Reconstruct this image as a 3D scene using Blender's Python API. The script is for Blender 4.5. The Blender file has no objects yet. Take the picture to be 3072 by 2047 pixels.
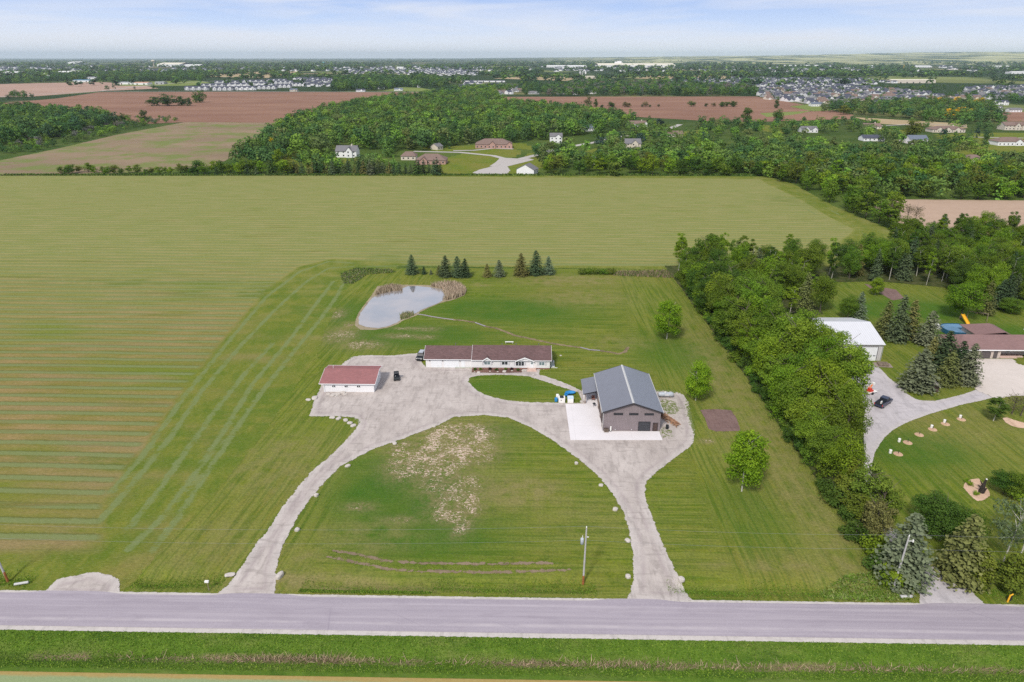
import bpy, math, random
import numpy as np
from mathutils import Vector, noise as mnoise
R = math.radians
scene = bpy.context.scene
col = scene.collection
rng = np.random.default_rng(7)
random.seed(7)

# ------------------------------------------------------------------ camera, sky, sun, exposure
F, CX, CY, CH, YH = 2055.0, 1536.0, 1023.5, 76.0, 172.0
PITCH = math.atan((CY - YH) / F); YAW = R(1.117)
cd = bpy.data.cameras.new("camera"); cam = bpy.data.objects.new("camera", cd); col.objects.link(cam)
cd.sensor_width = 36; cd.lens = F / 3072 * 36; cd.clip_start = 0.5; cd.clip_end = 120000
cam.location = (0, 0, CH); cam.rotation_euler = (math.pi / 2 - PITCH, 0, YAW)
scene.camera = cam

SUN_EL, SUN_AZ = R(46), R(205)           # azimuth clockwise from +Y: light from behind-left of the camera
w = bpy.data.worlds.new("World"); scene.world = w; w.use_nodes = True
nt = w.node_tree; nt.nodes.clear()
def wn(t, **k):
    n = nt.nodes.new(t)
    for a, b in k.items(): setattr(n, a, b)
    return n
L = nt.links.new
wo = wn('ShaderNodeOutputWorld'); bg = wn('ShaderNodeBackground'); bg.inputs[1].default_value = 0.125
sky = wn('ShaderNodeTexSky', sky_type='NISHITA', sun_disc=False, sun_elevation=SUN_EL, sun_rotation=SUN_AZ,
         air_density=1.0, dust_density=0.6, ozone_density=2.0, altitude=200)
tc = wn('ShaderNodeTexCoord'); sx = wn('ShaderNodeSeparateXYZ'); L(tc.outputs['Generated'], sx.inputs[0])
az = wn('ShaderNodeMath', operation='MAXIMUM'); L(sx.outputs[2], az.inputs[0]); az.inputs[1].default_value = 0.0
a1 = wn('ShaderNodeMath', operation='ADD'); L(az.outputs[0], a1.inputs[0]); a1.inputs[1].default_value = 0.06
dx = wn('ShaderNodeMath', operation='DIVIDE'); L(sx.outputs[0], dx.inputs[0]); L(a1.outputs[0], dx.inputs[1])
dy = wn('ShaderNodeMath', operation='DIVIDE'); L(sx.outputs[1], dy.inputs[0]); L(a1.outputs[0], dy.inputs[1])
cx_ = wn('ShaderNodeCombineXYZ'); L(dx.outputs[0], cx_.inputs[0]); L(dy.outputs[0], cx_.inputs[1])
mp = wn('ShaderNodeMapping'); mp.inputs['Scale'].default_value = (0.34, 0.42, 1); mp.inputs['Location'].default_value = (0.7, 2.2, 0)
mp.inputs['Rotation'].default_value = (0, 0, 0.35)
L(cx_.outputs[0], mp.inputs[0])
nz = wn('ShaderNodeTexNoise'); nz.inputs['Scale'].default_value = 1.0; nz.inputs['Detail'].default_value = 6; nz.inputs['Roughness'].default_value = .52
nz.inputs['Distortion'].default_value = .5
L(mp.outputs[0], nz.inputs[0])
cr = wn('ShaderNodeMapRange'); cr.inputs[1].default_value = .36; cr.inputs[2].default_value = .72; cr.inputs[3].default_value = .38; cr.inputs[4].default_value = .95
L(nz.outputs[0], cr.inputs[0])
# low sky: pale veil at the horizon passing into blue a few degrees up, then the open sky with broken cloud
lr = wn('ShaderNodeValToRGB'); L(sx.outputs[2], lr.inputs[0]); e_ = lr.color_ramp.elements
e_[0].position = 0.0; e_[0].color = (.660, .680, .715, 1); e_[1].position = .35; e_[1].color = (.30, .40, .60, 1)
for p_, c_ in ((.018, (.62, .66, .735)), (.040, (.44, .54, .73)), (.072, (.29, .41, .68)), (.14, (.42, .48, .62))):
    q_ = e_.new(p_); q_.color = (*c_, 1)
sc10 = wn('ShaderNodeMixRGB', blend_type='MULTIPLY'); sc10.inputs[0].default_value = 1; L(lr.outputs[0], sc10.inputs[1]); sc10.inputs[2].default_value = (1, 1, 1, 1)
sc_v = wn('ShaderNodeVectorMath', operation='SCALE'); L(sc10.outputs[0], sc_v.inputs[0]); sc_v.inputs['Scale'].default_value = 10.0
lowf = wn('ShaderNodeMapRange'); lowf.inputs[1].default_value = .12; lowf.inputs[2].default_value = .4; lowf.inputs[3].default_value = 1; lowf.inputs[4].default_value = 0
L(sx.outputs[2], lowf.inputs[0])
m0 = wn('ShaderNodeMixRGB'); L(lowf.outputs[0], m0.inputs[0]); L(sky.outputs[0], m0.inputs[1]); L(sc_v.outputs[0], m0.inputs[2])
# long thin cloud streaks low down (azimuth / height), broken cloud higher up
at2 = wn('ShaderNodeMath', operation='ARCTAN2'); L(sx.outputs[0], at2.inputs[0]); L(sx.outputs[1], at2.inputs[1])
c3 = wn('ShaderNodeCombineXYZ'); L(at2.outputs[0], c3.inputs[0]); L(sx.outputs[2], c3.inputs[1])
mp3 = wn('ShaderNodeMapping'); mp3.inputs['Scale'].default_value = (2.4, 26, 1); mp3.inputs['Rotation'].default_value = (0, 0, -.02); L(c3.outputs[0], mp3.inputs[0])
nz3 = wn('ShaderNodeTexNoise'); nz3.inputs['Scale'].default_value = 1.3; nz3.inputs['Detail'].default_value = 7; nz3.inputs['Roughness'].default_value = .55; nz3.inputs['Distortion'].default_value = .4
L(mp3.outputs[0], nz3.inputs[0])
cr3 = wn('ShaderNodeMapRange'); cr3.inputs[1].default_value = .40; cr3.inputs[2].default_value = .66; cr3.inputs[3].default_value = 0; cr3.inputs[4].default_value = .8
L(nz3.outputs[0], cr3.inputs[0])
hi = wn('ShaderNodeMapRange'); hi.inputs[1].default_value = .10; hi.inputs[2].default_value = .25; L(sx.outputs[2], hi.inputs[0])
mxx = wn('ShaderNodeMath', operation='MULTIPLY'); L(cr.outputs[0], mxx.inputs[0]); L(hi.outputs[0], mxx.inputs[1])
lo3 = wn('ShaderNodeMapRange'); lo3.inputs[1].default_value = .10; lo3.inputs[2].default_value = .25; lo3.inputs[3].default_value = 1; lo3.inputs[4].default_value = 0; L(sx.outputs[2], lo3.inputs[0])
mx3 = wn('ShaderNodeMath', operation='MULTIPLY'); L(cr3.outputs[0], mx3.inputs[0]); L(lo3.outputs[0], mx3.inputs[1])
mx = wn('ShaderNodeMath', operation='ADD'); L(mxx.outputs[0], mx.inputs[0]); L(mx3.outputs[0], mx.inputs[1])
mixc = wn('ShaderNodeMixRGB'); L(mx.outputs[0], mixc.inputs[0]); L(m0.outputs[0], mixc.inputs[1])
mixc.inputs[2].default_value = (6.3, 6.35, 6.75, 1)
L(mixc.outputs[0], bg.inputs[0]); L(bg.outputs[0], wo.inputs[0])
sd_ = bpy.data.lights.new("sun", 'SUN'); sd_.energy = 3.1; sd_.angle = R(9); sd_.color = (1, .95, .86)
sun = bpy.data.objects.new("sun", sd_); col.objects.link(sun)
sdir = Vector((math.sin(SUN_AZ) * math.cos(SUN_EL), math.cos(SUN_AZ) * math.cos(SUN_EL), math.sin(SUN_EL)))
sun.rotation_euler = sdir.to_track_quat('Z', 'Y').to_euler()
scene.view_settings.view_transform = 'Standard'; scene.view_settings.look = 'None'
scene.view_settings.exposure = 0.18; scene.view_settings.gamma = 1
scene.render.engine = 'CYCLES'
cy = scene.cycles
cy.max_bounces = 5; cy.diffuse_bounces = 3; cy.glossy_bounces = 2; cy.transmission_bounces = 3; cy.transparent_max_bounces = 12; cy.volume_bounces = 2
cy.use_denoising = False; cy.sample_clamp_indirect = 4
try: cy.volume_max_steps = 4
except Exception: pass

# ------------------------------------------------------------------ survey: photograph pixel -> place on the land
_sp, _cp, _sy, _cy = math.sin(PITCH), math.cos(PITCH), math.sin(YAW), math.cos(YAW)
def G(px, py, z=0.0):
    u = (px - CX) / F; v = (CY - py) / F
    x, y, zz = u, _cp + v * _sp, -_sp + v * _cp
    X = x * _cy - y * _sy; Y = x * _sy + y * _cy
    t = (z - CH) / zz
    return (X * t, Y * t)
def zone(ox, oy, s):                    # enlarged-view coordinates -> land
    return lambda pts: [G(ox + a * s, oy + b * s) for a, b in pts]
Z7 = zone(800, 1200, .4675); Z4 = zone(1000, 740, .34); Z3b = zone(2300, 850, .3281); Z2 = zone(1600, 1000, .2551)
ZR = zone(2304, 1250, .4145); Z1 = zone(0, 1600, .3264); Z5 = zone(1900, 600, .4981)
def GP(pts): return [G(a, b) for a, b in pts]
def DP(pts): return [G(a * 1.3056, b * 1.3056) for a, b in pts]

# ------------------------------------------------------------------ node / material helpers
class S:
    def __init__(s, name, rough=.9, spec=.2):
        s.m = bpy.data.materials.new(name); s.m.use_nodes = True; s.t = s.m.node_tree
        s.b = s.t.nodes['Principled BSDF']; s.b.inputs['Roughness'].default_value = rough
        s.b.inputs['Specular IOR Level'].default_value = spec
        s.out = s.t.nodes['Material Output']
        s._g = None
    def n(s, t, **k):
        x = s.t.nodes.new(t)
        for a, b in k.items(): setattr(x, a, b)
        return x
    def l(s, a, b): s.t.links.new(a, b)
    def pos(s):
        if s._g is None: s._g = s.n('ShaderNodeNewGeometry').outputs['Position']
        return s._g
    def objc(s): return s.n('ShaderNodeTexCoord').outputs['Object']
    def mapv(s, v, scale=(1, 1, 1), rot=(0, 0, 0), loc=(0, 0, 0)):
        m = s.n('ShaderNodeMapping'); m.inputs['Scale'].default_value = scale; m.inputs['Rotation'].default_value = rot; m.inputs['Location'].default_value = loc
        s.l(v, m.inputs[0]); return m.outputs[0]
    def noise(s, scale, detail=3, rough=.55, v=None, dist=0, lo=None, hi=None):
        x = s.n('ShaderNodeTexNoise'); x.inputs['Scale'].default_value = scale; x.inputs['Detail'].default_value = detail
        x.inputs['Roughness'].default_value = rough; x.inputs['Distortion'].default_value = dist
        s.l(v if v is not None else s.pos(), x.inputs[0]); o = x.outputs[0]
        if lo is not None: o = s.rng(o, lo, hi)
        return o
    def vor(s, scale, v=None, out=0, feature='F1'):
        x = s.n('ShaderNodeTexVoronoi', feature=feature); x.inputs['Scale'].default_value = scale
        s.l(v if v is not None else s.pos(), x.inputs[0]); return x.outputs[out]
    def rng(s, o, a, b, c=0, d=1):
        x = s.n('ShaderNodeMapRange'); x.inputs[1].default_value = a; x.inputs[2].default_value = b; x.inputs[3].default_value = c; x.inputs[4].default_value = d
        s.l(o, x.inputs[0]); return x.outputs[0]
    def mth(s, op, a, b=None):
        x = s.n('ShaderNodeMath', operation=op)
        for i, q in enumerate((a, b)):
            if q is None: continue
            if isinstance(q, (int, float)): x.inputs[i].default_value = q
            else: s.l(q, x.inputs[i])
        return x.outputs[0]
    def mix(s, f, a, b, mode='MIX'):
        x = s.n('ShaderNodeMixRGB', blend_type=mode)
        for i, q in enumerate((f, a, b)):
            if isinstance(q, (int, float)): x.inputs[i].default_value = q
            elif isinstance(q, tuple): x.inputs[i].default_value = (*q, 1)
            else: s.l(q, x.inputs[i])
        return x.outputs[0]
    def attr(s, name):
        x = s.n('ShaderNodeAttribute', attribute_name=name); return x.outputs['Fac']
    def base(s, c):
        if isinstance(c, tuple): s.b.inputs['Base Color'].default_value = (*c, 1)
        else: s.l(c, s.b.inputs['Base Color'])
    def bump(s, h, strength=.4, dist=.1):
        x = s.n('ShaderNodeBump'); x.inputs['Strength'].default_value = strength; x.inputs['Distance'].default_value = dist
        s.l(h, x.inputs['Height']); s.l(x.outputs[0], s.b.inputs['Normal'])
    def cut(s, f):                      # ragged edge: sheet ends where f falls below 0
        g = s.mth('GREATER_THAN', f, 0.0)
        s.l(g, s.b.inputs['Alpha'])

def mat(name, c, rough=.7, var=.12, sc=1.5, spec=.25, metal=0, bump=0):
    k = S(name, rough, spec)
    a = k.noise(sc, 4, .6, k.objc()); d = tuple(max(0, v * (1 - var * 1.6)) for v in c); e = tuple(min(1, v * (1 + var)) for v in c)
    k.base(k.mix(k.rng(a, .3, .7), d, e)); k.b.inputs['Metallic'].default_value = metal
    if bump: k.bump(k.noise(sc * 6, 3, .6, k.objc()), bump, .03)
    return k.m

def ribbed(name, c, pitch=.25, axis=0, rough=.5, metal=0, var=.08, depth=.35):
    k = S(name, rough, .35)
    sp = k.n('ShaderNodeSeparateXYZ'); k.l(k.pos(), sp.inputs[0])
    wv = k.mth('PINGPONG', sp.outputs[axis], pitch)
    rb = k.rng(wv, pitch * .62, pitch * .9)
    a = k.rng(k.noise(.8, 4, .6), .3, .7)
    cc = k.mix(a, tuple(v * (1 - var) for v in c), tuple(min(1, v * (1 + var)) for v in c))
    k.base(k.mix(k.mth('MULTIPLY', rb, .35), cc, tuple(v * .5 for v in c)))
    k.bump(rb, depth, .05); k.b.inputs['Metallic'].default_value = metal
    return k.m

def shingle(name, c, c2, row=.3, mottle=.5):
    k = S(name, .92, .15)
    sp = k.n('ShaderNodeSeparateXYZ'); k.l(k.pos(), sp.inputs[0])
    wv = k.mth('PINGPONG', sp.outputs[1], row)
    m = k.vor(2.6, k.mapv(k.pos(), (.7, 1.6, 1)), 1)
    mm = k.n('ShaderNodeSeparateXYZ'); k.l(m, mm.inputs[0])
    n1 = k.rng(k.noise(.35, 4, .6), .3, .7)
    cc = k.mix(k.mth('MULTIPLY', mm.outputs[0], mottle), c, c2)
    cc = k.mix(k.mth('MULTIPLY', n1, .35), cc, tuple(v * .72 for v in c))
    cc = k.mix(k.rng(wv, 0, .06, .22, 0), cc, tuple(v * .5 for v in c))
    k.base(cc); k.bump(k.noise(9, 2), .3, .03)
    return k.m

# ------------------------------------------------------------------ mesh helpers
def mesh_np(name, V, Fq, mats=(), mi=None, attrs=None, smooth=False):
    me = bpy.data.meshes.new(name)
    V = np.asarray(V, np.float32); Fq = np.asarray(Fq, np.int32)
    me.vertices.add(len(V)); me.vertices.foreach_set('co', V.ravel())
    k = Fq.shape[1]; me.loops.add(Fq.size); me.loops.foreach_set('vertex_index', Fq.ravel())
    me.polygons.add(len(Fq)); me.polygons.foreach_set('loop_start', np.arange(0, Fq.size, k, dtype=np.int32))
    if mi is not None: me.polygons.foreach_set('material_index', np.asarray(mi, np.int32))
    if smooth: me.polygons.foreach_set('use_smooth', np.ones(len(Fq), bool))
    for m in mats: me.materials.append(m)
    for a, (dom, arr) in (attrs or {}).items():
        at = me.attributes.new(a, 'FLOAT', dom); at.data.foreach_set('value', np.asarray(arr, np.float32))
    me.update(calc_edges=True)
    return me
def link(name, me, parent=None):
    o = bpy.data.objects.new(name, me); col.objects.link(o)
    if parent: o.parent = parent
    return o
def tag(o, label=None, cat=None, group=None, kind=None):
    if label: o['label'] = label
    if cat: o['category'] = cat
    if group: o['group'] = group
    if kind: o['kind'] = kind
    return o
def thing(name, label, cat, loc=(0, 0, 0), rz=0, group=None):
    o = bpy.data.objects.new(name, None); col.objects.link(o); o.location = loc; o.rotation_euler = (0, 0, rz); o.empty_display_size = .3
    return tag(o, label, cat, group)
class MB:
    def __init__(s, off=(0, 0, 0)): s.v = []; s.f = []; s.m = []; s.o = off; s.cur = 0
    def add(s, vs, fs):
        b = len(s.v); s.v += [(a - s.o[0], c - s.o[1], d - s.o[2]) for a, c, d in vs]
        s.f += [tuple(b + i for i in f) for f in fs]; s.m += [s.cur] * len(fs); return s
    def box(s, x0, x1, y0, y1, z0, z1):
        return s.add([(x0, y0, z0), (x1, y0, z0), (x1, y1, z0), (x0, y1, z0), (x0, y0, z1), (x1, y0, z1), (x1, y1, z1), (x0, y1, z1)],
                     [(0, 3, 2, 1), (4, 5, 6, 7), (0, 1, 5, 4), (1, 2, 6, 5), (2, 3, 7, 6), (3, 0, 4, 7)])
    def slab(s, pts, th):               # pts: top polygon, counter-clockwise from above
        n = len(pts); return s.add(list(pts) + [(a, b, c - th) for a, b, c in pts],
                     [tuple(range(n)), tuple(range(2 * n - 1, n - 1, -1))] + [(i, i + n, (i + 1) % n + n, (i + 1) % n) for i in range(n)])
    def prism(s, poly, d, h):           # poly in 3D extruded by vector d*h
        n = len(poly); q = [(a + d[0] * h, b + d[1] * h, c + d[2] * h) for a, b, c in poly]
        return s.add(list(poly) + q, [tuple(range(n - 1, -1, -1)), tuple(range(n, 2 * n))] + [(i, (i + 1) % n, (i + 1) % n + n, i + n) for i in range(n)])
    def tube(s, p0, p1, r0, r1=None, n=8, caps=True):
        r1 = r0 if r1 is None else r1
        p0, p1 = Vector(p0), Vector(p1); z = (p1 - p0).normalized(); x = z.orthogonal().normalized(); y = z.cross(x)
        vs = []
        for p, r in ((p0, r0), (p1, r1)):
            for i in range(n):
                a = 2 * math.pi * i / n; vs.append(tuple(p + x * math.cos(a) * r + y * math.sin(a) * r))
        fs = [(i, (i + 1) % n, (i + 1) % n + n, i + n) for i in range(n)]
        if caps: fs += [tuple(range(n - 1, -1, -1)), tuple(range(n, 2 * n))]
        return s.add(vs, fs)
    def lathe(s, c, prof, n=14, axis='z'):   # prof: (r, h) pairs
        vs = []; m = len(prof)
        for r, h in prof:
            for i in range(n):
                a = 2 * math.pi * i / n; ca, sa = math.cos(a) * r, math.sin(a) * r
                vs.append((c[0] + ca, c[1] + sa, c[2] + h) if axis == 'z' else ((c[0] + h, c[1] + ca, c[2] + sa) if axis == 'x' else (c[0] + sa, c[1] + h, c[2] + ca)))
        fs = [(j * n + i, j * n + (i + 1) % n, (j + 1) * n + (i + 1) % n, (j + 1) * n + i) for j in range(m - 1) for i in range(n)]
        fs += [tuple(range(n - 1, -1, -1)), tuple(range((m - 1) * n, m * n))]
        return s.add(vs, fs)
    def build(s, name, mats, parent=None, smooth=False):
        me = bpy.data.meshes.new(name); me.from_pydata(s.v, [], s.f)
        for m in (mats if isinstance(mats, (list, tuple)) else [mats]): me.materials.append(m)
        for p, i in zip(me.polygons, s.m): p.material_index = i; p.use_smooth = smooth
        me.update(); return link(name, me, parent)

def dist_poly(P, poly, closed=True):
    P = np.asarray(P); A = np.asarray(poly, float); B = np.roll(A, -1, 0) if closed else A[1:]
    A = A if closed else A[:-1]; d = np.full(len(P), 1e18); arc = np.zeros(len(P)); acc = 0; inside = np.zeros(len(P), bool)
    for a, b in zip(A, B):
        e = b - a; L2 = max(e @ e, 1e-12); t = np.clip(((P - a) @ e) / L2, 0, 1)
        q = P - a - t[:, None] * e; dd = (q ** 2).sum(1); m = dd < d; d[m] = dd[m]; arc[m] = acc + t[m] * math.sqrt(L2); acc += math.sqrt(L2)
        if closed:
            c = ((a[1] > P[:, 1]) != (b[1] > P[:, 1]))
            with np.errstate(divide='ignore', invalid='ignore'):
                xi = (b[0] - a[0]) * (P[:, 1] - a[1]) / (b[1] - a[1]) + a[0]
            inside ^= c & (P[:, 0] < xi)
    d = np.sqrt(d)
    return (np.where(inside, d, -d) if closed else d), arc

DRV = [(-47.0, -33.0), (10.5, 23.0), (57.0, 74.0), (-77.5, -61.0)]
def bumpf(t): return np.exp(-(t ** 2))
def Hn(x, y):                           # roadside ditches
    m = np.ones_like(x)
    for a, b in DRV: m = m * (1 - 1 / (1 + np.exp(-(x - a) / 1.2)) * (1 / (1 + np.exp((x - b) / 1.2))))
    return -0.75 * bumpf((y - 84.2) / 1.5) * m - .8 * bumpf((y - 69.9) / 1.7)

def sheet(name, xs, ys, polys, z, m, margin=1.5, holes=(), line=None, attrs=None, kind='structure', label=None, cat=None):
    X, Y = np.meshgrid(xs, ys); P = np.c_[X.ravel(), Y.ravel()]
    if line is not None:
        pts, half = line; d, arc = dist_poly(P, pts, False); sd = half - d
    else:
        sd = np.full(len(P), -1e9); arc = None
        for p in polys: sd = np.maximum(sd, dist_poly(P, p)[0])
    for h in holes: sd = np.minimum(sd, -dist_poly(P, h)[0])
    nx, ny = len(xs), len(ys)
    i = np.arange(nx * ny).reshape(ny, nx); q = np.c_[i[:-1, :-1].ravel(), i[:-1, 1:].ravel(), i[1:, 1:].ravel(), i[1:, :-1].ravel()]
    keep = (sd[q] > -margin).any(1); q = q[keep]
    us, inv = np.unique(q, return_inverse=True); q = inv.reshape(q.shape)
    P = P[us]; sd = sd[us]
    V = np.c_[P, Hn(P[:, 0], P[:, 1]) + z]
    at = {'sd': ('POINT', sd)}
    if arc is not None: at['arc'] = ('POINT', arc[us])
    for k, fn in (attrs or {}).items(): at[k] = ('POINT', fn(P))
    me = mesh_np(name, V, q, [m], attrs=at, smooth=True)
    o = link(name, me)
    return tag(o, label, cat, kind=kind)
def rngs(a, b, st): return np.arange(a, b + st * .5, st)
def bbox_grid(pts, st, mg=2):
    a = np.asarray(pts); return rngs(a[:, 0].min() - mg, a[:, 0].max() + mg, st), rngs(a[:, 1].min() - mg, a[:, 1].max() + mg, st)
def blobs(lst):
    def f(P):
        o = np.zeros(len(P))
        for (x, y, rx, ry, s, *r) in lst:
            a = r[0] if r else 0; c, sn = math.cos(a), math.sin(a); u = (P[:, 0] - x) * c + (P[:, 1] - y) * sn; v = -(P[:, 0] - x) * sn + (P[:, 1] - y) * c
            o = np.maximum(o, s * np.clip(1.5 * np.exp(-((u / rx) ** 2 + (v / ry) ** 2) * 1.1), 0, 1))
        return o
    return f

# ------------------------------------------------------------------ outlines measured on the land
SUNKEN = 0
lawn_mid = Z7([(50, 1240), (60, 1080), (100, 940), (200, 750), (280, 640), (370, 530), (470, 430), (580, 370), (700, 310), (880, 250), (1000, 200), (1100, 165), (1200, 112), (1400, 100), (1550, 115), (1700, 180), (1850, 270), (2000, 380), (2130, 490), (2210, 590), (2290, 720), (2330, 850), (2350, 1000), (2355, 1150), (2345, 1240)])
drive = Z7([(50, 1262), (60, 1180), (60, 1080), (100, 940), (200, 750), (280, 640), (370, 530), (470, 430), (580, 370), (700, 310), (880, 250), (1000, 200), (1100, 165), (1200, 112), (1400, 100), (1550, 115), (1700, 180), (1850, 270), (2000, 380), (2130, 490), (2210, 590), (2290, 720), (2330, 850), (2350, 1000), (2355, 1150), (2330, 1240), (2315, 1285)]) \
    + DP([(1590, 1382), (1580, 1362), (1562, 1330), (1545, 1300), (1528, 1262), (1512, 1225), (1495, 1180), (1482, 1140), (1484, 1110), (1505, 1088), (1535, 1065), (1575, 1035), (1594, 1018), (1596, 990), (1590, 960), (1582, 925), (1570, 908), (1545, 898), (1510, 896)]) \
    + [(31, 151), (17.4, 151), (16, 158), (13, 163.7), (-26, 164.6), (-28, 168.5)] + DP([(965, 812), (900, 818), (850, 817), (810, 819), (792, 832), (776, 848), (756, 862), (740, 875), (736, 895), (724, 915), (711, 958), (765, 957), (812, 960), (823, 972), (820, 985)]) \
    + Z7([(500, 272), (400, 370), (300, 452), (200, 562), (100, 692), (0, 850)]) + DP([(592, 1245), (570, 1280), (540, 1325), (512, 1355), (490, 1372)])
island = DP([(1076, 878), (1080, 868), (1100, 864), (1140, 862), (1180, 863), (1215, 866), (1250, 877), (1290, 890), (1330, 903), (1338, 927), (1300, 927), (1262, 926), (1210, 925), (1165, 921), (1125, 912), (1094, 898)])
backlawn = DP([(1240, 862), (1262, 868), (1300, 882), (1340, 901), (1362, 905), (1366, 880), (1330, 845), (1270, 845), (1240, 852)])
pond = Z4([(600, 372), (665, 352), (745, 352), (850, 362), (960, 378), (985, 430), (1000, 460), (945, 492), (860, 527), (760, 570), (735, 590), (700, 598), (620, 636), (560, 675), (480, 706), (400, 722), (300, 712), (228, 690), (222, 640), (240, 590), (295, 515), (345, 455), (400, 425), (480, 405)])
pondbank = Z4([(390, 350), (560, 338), (850, 342), (1000, 322), (1110, 338), (1178, 385), (1160, 430), (1065, 470), (945, 500), (860, 535), (765, 580), (735, 610), (620, 652), (560, 690), (480, 718), (360, 738), (240, 735), (190, 700), (200, 640), (225, 580), (290, 495), (340, 430)])
creek = Z4([(735, 598), (800, 606), (880, 622), (960, 634), (1060, 648), (1150, 655), (1250, 672), (1340, 705), (1430, 722), (1480, 738), (1540, 762), (1610, 788), (1700, 806), (1770, 822), (1850, 838), (1920, 855), (2100, 882), (2180, 892), (2260, 912), (2353, 920)]) + Z2([(880, 222), (1000, 246), (1080, 222), (1110, 170)])
ruts = [Z7([(430, 970), (560, 990), (650, 1008), (740, 1030), (850, 1042), (960, 1050), (1200, 1052), (1500, 1054), (1700, 1050), (1870, 1048)]),
        Z7([(395, 1010), (500, 1030), (620, 1052), (700, 1070), (820, 1092), (950, 1100), (1200, 1102), (1400, 1108), (1600, 1104), (1940, 1092)])]
garden = Z2([(1962, 905), (2130, 895), (2320, 908), (2390, 1000), (2440, 1155), (2150, 1158), (2060, 1130), (2020, 1010)])
apron = [G(1600 + a * .2551, 1000 + b * .2551, .12) for a, b in [(378, 835), (600, 832), (572, 660), (700, 660), (800, 840), (822, 1155), (1480, 1155), (1519, 1256), (437, 1256)]]
entry_gravel = Z1([(240, 590), (400, 555), (470, 480), (560, 408), (700, 395), (790, 370), (900, 355), (1050, 405), (1115, 450), (1085, 520), (1110, 575), (1200, 600)])
nb_drive = Z3b([(1920, 975), (2070, 1048), (1950, 1078), (1800, 1108), (1650, 1152), (1500, 1196), (1380, 1238), (1250, 1290), (1150, 1348), (1080, 1410), (1030, 1480), (985, 1560)]) + ZR([(750, 400), (770, 560), (860, 760), (980, 900), (1150, 1030), (1230, 1110), (1290, 1165), (1450, 1230), (1500, 1300), (1590, 1372), (1500, 1392), (1120, 1388), (1095, 1350), (1100, 1290), (1060, 1240), (1080, 1180), (1070, 1110), (1000, 1000), (830, 860), (720, 620), (690, 400), (700, 300)]) + Z3b([(880, 1290), (900, 1180), (850, 1000), (760, 860), (740, 745), (1010, 738), (1040, 785), (1120, 870), (1250, 965), (1290, 1020), (1360, 1062), (1430, 1076), (1540, 1078), (1650, 1055), (1800, 1018)])
nb_apron = Z3b([(1880, 700), (2240, 698), (2262, 740), (2400, 775), (2600, 800), (2600, 1040), (2353, 1022), (2240, 1024), (2090, 1048), (1920, 972), (1950, 925), (1950, 880), (1925, 830), (1870, 790)])
hay_poly = [(-700, 81), (-56.5, 81), (-55.5, 88.7), (-52, 90), (-50, 260), (60, 257), (140, 262), (173, 309), (174, 330)] + GP([(2600, 660), (2500, 618), (2430, 580), (2380, 552), (2300, 530), (1536, 526), (600, 528), (0, 527)]) + [(-700, 478)]
lawn_poly = GP([(350, 1795), (440, 1700), (520, 1610), (640, 1490), (800, 1290), (880, 1170), (950, 1070), (975, 990), (1015, 915), (1050, 850), (1060, 822), (1130, 812)]) + [(-45, 257), (55, 257), (120, 262), (170, 262), (260, 262), (260, 81), (130, 81)]

# ------------------------------------------------------------------ ground materials
def grassmat(name, attrs=True, cutamp=.0):
    k = S(name, 1, .08); p = k.pos()
    big = k.noise(.035, 4, .6); med = k.noise(.16, 4, .62); fine = k.noise(2.2, 5, .7)
    streak = k.noise(.9, 4, .6, k.mapv(p, (1, .22, 1)))
    c = k.mix(k.rng(med, .32, .68), (.094, .156, .010), (.188, .228, .020))
    c = k.mix(k.rng(big, .40, .66), c, (.215, .205, .034))
    c = k.mix(k.rng(k.noise(.55, 5, .7), .48, .68, 0, .55), c, (.235, .215, .06)); c = k.mix(k.rng(k.noise(.42, 5, .7, k.mapv(p, (1, 1, 1), (0, 0, 0), (40, 9, 0))), .52, .66, 0, .6), c, (.045, .095, .010))
    c = k.mix(k.rng(streak, .4, .7, 0, .35), c, (.19, .20, .05))
    if attrs:
        fl = k.n('ShaderNodeAttribute', attribute_name='fl').outputs['Fac']
        # mowing passes: bands across the flow
        mow = k.noise(1, 3, .5, k.mapv(k.comb(fl, k.attr('al')), (.75, .03, 1)))
        c = k.mix(k.rng(mow, .42, .58, 0, .6), c, (.22, .235, .05))
        mow2 = k.noise(1, 2, .5, k.mapv(k.comb(fl, k.attr('al')), (1.6, .06, 1)))
        c = k.mix(k.rng(mow2, .48, .6, 0, .55), c, (.070, .130, .010))
        c = k.mix(k.mth('MULTIPLY', k.attr('lush'), k.rng(med, .2, .6, .55, 1)), c, (.060, .140, .014))
        c = k.mix(k.mth('MULTIPLY', k.attr('dry'), k.rng(k.noise(.3, 5, .65), .34, .6)), c, (.26, .225, .085))
        dirt = k.mth('GREATER_THAN', k.mth('ADD', k.attr('dirt'), k.noise(.9, 5, .7)), 1.12)
        c = k.mix(dirt, c, (.33, .235, .165))
        ch = k.noise(2.1, 5, .72, k.mapv(p, (.85, 1.3, 1)), .9)
        c = k.mix(k.mth('MULTIPLY', k.attr('straw'), k.rng(k.noise(.8, 4, .7), .35, .6, .1, .75)), c, (.29, .215, .12))
        chips = k.mth('GREATER_THAN', k.mth('ADD', k.mth('MULTIPLY', k.mth('MULTIPLY', k.attr('straw'), k.rng(k.noise(.28, 4, .7), .36, .58, .55, 1)), .34), ch), .832)
        c = k.mix(chips, c, k.mix(k.rng(k.noise(3, 3), .3, .7), (.46, .30, .22), (.82, .66, .56)))
    c = k.mix(k.rng(fine, .35, .7, .0, .8), c, k.mix(.55, c, (.015, .035, .005)))
    k.base(c); k.bump(fine, .9, .16)
    if cutamp: k.cut(k.mth('ADD', k.attr('sd'), k.mth('MULTIPLY', k.mth('SUBTRACT', k.noise(.9, 5, .7), .5), cutamp)))
    return k.m
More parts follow.
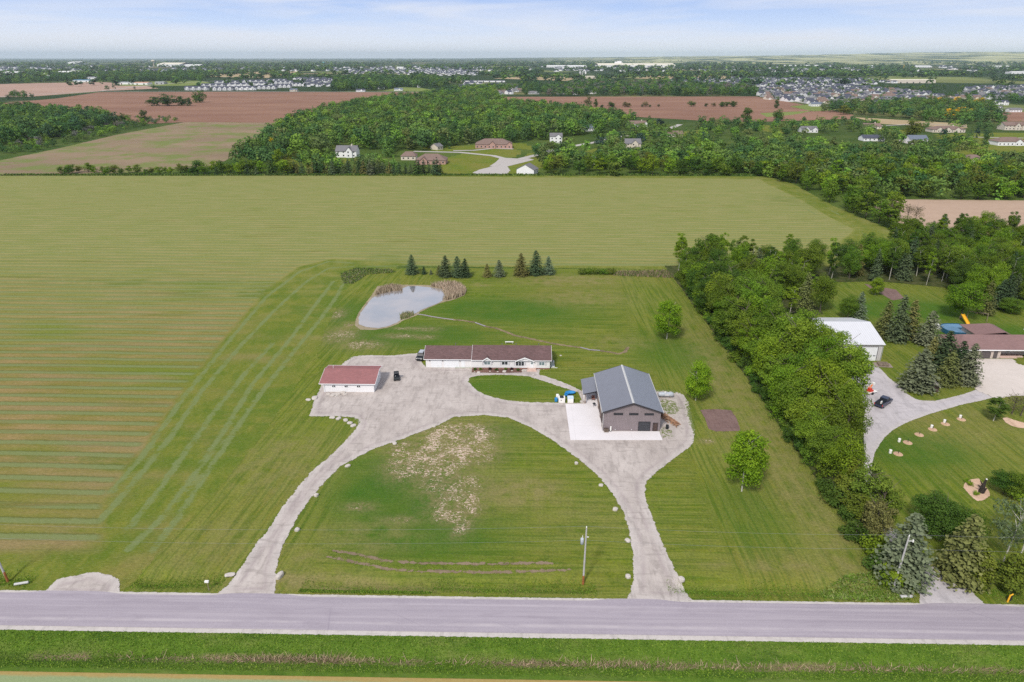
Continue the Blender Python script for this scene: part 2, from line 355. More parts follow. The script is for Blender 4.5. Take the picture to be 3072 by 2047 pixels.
def comb(s, a, b):
    x = s.n('ShaderNodeCombineXYZ'); s.l(a, x.inputs[0]); s.l(b, x.inputs[1]); return x.outputs[0]
S.comb = comb

def gravelmat(name, c0, c1, amp=1.1, sc=.9, weeds=.0, tracks=True, edge=True):
    k = S(name, .95, .15); p = k.pos()
    a = k.noise(.12, 5, .65); f = k.noise(5, 5, .8); t = k.noise(.55, 5, .6, k.mapv(p, (1, .35, 1), (0, 0, .5)))
    c = k.mix(k.rng(a, .3, .7), c0, c1)
    c = k.mix(k.rng(t, .48, .68, 0, .65), c, tuple(v * .66 for v in c0))
    c = k.mix(k.rng(k.noise(1.6, 6, .8), .52, .72, 0, .45), c, tuple(v * .62 for v in c0))
    c = k.mix(k.rng(f, .35, .7, 0, .4), c, tuple(min(1, v * 1.25) for v in c1))
    if tracks:
        tr = k.mth('MULTIPLY', k.rng(k.mth('ABSOLUTE', k.mth('SUBTRACT', k.attr('sd'), 1.6)), .0, .6, .5, 0), k.rng(k.noise(.2, 3), .3, .6))
        c = k.mix(tr, c, (.30, .245, .25))
    ed = k.rng(k.attr('sd'), 0, 1.6, .55, 0)
    if edge: c = k.mix(ed, c, k.mix(k.noise(2.5, 4, .7), (.38, .33, .30), (.66, .62, .60)))
    for yx_, a_r in (((1, .22, 1), .5), ((.22, 1, 1), -.4)):
        c = k.mix(k.rng(k.noise(1.1, 4, .6, k.mapv(p, yx_, (0, 0, a_r))), .55, .68, 0, .45), c, tuple(v * .70 for v in c0))
    if weeds:
        wd = k.mth('GREATER_THAN', k.mth('ADD', k.mth('ADD', k.mth('MULTIPLY', k.attr('weed'), .34), k.rng(k.attr('sd'), -.3, 1.0, .26, 0)), k.noise(1.5, 5, .78)), .815)
        c = k.mix(wd, c, (.14, .17, .05))
    k.base(c); k.bump(f, .5, .05)
    k.cut(k.mth('ADD', k.attr('sd'), k.mth('MULTIPLY', k.mth('SUBTRACT', k.noise(sc, 5, .75), .5), amp * 2)))
    return k.m

def fieldmat(name, c0, c1, sx=1, amp=1.0, ang=0, wet=(.2, .1, .08), patch=None, cutscale=.3):
    k = S(name, 1, .05); p = k.pos()
    a = k.noise(.006, 5, .6, k.mapv(p, (1, 2.4, 1), (0, 0, ang))); f = k.noise(.25, 5, .7); r = k.noise(.05, 3, .5, k.mapv(p, (.25, 3, 1), (0, 0, ang)))
    c = k.mix(k.rng(a, .35, .65), c0, c1); c = k.mix(k.rng(r, .45, .65, 0, .35), c, wet); c = k.mix(k.rng(f, .4, .7, 0, .25), c, tuple(v * 1.25 for v in c1))
    if patch: c = k.mix(k.rng(k.noise(.03, 5, .65), .46, .6, 0, .85), c, patch)
    k.base(c)
    k.cut(k.mth('ADD', k.attr('sd'), k.mth('MULTIPLY', k.mth('SUBTRACT', k.noise(cutscale, 4, .7), .5), amp * 2)))
    return k.m

# hay field: windrows parallel to the road (4.35 m apart) + long swaths round the headland
def haymat():
    k = S('cut_hay', 1, .05); p = k.pos()
    sp = k.n('ShaderNodeSeparateXYZ'); k.l(p, sp.inputs[0])
    wob = k.mth('MULTIPLY', k.mth('SUBTRACT', k.noise(.02, 3, .5, k.mapv(p, (1, .3, 1))), .5), 2.6)
    y = k.mth('ADD', sp.outputs[1], wob)
    ph = k.mth('FRACT', k.mth('DIVIDE', k.mth('SUBTRACT', y, 83.5), 4.34))
    d = k.mth('MULTIPLY', k.mth('ABSOLUTE', k.mth('SUBTRACT', ph, .5)), 4.34)
    edge = k.mth('MULTIPLY', k.mth('SUBTRACT', k.noise(1.3, 5, .75, k.mapv(p, (.45, 1.6, 1))), .5), 1.2)
    row = k.rng(k.mth('ADD', d, edge), .55, .95, 1, 0)
    row = k.mth('MULTIPLY', row, k.rng(k.attr('rows'), -.6, .6))
    gap = k.rng(k.noise(.03, 3, .5, k.mapv(p, (1, 6, 1))), .3, .42)
    row = k.mth('MULTIPLY', row, k.mth('MULTIPLY', gap, .95))
    hw = k.rng(k.mth('ADD', k.mth('ADD', k.attr('wind'), k.mth('MULTIPLY', k.mth('SUBTRACT', k.noise(.35, 4, .6), .5), 1.6)), k.mth('MULTIPLY', edge, 1.6)), -.18, .22)
    gap2 = k.rng(k.noise(.16, 6, .75), .38, .46, .35, 1); hw = k.mth('MULTIPLY', hw, gap2)
    big = k.noise(.022, 4, .6, k.mapv(p, (.6, 1.6, 1))); med = k.noise(.22, 4, .65, k.mapv(p, (.3, 1.3, 1)))
    fine = k.noise(1.8, 5, .75, k.mapv(p, (.7, 1.5, 1)))
    far = k.rng(sp.outputs[1], 165, 280)
    stub = k.mix(k.rng(med, .35, .65), (.195, .17, .040), (.30, .21, .090))
    stub = k.mix(k.rng(big, .44, .62), stub, (.150, .185, .022))
    stub = k.mix(k.rng(k.noise(.05, 4, .6, k.mapv(p, (.35, 2.2, 1))), .52, .64, 0, .75), stub, (.275, .20, .100))
    stub = k.mix(far, stub, k.mix(k.rng(med, .35, .65), (.215, .235, .060), (.305, .270, .105)))
    hd = k.rng(k.attr('rows'), -1.5, 0, 1, 0)
    stub = k.mix(k.mth('MULTIPLY', hd, k.rng(k.noise(.09, 4), .36, .56, .45, 1)), stub, k.mix(k.rng(k.noise(.35, 5, .7, k.mapv(p, (1, .5, 1), (0, 0, .25))), .3, .7), (.090, .145, .014), (.205, .205, .035)))
    lush = k.mth('MULTIPLY', k.attr('lush'), k.rng(k.noise(.12, 4, .6, k.mapv(p, (.6, 1.6, 1))), .42, .58))
    stub = k.mix(k.mth('MULTIPLY', lush, .75), stub, (.085, .145, .014))
    hay = k.mix(k.rng(fine, .3, .7), (.125, .165, .050), (.255, .290, .130))
    hay = k.mix(k.rng(k.noise(4.5, 4, .8), .55, .75, 0, .5), hay, (.44, .46, .33))
    # narrow darker verge each side of the windrow
    sh = k.rng(k.mth('ADD', d, edge), .9, 1.25, .4, 0)
    c = k.mix(k.mth('MULTIPLY', sh, k.rng(k.attr('rows'), -.6, .6)), stub, (.075, .10, .02))
    c = k.mix(k.mth('MULTIPLY', row, k.mix(far, (.85, .85, .85), (.75, .75, .75))), c, k.mix(far, hay, k.mix(.5, hay, (.27, .30, .10))))
    c = k.mix(k.mth('MULTIPLY', hw, .88), c, k.mix(.18, hay, (.10, .15, .035)))
    f2 = k.noise(3.2, 5, .8, k.mapv(p, (.35, 1.6, 1))); c = k.mix(k.rng(f2, .50, .66, 0, .45), c, k.mix(.4, c, (.50, .46, .24)))
    c = k.mix(k.rng(fine, .42, .62, 0, .55), c, k.mix(.5, c, (.03, .05, .01)))
    k.base(c); k.bump(k.mth('ADD', k.mth('MULTIPLY', row, .8), fine), .6, .18)
    k.cut(k.mth('ADD', k.attr('sd'), k.mth('MULTIPLY', k.mth('SUBTRACT', k.noise(.4, 4, .7), .5), 2)))
    return k.m

# ------------------------------------------------------------------ base ground with far hills
def lines(a, b, lo, hi, st, g=1.09):
    out = list(np.arange(a, b + .1, st)); s = st; v = out[-1]
    while v < hi: s = min(s * g, 900); v += s; out.append(v)
    s = st; v = a; pre = []
    while v > lo: s = min(s * g, 900); v -= s; pre.append(v)
    return np.array(pre[::-1] + out)
gx = lines(-200, 300, -46000, 46000, 50); gy = np.r_[-3000, -1000, 0, 50, 60, 64, 92, 98, lines(100, 300, 100, 46000, 50)[1:]]
XX, YY = np.meshgrid(gx, gy)
r = np.hypot(XX, YY); azm = np.degrees(np.arctan2(XX, YY))
def skyrow(a):                          # far skyline height above the flat horizon, by azimuth
    return np.interp(a, [-40, -20, -5, 0, 8, 15, 22, 28, 34, 38, 50], [0, 0, 10, 45, 75, 105, 150, 185, 205, 230, 210])
z = np.interp(r, [9000, 13500, 20000, 26000, 60000], [0, .16, .78, 1, 1]) * skyrow(azm)
wob = np.array([[mnoise.noise((float(a) / 3300, float(b) / 3300, 1.3)) + .5 * mnoise.noise((float(a) / 1300, float(b) / 1300, 5.3)) for a in gx] for b in gy])
z = z * (1 + .42 * wob)
z = np.where(YY < 96, -1.3, z)
i = np.arange(XX.size).reshape(XX.shape); q = np.c_[i[:-1, :-1].ravel(), i[:-1, 1:].ravel(), i[1:, 1:].ravel(), i[1:, :-1].ravel()]
k = S('land', 1, .05); p = k.pos()
dist = k.n('ShaderNodeVectorMath', operation='LENGTH'); k.l(p, dist.inputs[0]); dist = dist.outputs['Value']
near = k.mix(k.rng(k.noise(.02, 5, .6), .35, .65), (.045, .085, .014), (.10, .135, .03))
farw = k.rng(k.noise(.0016, 6, .62, k.mapv(p, (1, .8, 1))), .40, .47)
pat = k.vor(.0011, k.mapv(p, (1, 1.6, 1)), 1); ps = k.n('ShaderNodeSeparateXYZ'); k.l(pat, ps.inputs[0])
openl = k.mix(ps.outputs[0], (.12, .165, .045), (.28, .20, .12))
openl = k.mix(k.rng(ps.outputs[1], .45, .5), openl, (.19, .22, .075))
wood = k.mix(k.noise(.02, 4, .7), (.014, .032, .014), (.042, .072, .022))
farc = k.mix(farw, openl, wood)
hillc = k.mix(k.rng(k.noise(.0016, 7, .72, k.mapv(p, (1, .30, 1))), .46, .54), (.42, .41, .20), (.035, .065, .030))  # pale tone puts the sunlit band of the far hills into their colour
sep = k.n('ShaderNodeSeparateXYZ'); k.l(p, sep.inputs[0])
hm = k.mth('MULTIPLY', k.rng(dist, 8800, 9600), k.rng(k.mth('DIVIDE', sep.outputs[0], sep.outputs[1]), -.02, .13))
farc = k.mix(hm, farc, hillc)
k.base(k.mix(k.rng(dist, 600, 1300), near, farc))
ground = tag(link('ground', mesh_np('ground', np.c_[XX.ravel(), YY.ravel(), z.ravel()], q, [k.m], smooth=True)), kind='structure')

# ------------------------------------------------------------------ near sheets
heads = [GP(pp) for pp in (
    [(330, 1480), (430, 1365), (560, 1180), (690, 1020), (800, 890), (900, 815), (985, 785), (1060, 790)],
    [(300, 1565), (400, 1450), (520, 1300), (600, 1180), (720, 1040), (830, 925), (920, 845), (985, 805), (1060, 800)],
    [(385, 1585), (470, 1480), (560, 1350), (640, 1240), (740, 1115), (820, 1030)],
    [(380, 1655), (480, 1560), (580, 1430), (660, 1310), (760, 1150), (865, 1025), (950, 910), (1000, 845)],
    [(455, 1655), (530, 1560), (620, 1420), (700, 1300), (790, 1170), (890, 1045), (960, 960), (1010, 890), (1035, 840)])]
for i_, wv in enumerate(heads): heads[i_] = wv
rows_poly = [(-700, 84)] + GP([(300, 1650), (300, 1500), (420, 1340), (560, 1150), (690, 985), (800, 865), (890, 800), (1000, 775)]) + [(-40, 262), (60, 262), (110, 262)] + GP([(2560, 690), (2480, 650), (2400, 600), (2290, 548), (2280, 538)]) + [(-700, 495)]
def windf(P):
    o = np.full(len(P), -9.0)
    for h in heads: o = np.maximum(o, .66 - dist_poly(P, h, False)[0])
    o = np.maximum(o, .7 - dist_poly(P, GP([(2280, 535), (2400, 590), (2520, 645), (2700, 715)]), False)[0])
    o = np.maximum(o, .7 - dist_poly(P, GP([(2230, 535), (2330, 585), (2440, 640), (2600, 705)]), False)[0])
    return np.maximum(o, .6 - dist_poly(P, GP([(1080, 800), (1500, 794), (2030, 797)]), False)[0])
hm_ = haymat()
lushH = blobs([(*G(1020, 880), 14, 50, 1, -.2), (*G(780, 880), 30, 6, .9), (*G(500, 850), 50, 5, .7), (*G(640, 1330), 14, 14, .9, .5), (*G(760, 1240), 12, 20, .9), (*G(330, 1390), 16, 3, .8), (*G(350, 1600), 10, 6, .8), (*G(2450, 600), 30, 20, .7), (*G(150, 1370), 20, 1.5, .7)])
hx = np.r_[np.arange(-700, -180, 20), np.arange(-180, -22, .9), np.arange(-22, 180, 6)]
hy = np.r_[np.arange(81, 300, 1.1), np.arange(300, 492, 4)]
sheet('hay_field', hx, hy, [hay_poly], .02, hm_, 2.5, attrs={'rows': lambda P: dist_poly(P, rows_poly)[0], 'wind': windf, 'lush': lushH})

def al(P):
    th = np.where(P[:, 0] > 34, 1.2, np.where(P[:, 0] < -34, 1.15, .02))
    return P[:, 0] * np.cos(th) + P[:, 1] * np.sin(th)
def flf(P):
    th = np.where(P[:, 0] > 34, math.pi / 2 + .02, np.where(P[:, 0] < -34, math.pi / 2 - .10, .0))
    return -P[:, 0] * np.sin(th) + P[:, 1] * np.cos(th)
def alf(P):
    th = np.where(P[:, 0] > 34, math.pi / 2 + .02, np.where(P[:, 0] < -34, math.pi / 2 - .10, .0))
    return P[:, 0] * np.cos(th) + P[:, 1] * np.sin(th)
zz = lambda a, b: G(800 + a * .4675, 1200 + b * .4675)
zz4 = lambda a, b: G(1000 + a * .34, 740 + b * .34)
zz2 = lambda a, b: G(1600 + a * .2551, 1000 + b * .2551)
straw = blobs([(*zz(1230, 230), 10, 7, 1.0), (*zz(1150, 350), 9, 7, 1.0), (*zz(930, 320), 6, 5, .92), (*zz(870, 430), 4.5, 6, .9), (*zz(1060, 450), 7, 6, .92), (*zz(1370, 330), 5, 7, .9), (*zz(1180, 540), 8, 6, .85), (*zz(1210, 650), 6, 6, .9), (*zz(1180, 740), 4, 3, .95), (*zz(1300, 700), 2.2, 7, .9, -.1), (*zz(1255, 830), 1.8, 3, .9, -.5),
               (*zz(600, 690), 3.4, 1.6, .75), (*zz(870, 770), 3.4, 1.2, .75), (*zz4(680, 725), 6, 1.4, .85), (*zz4(820, 730), 5, 2, .8), (*zz4(580, 790), 6, 2.2, .85), (*zz4(260, 870), 7, 4, .85), (*zz4(60, 790), 6, 6, .85), (*zz4(40, 600), 3, 5, .8), (*zz4(800, 800), 4, 2, .8), (*G(2120, 1325), 1.8, 1, .98)])
lush = blobs([(*zz(850, 600), 14, 12, 1), (*zz(1000, 850), 14, 7, .95), (*zz(700, 450), 8, 6, .8), (*zz(1500, 200), 7, 4, .6), (*zz4(1500, 560), 26, 12, .9), (*zz4(1800, 620), 18, 8, .7), (*zz4(700, 780), 26, 10, .85), (*zz4(150, 600), 6, 14, .8), (*G(1500, 1160), 12, 5, .7), (*G(2020, 1060), 12, 12, .6), (*G(2740, 1350), 12, 8, .8), (*G(2500, 1120), 10, 12, .9), (*G(2720, 930), 25, 12, .9), (*G(2950, 1000), 20, 9, .9), (*G(2250, 1550), 6, 10, .5)])
dry = blobs([(*zz(1650, 590), 8, 5, .9), (*zz(2000, 750), 12, 6, .35), (*zz(650, 880), 9, 5, .55), (*zz(230, 1010), 4, 3, .7), (*zz(300, 1170), 14, 2.5, 1), (*zz(700, 1190), 22, 1.2, .9), (*zz4(2100, 300), 20, 7, .95), (*zz4(2200, 450), 16, 9, .7), (*zz4(1300, 340), 3, 2, .9), (*zz4(150, 700), 4, 4, .8), (*G(850, 1390), 12, 12, .55), (*G(620, 1640), 8, 8, .5), (*G(2150, 1100), 7, 40, .5, .0), (*G(2200, 1300), 5, 20, .5), (*G(2400, 1700), 16, 1.2, .8), (*G(2480, 1700), 10, 4, .5), (*zz2(1050, 110), 10, 5, .5), (*G(2870, 1270), 16, 10, .45), (*G(2280, 1300), 5, 60, .75, .02)])
dirt = blobs([(*zz4(1300, 345), 2.2, 1.3, .62), (*zz4(140, 695), 2.8, 2, .6), (*zz2(1110, 200), .7, 2, .6), (*zz(380, 1180), 3.5, .9, .45), (*zz(900, 1208), 5, .5, .5), (*ZR([(1000, 1270)])[0], 2.2, 1.4, .62), (*ZR([(260, 1080)])[0], 1.4, 1.2, .5), (*G(1945, 823), 7, 1.5, .55), (*ZR([(760, 1250)])[0], 6, .9, .45)])
gm = grassmat('mown_grass', True, 1.8)
nb_mul = Z3b([(890, 5), (1000, 30), (1180, 60), (1260, 140), (1150, 160), (1050, 100), (960, 60)])
sheet('lawn', rngs(-104, 262, .8), rngs(81.3, 264, .8), [lawn_poly], .05, gm, 2.5, holes=(),
      attrs={'straw': straw, 'lush': lush, 'dry': dry, 'dirt': dirt, 'fl': flf, 'al': alf})
weed = blobs([(*zz2(1600, 870), 3, 5, 1), (*zz2(1850, 1000), 1.5, 9, .8), (*zz2(1560, 1180), 2, 3, .9), (*G(1100, 1262), 5, 2, .6), (*G(1040, 1075), 5, 3, .6), (*G(2650, 1100), 5, 2, .7), (*zz2(1700, 1250), 4, 2, .5), (*zz2(1550, 690), 3, 2, .9)])
gv = gravelmat('driveway_gravel', (.350, .302, .278), (.500, .445, .412), .75, .8, weeds=1)
dx_, dy_ = bbox_grid(drive, .55)
sheet('gravel_driveway', dx_, dy_, [drive], .09, gv, 1.5, holes=[island, backlawn], attrs={'weed': weed})
sheet('field_entrance', *bbox_grid(entry_gravel, .5), [entry_gravel], .08, gv, 1.5, attrs={'weed': lambda P: P[:, 0] * 0})
gn = gravelmat('neighbour_drive_gravel', (.40, .37, .38), (.50, .46, .47), .35, .9, weeds=1, tracks=False)
sheet('neighbour_driveway', *bbox_grid(nb_drive, .7), [nb_drive], .09, gn, 1.2, attrs={'weed': weed})
def concrete(name, c, joint=6.0, dx=0, dy=0, stain=.12):
    k = S(name, .85, .25); p = k.pos(); a = k.noise(.25, 5, .65); f = k.noise(4, 4, .7)
    sp = k.n('ShaderNodeSeparateXYZ'); k.l(p, sp.inputs[0])
    cc = k.mix(k.rng(a, .35, .7, 0, stain * 3), c, tuple(v * .82 for v in c)); cc = k.mix(k.rng(f, .4, .7, 0, .2), cc, tuple(min(1, v * 1.08) for v in c))
    for ax, o in ((0, dx), (1, dy)):
        j = k.mth('PINGPONG', k.mth('ADD', sp.outputs[ax], o), joint); cc = k.mix(k.rng(j, 0, .05, .35, 0), cc, (.3, .28, .27))
    k.base(cc); return k.m
conc = concrete('light_concrete', (.70, .66, .665), 6.1, 1)
conc2 = concrete('tan_concrete', (.60, .53, .48), 7.0, 3, 2, .2)
m_ = MB(); m_.slab([(a, b, .14) for a, b in apron][::-1] if False else [(a, b, .14) for a, b in apron[::-1]], .14)
ap = m_.build('concrete_apron', conc); tag(ap, kind='structure')
sheet('neighbour_concrete_drive', *bbox_grid(nb_apron, .6), [nb_apron], .12, conc2, .1)
# road
k = S('road_surface', .9, .2); p = k.pos()
lon = k.noise(1, 4, .6, k.mapv(p, (.03, 1.5, 1))); f = k.noise(6, 4, .75); a = k.noise(.08, 4, .6, k.mapv(p, (.3, 1, 1)))
c = k.mix(k.rng(a, .3, .7), (.285, .25, .285), (.345, .305, .345))
c = k.mix(k.rng(lon, .5, .68, 0, .45), c, (.42, .375, .40)); c = k.mix(k.rng(lon, .5, .32, 0, .35), c, (.25, .215, .255)); c = k.mix(k.rng(f, .45, .7, 0, .45), c, (.48, .43, .47)); c = k.mix(k.rng(k.noise(.6, 5, .7, k.mapv(p, (.25, 1, 1))), .52, .7, 0, .4), c, (.25, .215, .25))
_sr = k.n('ShaderNodeSeparateXYZ'); k.l(p, _sr.inputs[0])
for yl_, w_l, a_l, cl_ in ((77.35, .07, .35, (.2, .17, .2)), (75.75, .35, .35, (.55, .50, .50)), (79.6, .3, .22, (.52, .47, .50))):
    c = k.mix(k.mth('MULTIPLY', k.rng(k.mth('ABSOLUTE', k.mth('SUBTRACT', _sr.outputs[1], yl_)), w_l * .3, w_l, a_l, 0), k.rng(k.noise(.12, 4, .6), .38, .6)), c, cl_)
crk = k.vor(.14, k.mapv(p, (.45, 1.4, 1)), 0, 'DISTANCE_TO_EDGE'); 
c = k.mix(k.mth('MULTIPLY', k.rng(crk, 0, .012, .35, 0), k.rng(k.noise(.05, 2), .5, .6)), c, (.2, .17, .22))
k.base(c); k.bump(f, .3, .02)
m_ = MB(); n = 160
xs = np.linspace(-420, 420, n)
yt = lambda x: 80.85 + sum(.55 * (1 / (1 + math.exp(-(x - a) / .8)) * 1 / (1 + math.exp((x - b) / .8))) for a, b in ((-46, -35), (12, 22), (60, 72), (-75, -63)))
xs = np.r_[np.linspace(-420, -85, 10), np.linspace(-84, 84, 240), np.linspace(85, 420, 10)]
for s_ in range(len(xs) - 1):
    x0, x1 = xs[s_], xs[s_ + 1]; ys_ = np.linspace(0, 1, 5)
    for j in range(4):
        q0 = [74.35 + (yt(x0) - 74.35) * ys_[j], 74.35 + (yt(x1) - 74.35) * ys_[j], 74.35 + (yt(x1) - 74.35) * ys_[j + 1], 74.35 + (yt(x0) - 74.35) * ys_[j + 1]]
        zc = [.10 + .06 * (1 - (2 * y_ - 1) ** 2) for y_ in (ys_[j], ys_[j], ys_[j + 1], ys_[j + 1])]
        m_.add([(x0, q0[0], zc[0]), (x1, q0[1], zc[1]), (x1, q0[2], zc[2]), (x0, q0[3], zc[3])], [(0, 1, 2, 3)])
tag(m_.build('road', k.m, smooth=True), kind='structure')
gs = gravelmat('shoulder_gravel', (.42, .385, .36), (.52, .475, .45), .30, 1.3, tracks=False)
sheet('road_shoulder', np.r_[np.arange(-300, -90, 15), rngs(-90, 90, .8), np.arange(100, 300, 15)], rngs(72.2, 74.8, .25), [[(-420, 73.55), (420, 73.55), (420, 75.2), (-420, 75.2)]], .07, gs, .8)
sheet('road_shoulder', np.r_[np.arange(-300, -90, 15), rngs(-90, 90, .8), np.arange(100, 300, 15)], rngs(80.4, 82.4, .25), [[(-420, 80), (420, 80), (420, 81.35), (-420, 81.35)]], .085, gs, .8)
# south verge + hay strip below
k = S('long_verge_grass', 1, .08); p = k.pos()
c = k.mix(k.rng(k.noise(.5, 5, .7), .3, .7), (.05, .11, .012), (.12, .20, .024)); c = k.mix(k.rng(k.noise(3, 5, .75), .4, .75, 0, .6), c, (.15, .225, .035)); c = k.mix(k.rng(k.noise(.14, 5, .65, k.mapv(p, (.5, 1.6, 1))), .5, .64, 0, .6), c, (.19, .215, .06)); c = k.mix(k.rng(k.noise(.2, 4, .65, k.mapv(p, (.5, 1.6, 1), (0, 0, 0), (7, 3, 0))), .54, .66, 0, .6), c, (.035, .085, .012))
sp = k.n('ShaderNodeSeparateXYZ'); k.l(p, sp.inputs[0])
dn = k.mth('MULTIPLY', k.rng(k.mth('ABSOLUTE', k.mth('SUBTRACT', sp.outputs[1], 69.7)), .3, 1.1, 1, 0), k.rng(k.noise(.18, 5, .65, k.mapv(p, (.6, 1.4, 1))), .47, .6))
c = k.mix(dn, c, k.mix(k.noise(3, 4, .8), (.20, .13, .08), (.36, .28, .18)))
k.base(c); k.bump(k.noise(3, 5, .8), .9, .2); vm = k.m
sheet('south_verge', np.r_[np.arange(-300, -90, 15), rngs(-90, 90, .7), np.arange(100, 300, 15)], rngs(64.5, 74.0, .4), [[(-420, 67.1), (420, 66.7), (420, 73.8), (-420, 73.8)]], .045, vm, .15)
k = S('south_hay_stubble', 1, .05); p = k.pos(); sp = k.n('ShaderNodeSeparateXYZ'); k.l(p, sp.inputs[0])
yy = k.mth('ADD', k.mth('ADD', sp.outputs[1], k.mth('MULTIPLY', k.noise(.8, 5, .7, k.mapv(p, (.4, 1, 1))), .8)), k.mth('MULTIPLY', sp.outputs[0], .002))
c = k.mix(k.rng(yy, 65.9, 66.35), k.mix(k.noise(3, 5, .8), (.15, .22, .08), (.34, .38, .22)), k.mix(k.noise(1.5, 5, .8), (.28, .17, .05), (.42, .34, .14)))
c = k.mix(k.rng(yy, 67.2, 67.6), c, (.14, .19, .02))
k.base(c); k.bump(k.noise(4, 4), .5, .1)
sheet('south_hay_field', np.r_[np.arange(-300, -90, 15), rngs(-90, 90, 1), np.arange(100, 300, 15)], rngs(20, 69, 1.4), [[(-420, -50), (420, -50), (420, 68.2), (-420, 68.2)]], .03, k.m, 3)

# pond, creek, ruts, beds
k = S('pond_water', .04, .5); k.base(k.mix(k.rng(k.noise(.09, 3), .4, .65), (.20, .205, .23), (.32, .28, .27))); k.b.inputs['Metallic'].default_value = 0.0
k.b.inputs['IOR'].default_value = 1.75; k.b.inputs['Specular IOR Level'].default_value = 1.0
k.bump(k.noise(1.2, 2, .5, k.mapv(k.pos(), (.5, 2, 1))), .03, .05); k.b.inputs['Coat Weight'].default_value = 1; k.b.inputs['Coat Roughness'].default_value = .03; k.b.inputs['Coat IOR'].default_value = 1.9
pm = k.m
bank = gravelmat('pond_bank_mud', (.20, .16, .10), (.36, .30, .20), .5, 1.0, tracks=False, edge=False)
sheet('pond_bank', *bbox_grid(pondbank, .6), [pondbank], .075, bank, 1)
m_ = MB(); wp = []
for a, b in zip(pond, pond[1:] + pond[:1]):
    for t in (0, .25, .5, .75): wp.append((a[0] + (b[0] - a[0]) * t + random.uniform(-.15, .15), a[1] + (b[1] - a[1]) * t + random.uniform(-.15, .15), .10))
m_.add(wp, [tuple(range(len(wp)))]); po = m_.build('pond_water', pm); tag(po, kind='structure')
if po.data.polygons[0].normal.z < 0: po.data.flip_normals()
ck = gravelmat('creek_bed', (.10, .085, .045), (.30, .22, .14), .85, .9, tracks=False, edge=False)
sheet('creek_bed', *bbox_grid(creek, .5), [], .07, ck, 1, line=(creek, .50))
cw = MB()
for a, b in ((0, 2), (2, 4), (6, 7), (17, 19)):
    pts = creek[a:b + 1]
    for (x0, y0), (x1, y1) in zip(pts, pts[1:]):
        d_ = Vector((x1 - x0, y1 - y0)).normalized(); nn = (-d_.y * .2, d_.x * .2)
        cw.add([(x0 - nn[0], y0 - nn[1], .11), (x1 - nn[0], y1 - nn[1], .11), (x1 + nn[0], y1 + nn[1], .11), (x0 + nn[0], y0 + nn[1], .11)], [(0, 1, 2, 3)])
tag(cw.build('creek_water', pm), kind='structure')
rt = gravelmat('rut_soil', (.17, .125, .075), (.26, .195, .14), .85, .8, tracks=False, edge=False)
for h_ in ruts: sheet('wheel_rut', *bbox_grid(h_, .4), [], .075, rt, .8, line=(h_, .26))
so = gravelmat('tilled_soil', (.155, .095, .085), (.225, .15, .135), .35, 1, tracks=False, edge=False)
sheet('garden_plot', *bbox_grid(garden, .4), [garden], .08, so, .6)
sheet('garden_plot', *bbox_grid(nb_mul, .6), [nb_mul], .08, so, .6)
mu = gravelmat('wood_mulch', (.50, .33, .22), (.62, .44, .33), .25, 2, tracks=False, edge=False)
fp = lambda pts: [G(2860 + a * .2296, 1180 + b * .2296) for a, b in pts]
bed1 = fp([(130, 1235), (150, 1170), (220, 1130), (330, 1120), (400, 1200), (470, 1290), (480, 1340), (400, 1400), (310, 1415), (250, 1370), (190, 1310)])
bed2 = fp([(640, 330), (700, 320), (780, 350), (923, 390), (1000, 420), (1000, 470), (850, 455), (760, 430), (680, 385)])
bed3 = [(x, y) for x, y in [(-13.7, 161.6), (-13.7, 163.9), (-.5, 163.9), (-.5, 161.8), (-6, 161.3)]]
sheet('mulch_bed', *bbox_grid(bed1, .35), [bed1], .085, mu, .5)
sheet('mulch_bed', *bbox_grid(bed2, .35), [bed2], .085, mu, .5)
mr = gravelmat('red_mulch', (.10, .055, .045), (.24, .14, .11), .2, 2, tracks=False, edge=False)
sheet('flower_bed', *bbox_grid(bed3, .3), [bed3], .13, mr, .5)

# far fields
red = fieldmat('red_ploughed_soil', (.200, .108, .076), (.285, .165, .112), amp=3, wet=(.19, .09, .075), cutscale=.03)
pinkf = fieldmat('pale_ploughed_soil', (.34, .23, .18), (.40, .27, .21), amp=3, wet=(.27, .16, .13), cutscale=.03)
mixf = fieldmat('weedy_stubble', (.20, .15, .095), (.27, .20, .13), amp=2.5, ang=-.5, wet=(.24, .16, .12), patch=(.15, .19, .05), cutscale=.1)
tanf = fieldmat('tan_tilled_soil', (.38, .27, .20), (.44, .32, .24), amp=1.5, wet=(.34, .235, .175), cutscale=.2)
greenf = fieldmat('distant_pasture', (.13, .19, .04), (.20, .23, .07), amp=3, wet=(.16, .17, .06), cutscale=.03)
strawf = fieldmat('dry_meadow', (.36, .27, .16), (.42, .32, .2), amp=3, wet=(.2, .2, .08), cutscale=.05)
def far(name, pts, z, m, n=60, ztop=None):
    a = np.asarray(GP(pts)); sheet(name, np.linspace(a[:, 0].min() - 6, a[:, 0].max() + 6, n), np.linspace(a[:, 1].min() - 6, a[:, 1].max() + 6, n), [a.tolist()], z, m, 8)
far('ploughed_field', [(-300, 330), (20, 309), (170, 296), (300, 277), (700, 276), (1260, 278), (1200, 305), (1000, 350), (850, 369), (560, 367), (450, 372), (350, 360), (200, 350), (0, 340)], .10, red, 120)
far('ploughed_field', [(-200, 258), (100, 250), (310, 247), (420, 255), (480, 266), (320, 273), (100, 290), (-200, 297)], .12, pinkf, 80)
far('ploughed_field', [(1400, 318), (1395, 300), (1480, 291), (2270, 290), (2360, 305), (2560, 345), (2560, 358), (2200, 368), (1800, 345), (1650, 325)], .10, red, 120)
far('ploughed_field', [(2990, 337), (3200, 335), (3300, 365), (3000, 365)], .12, red, 40)
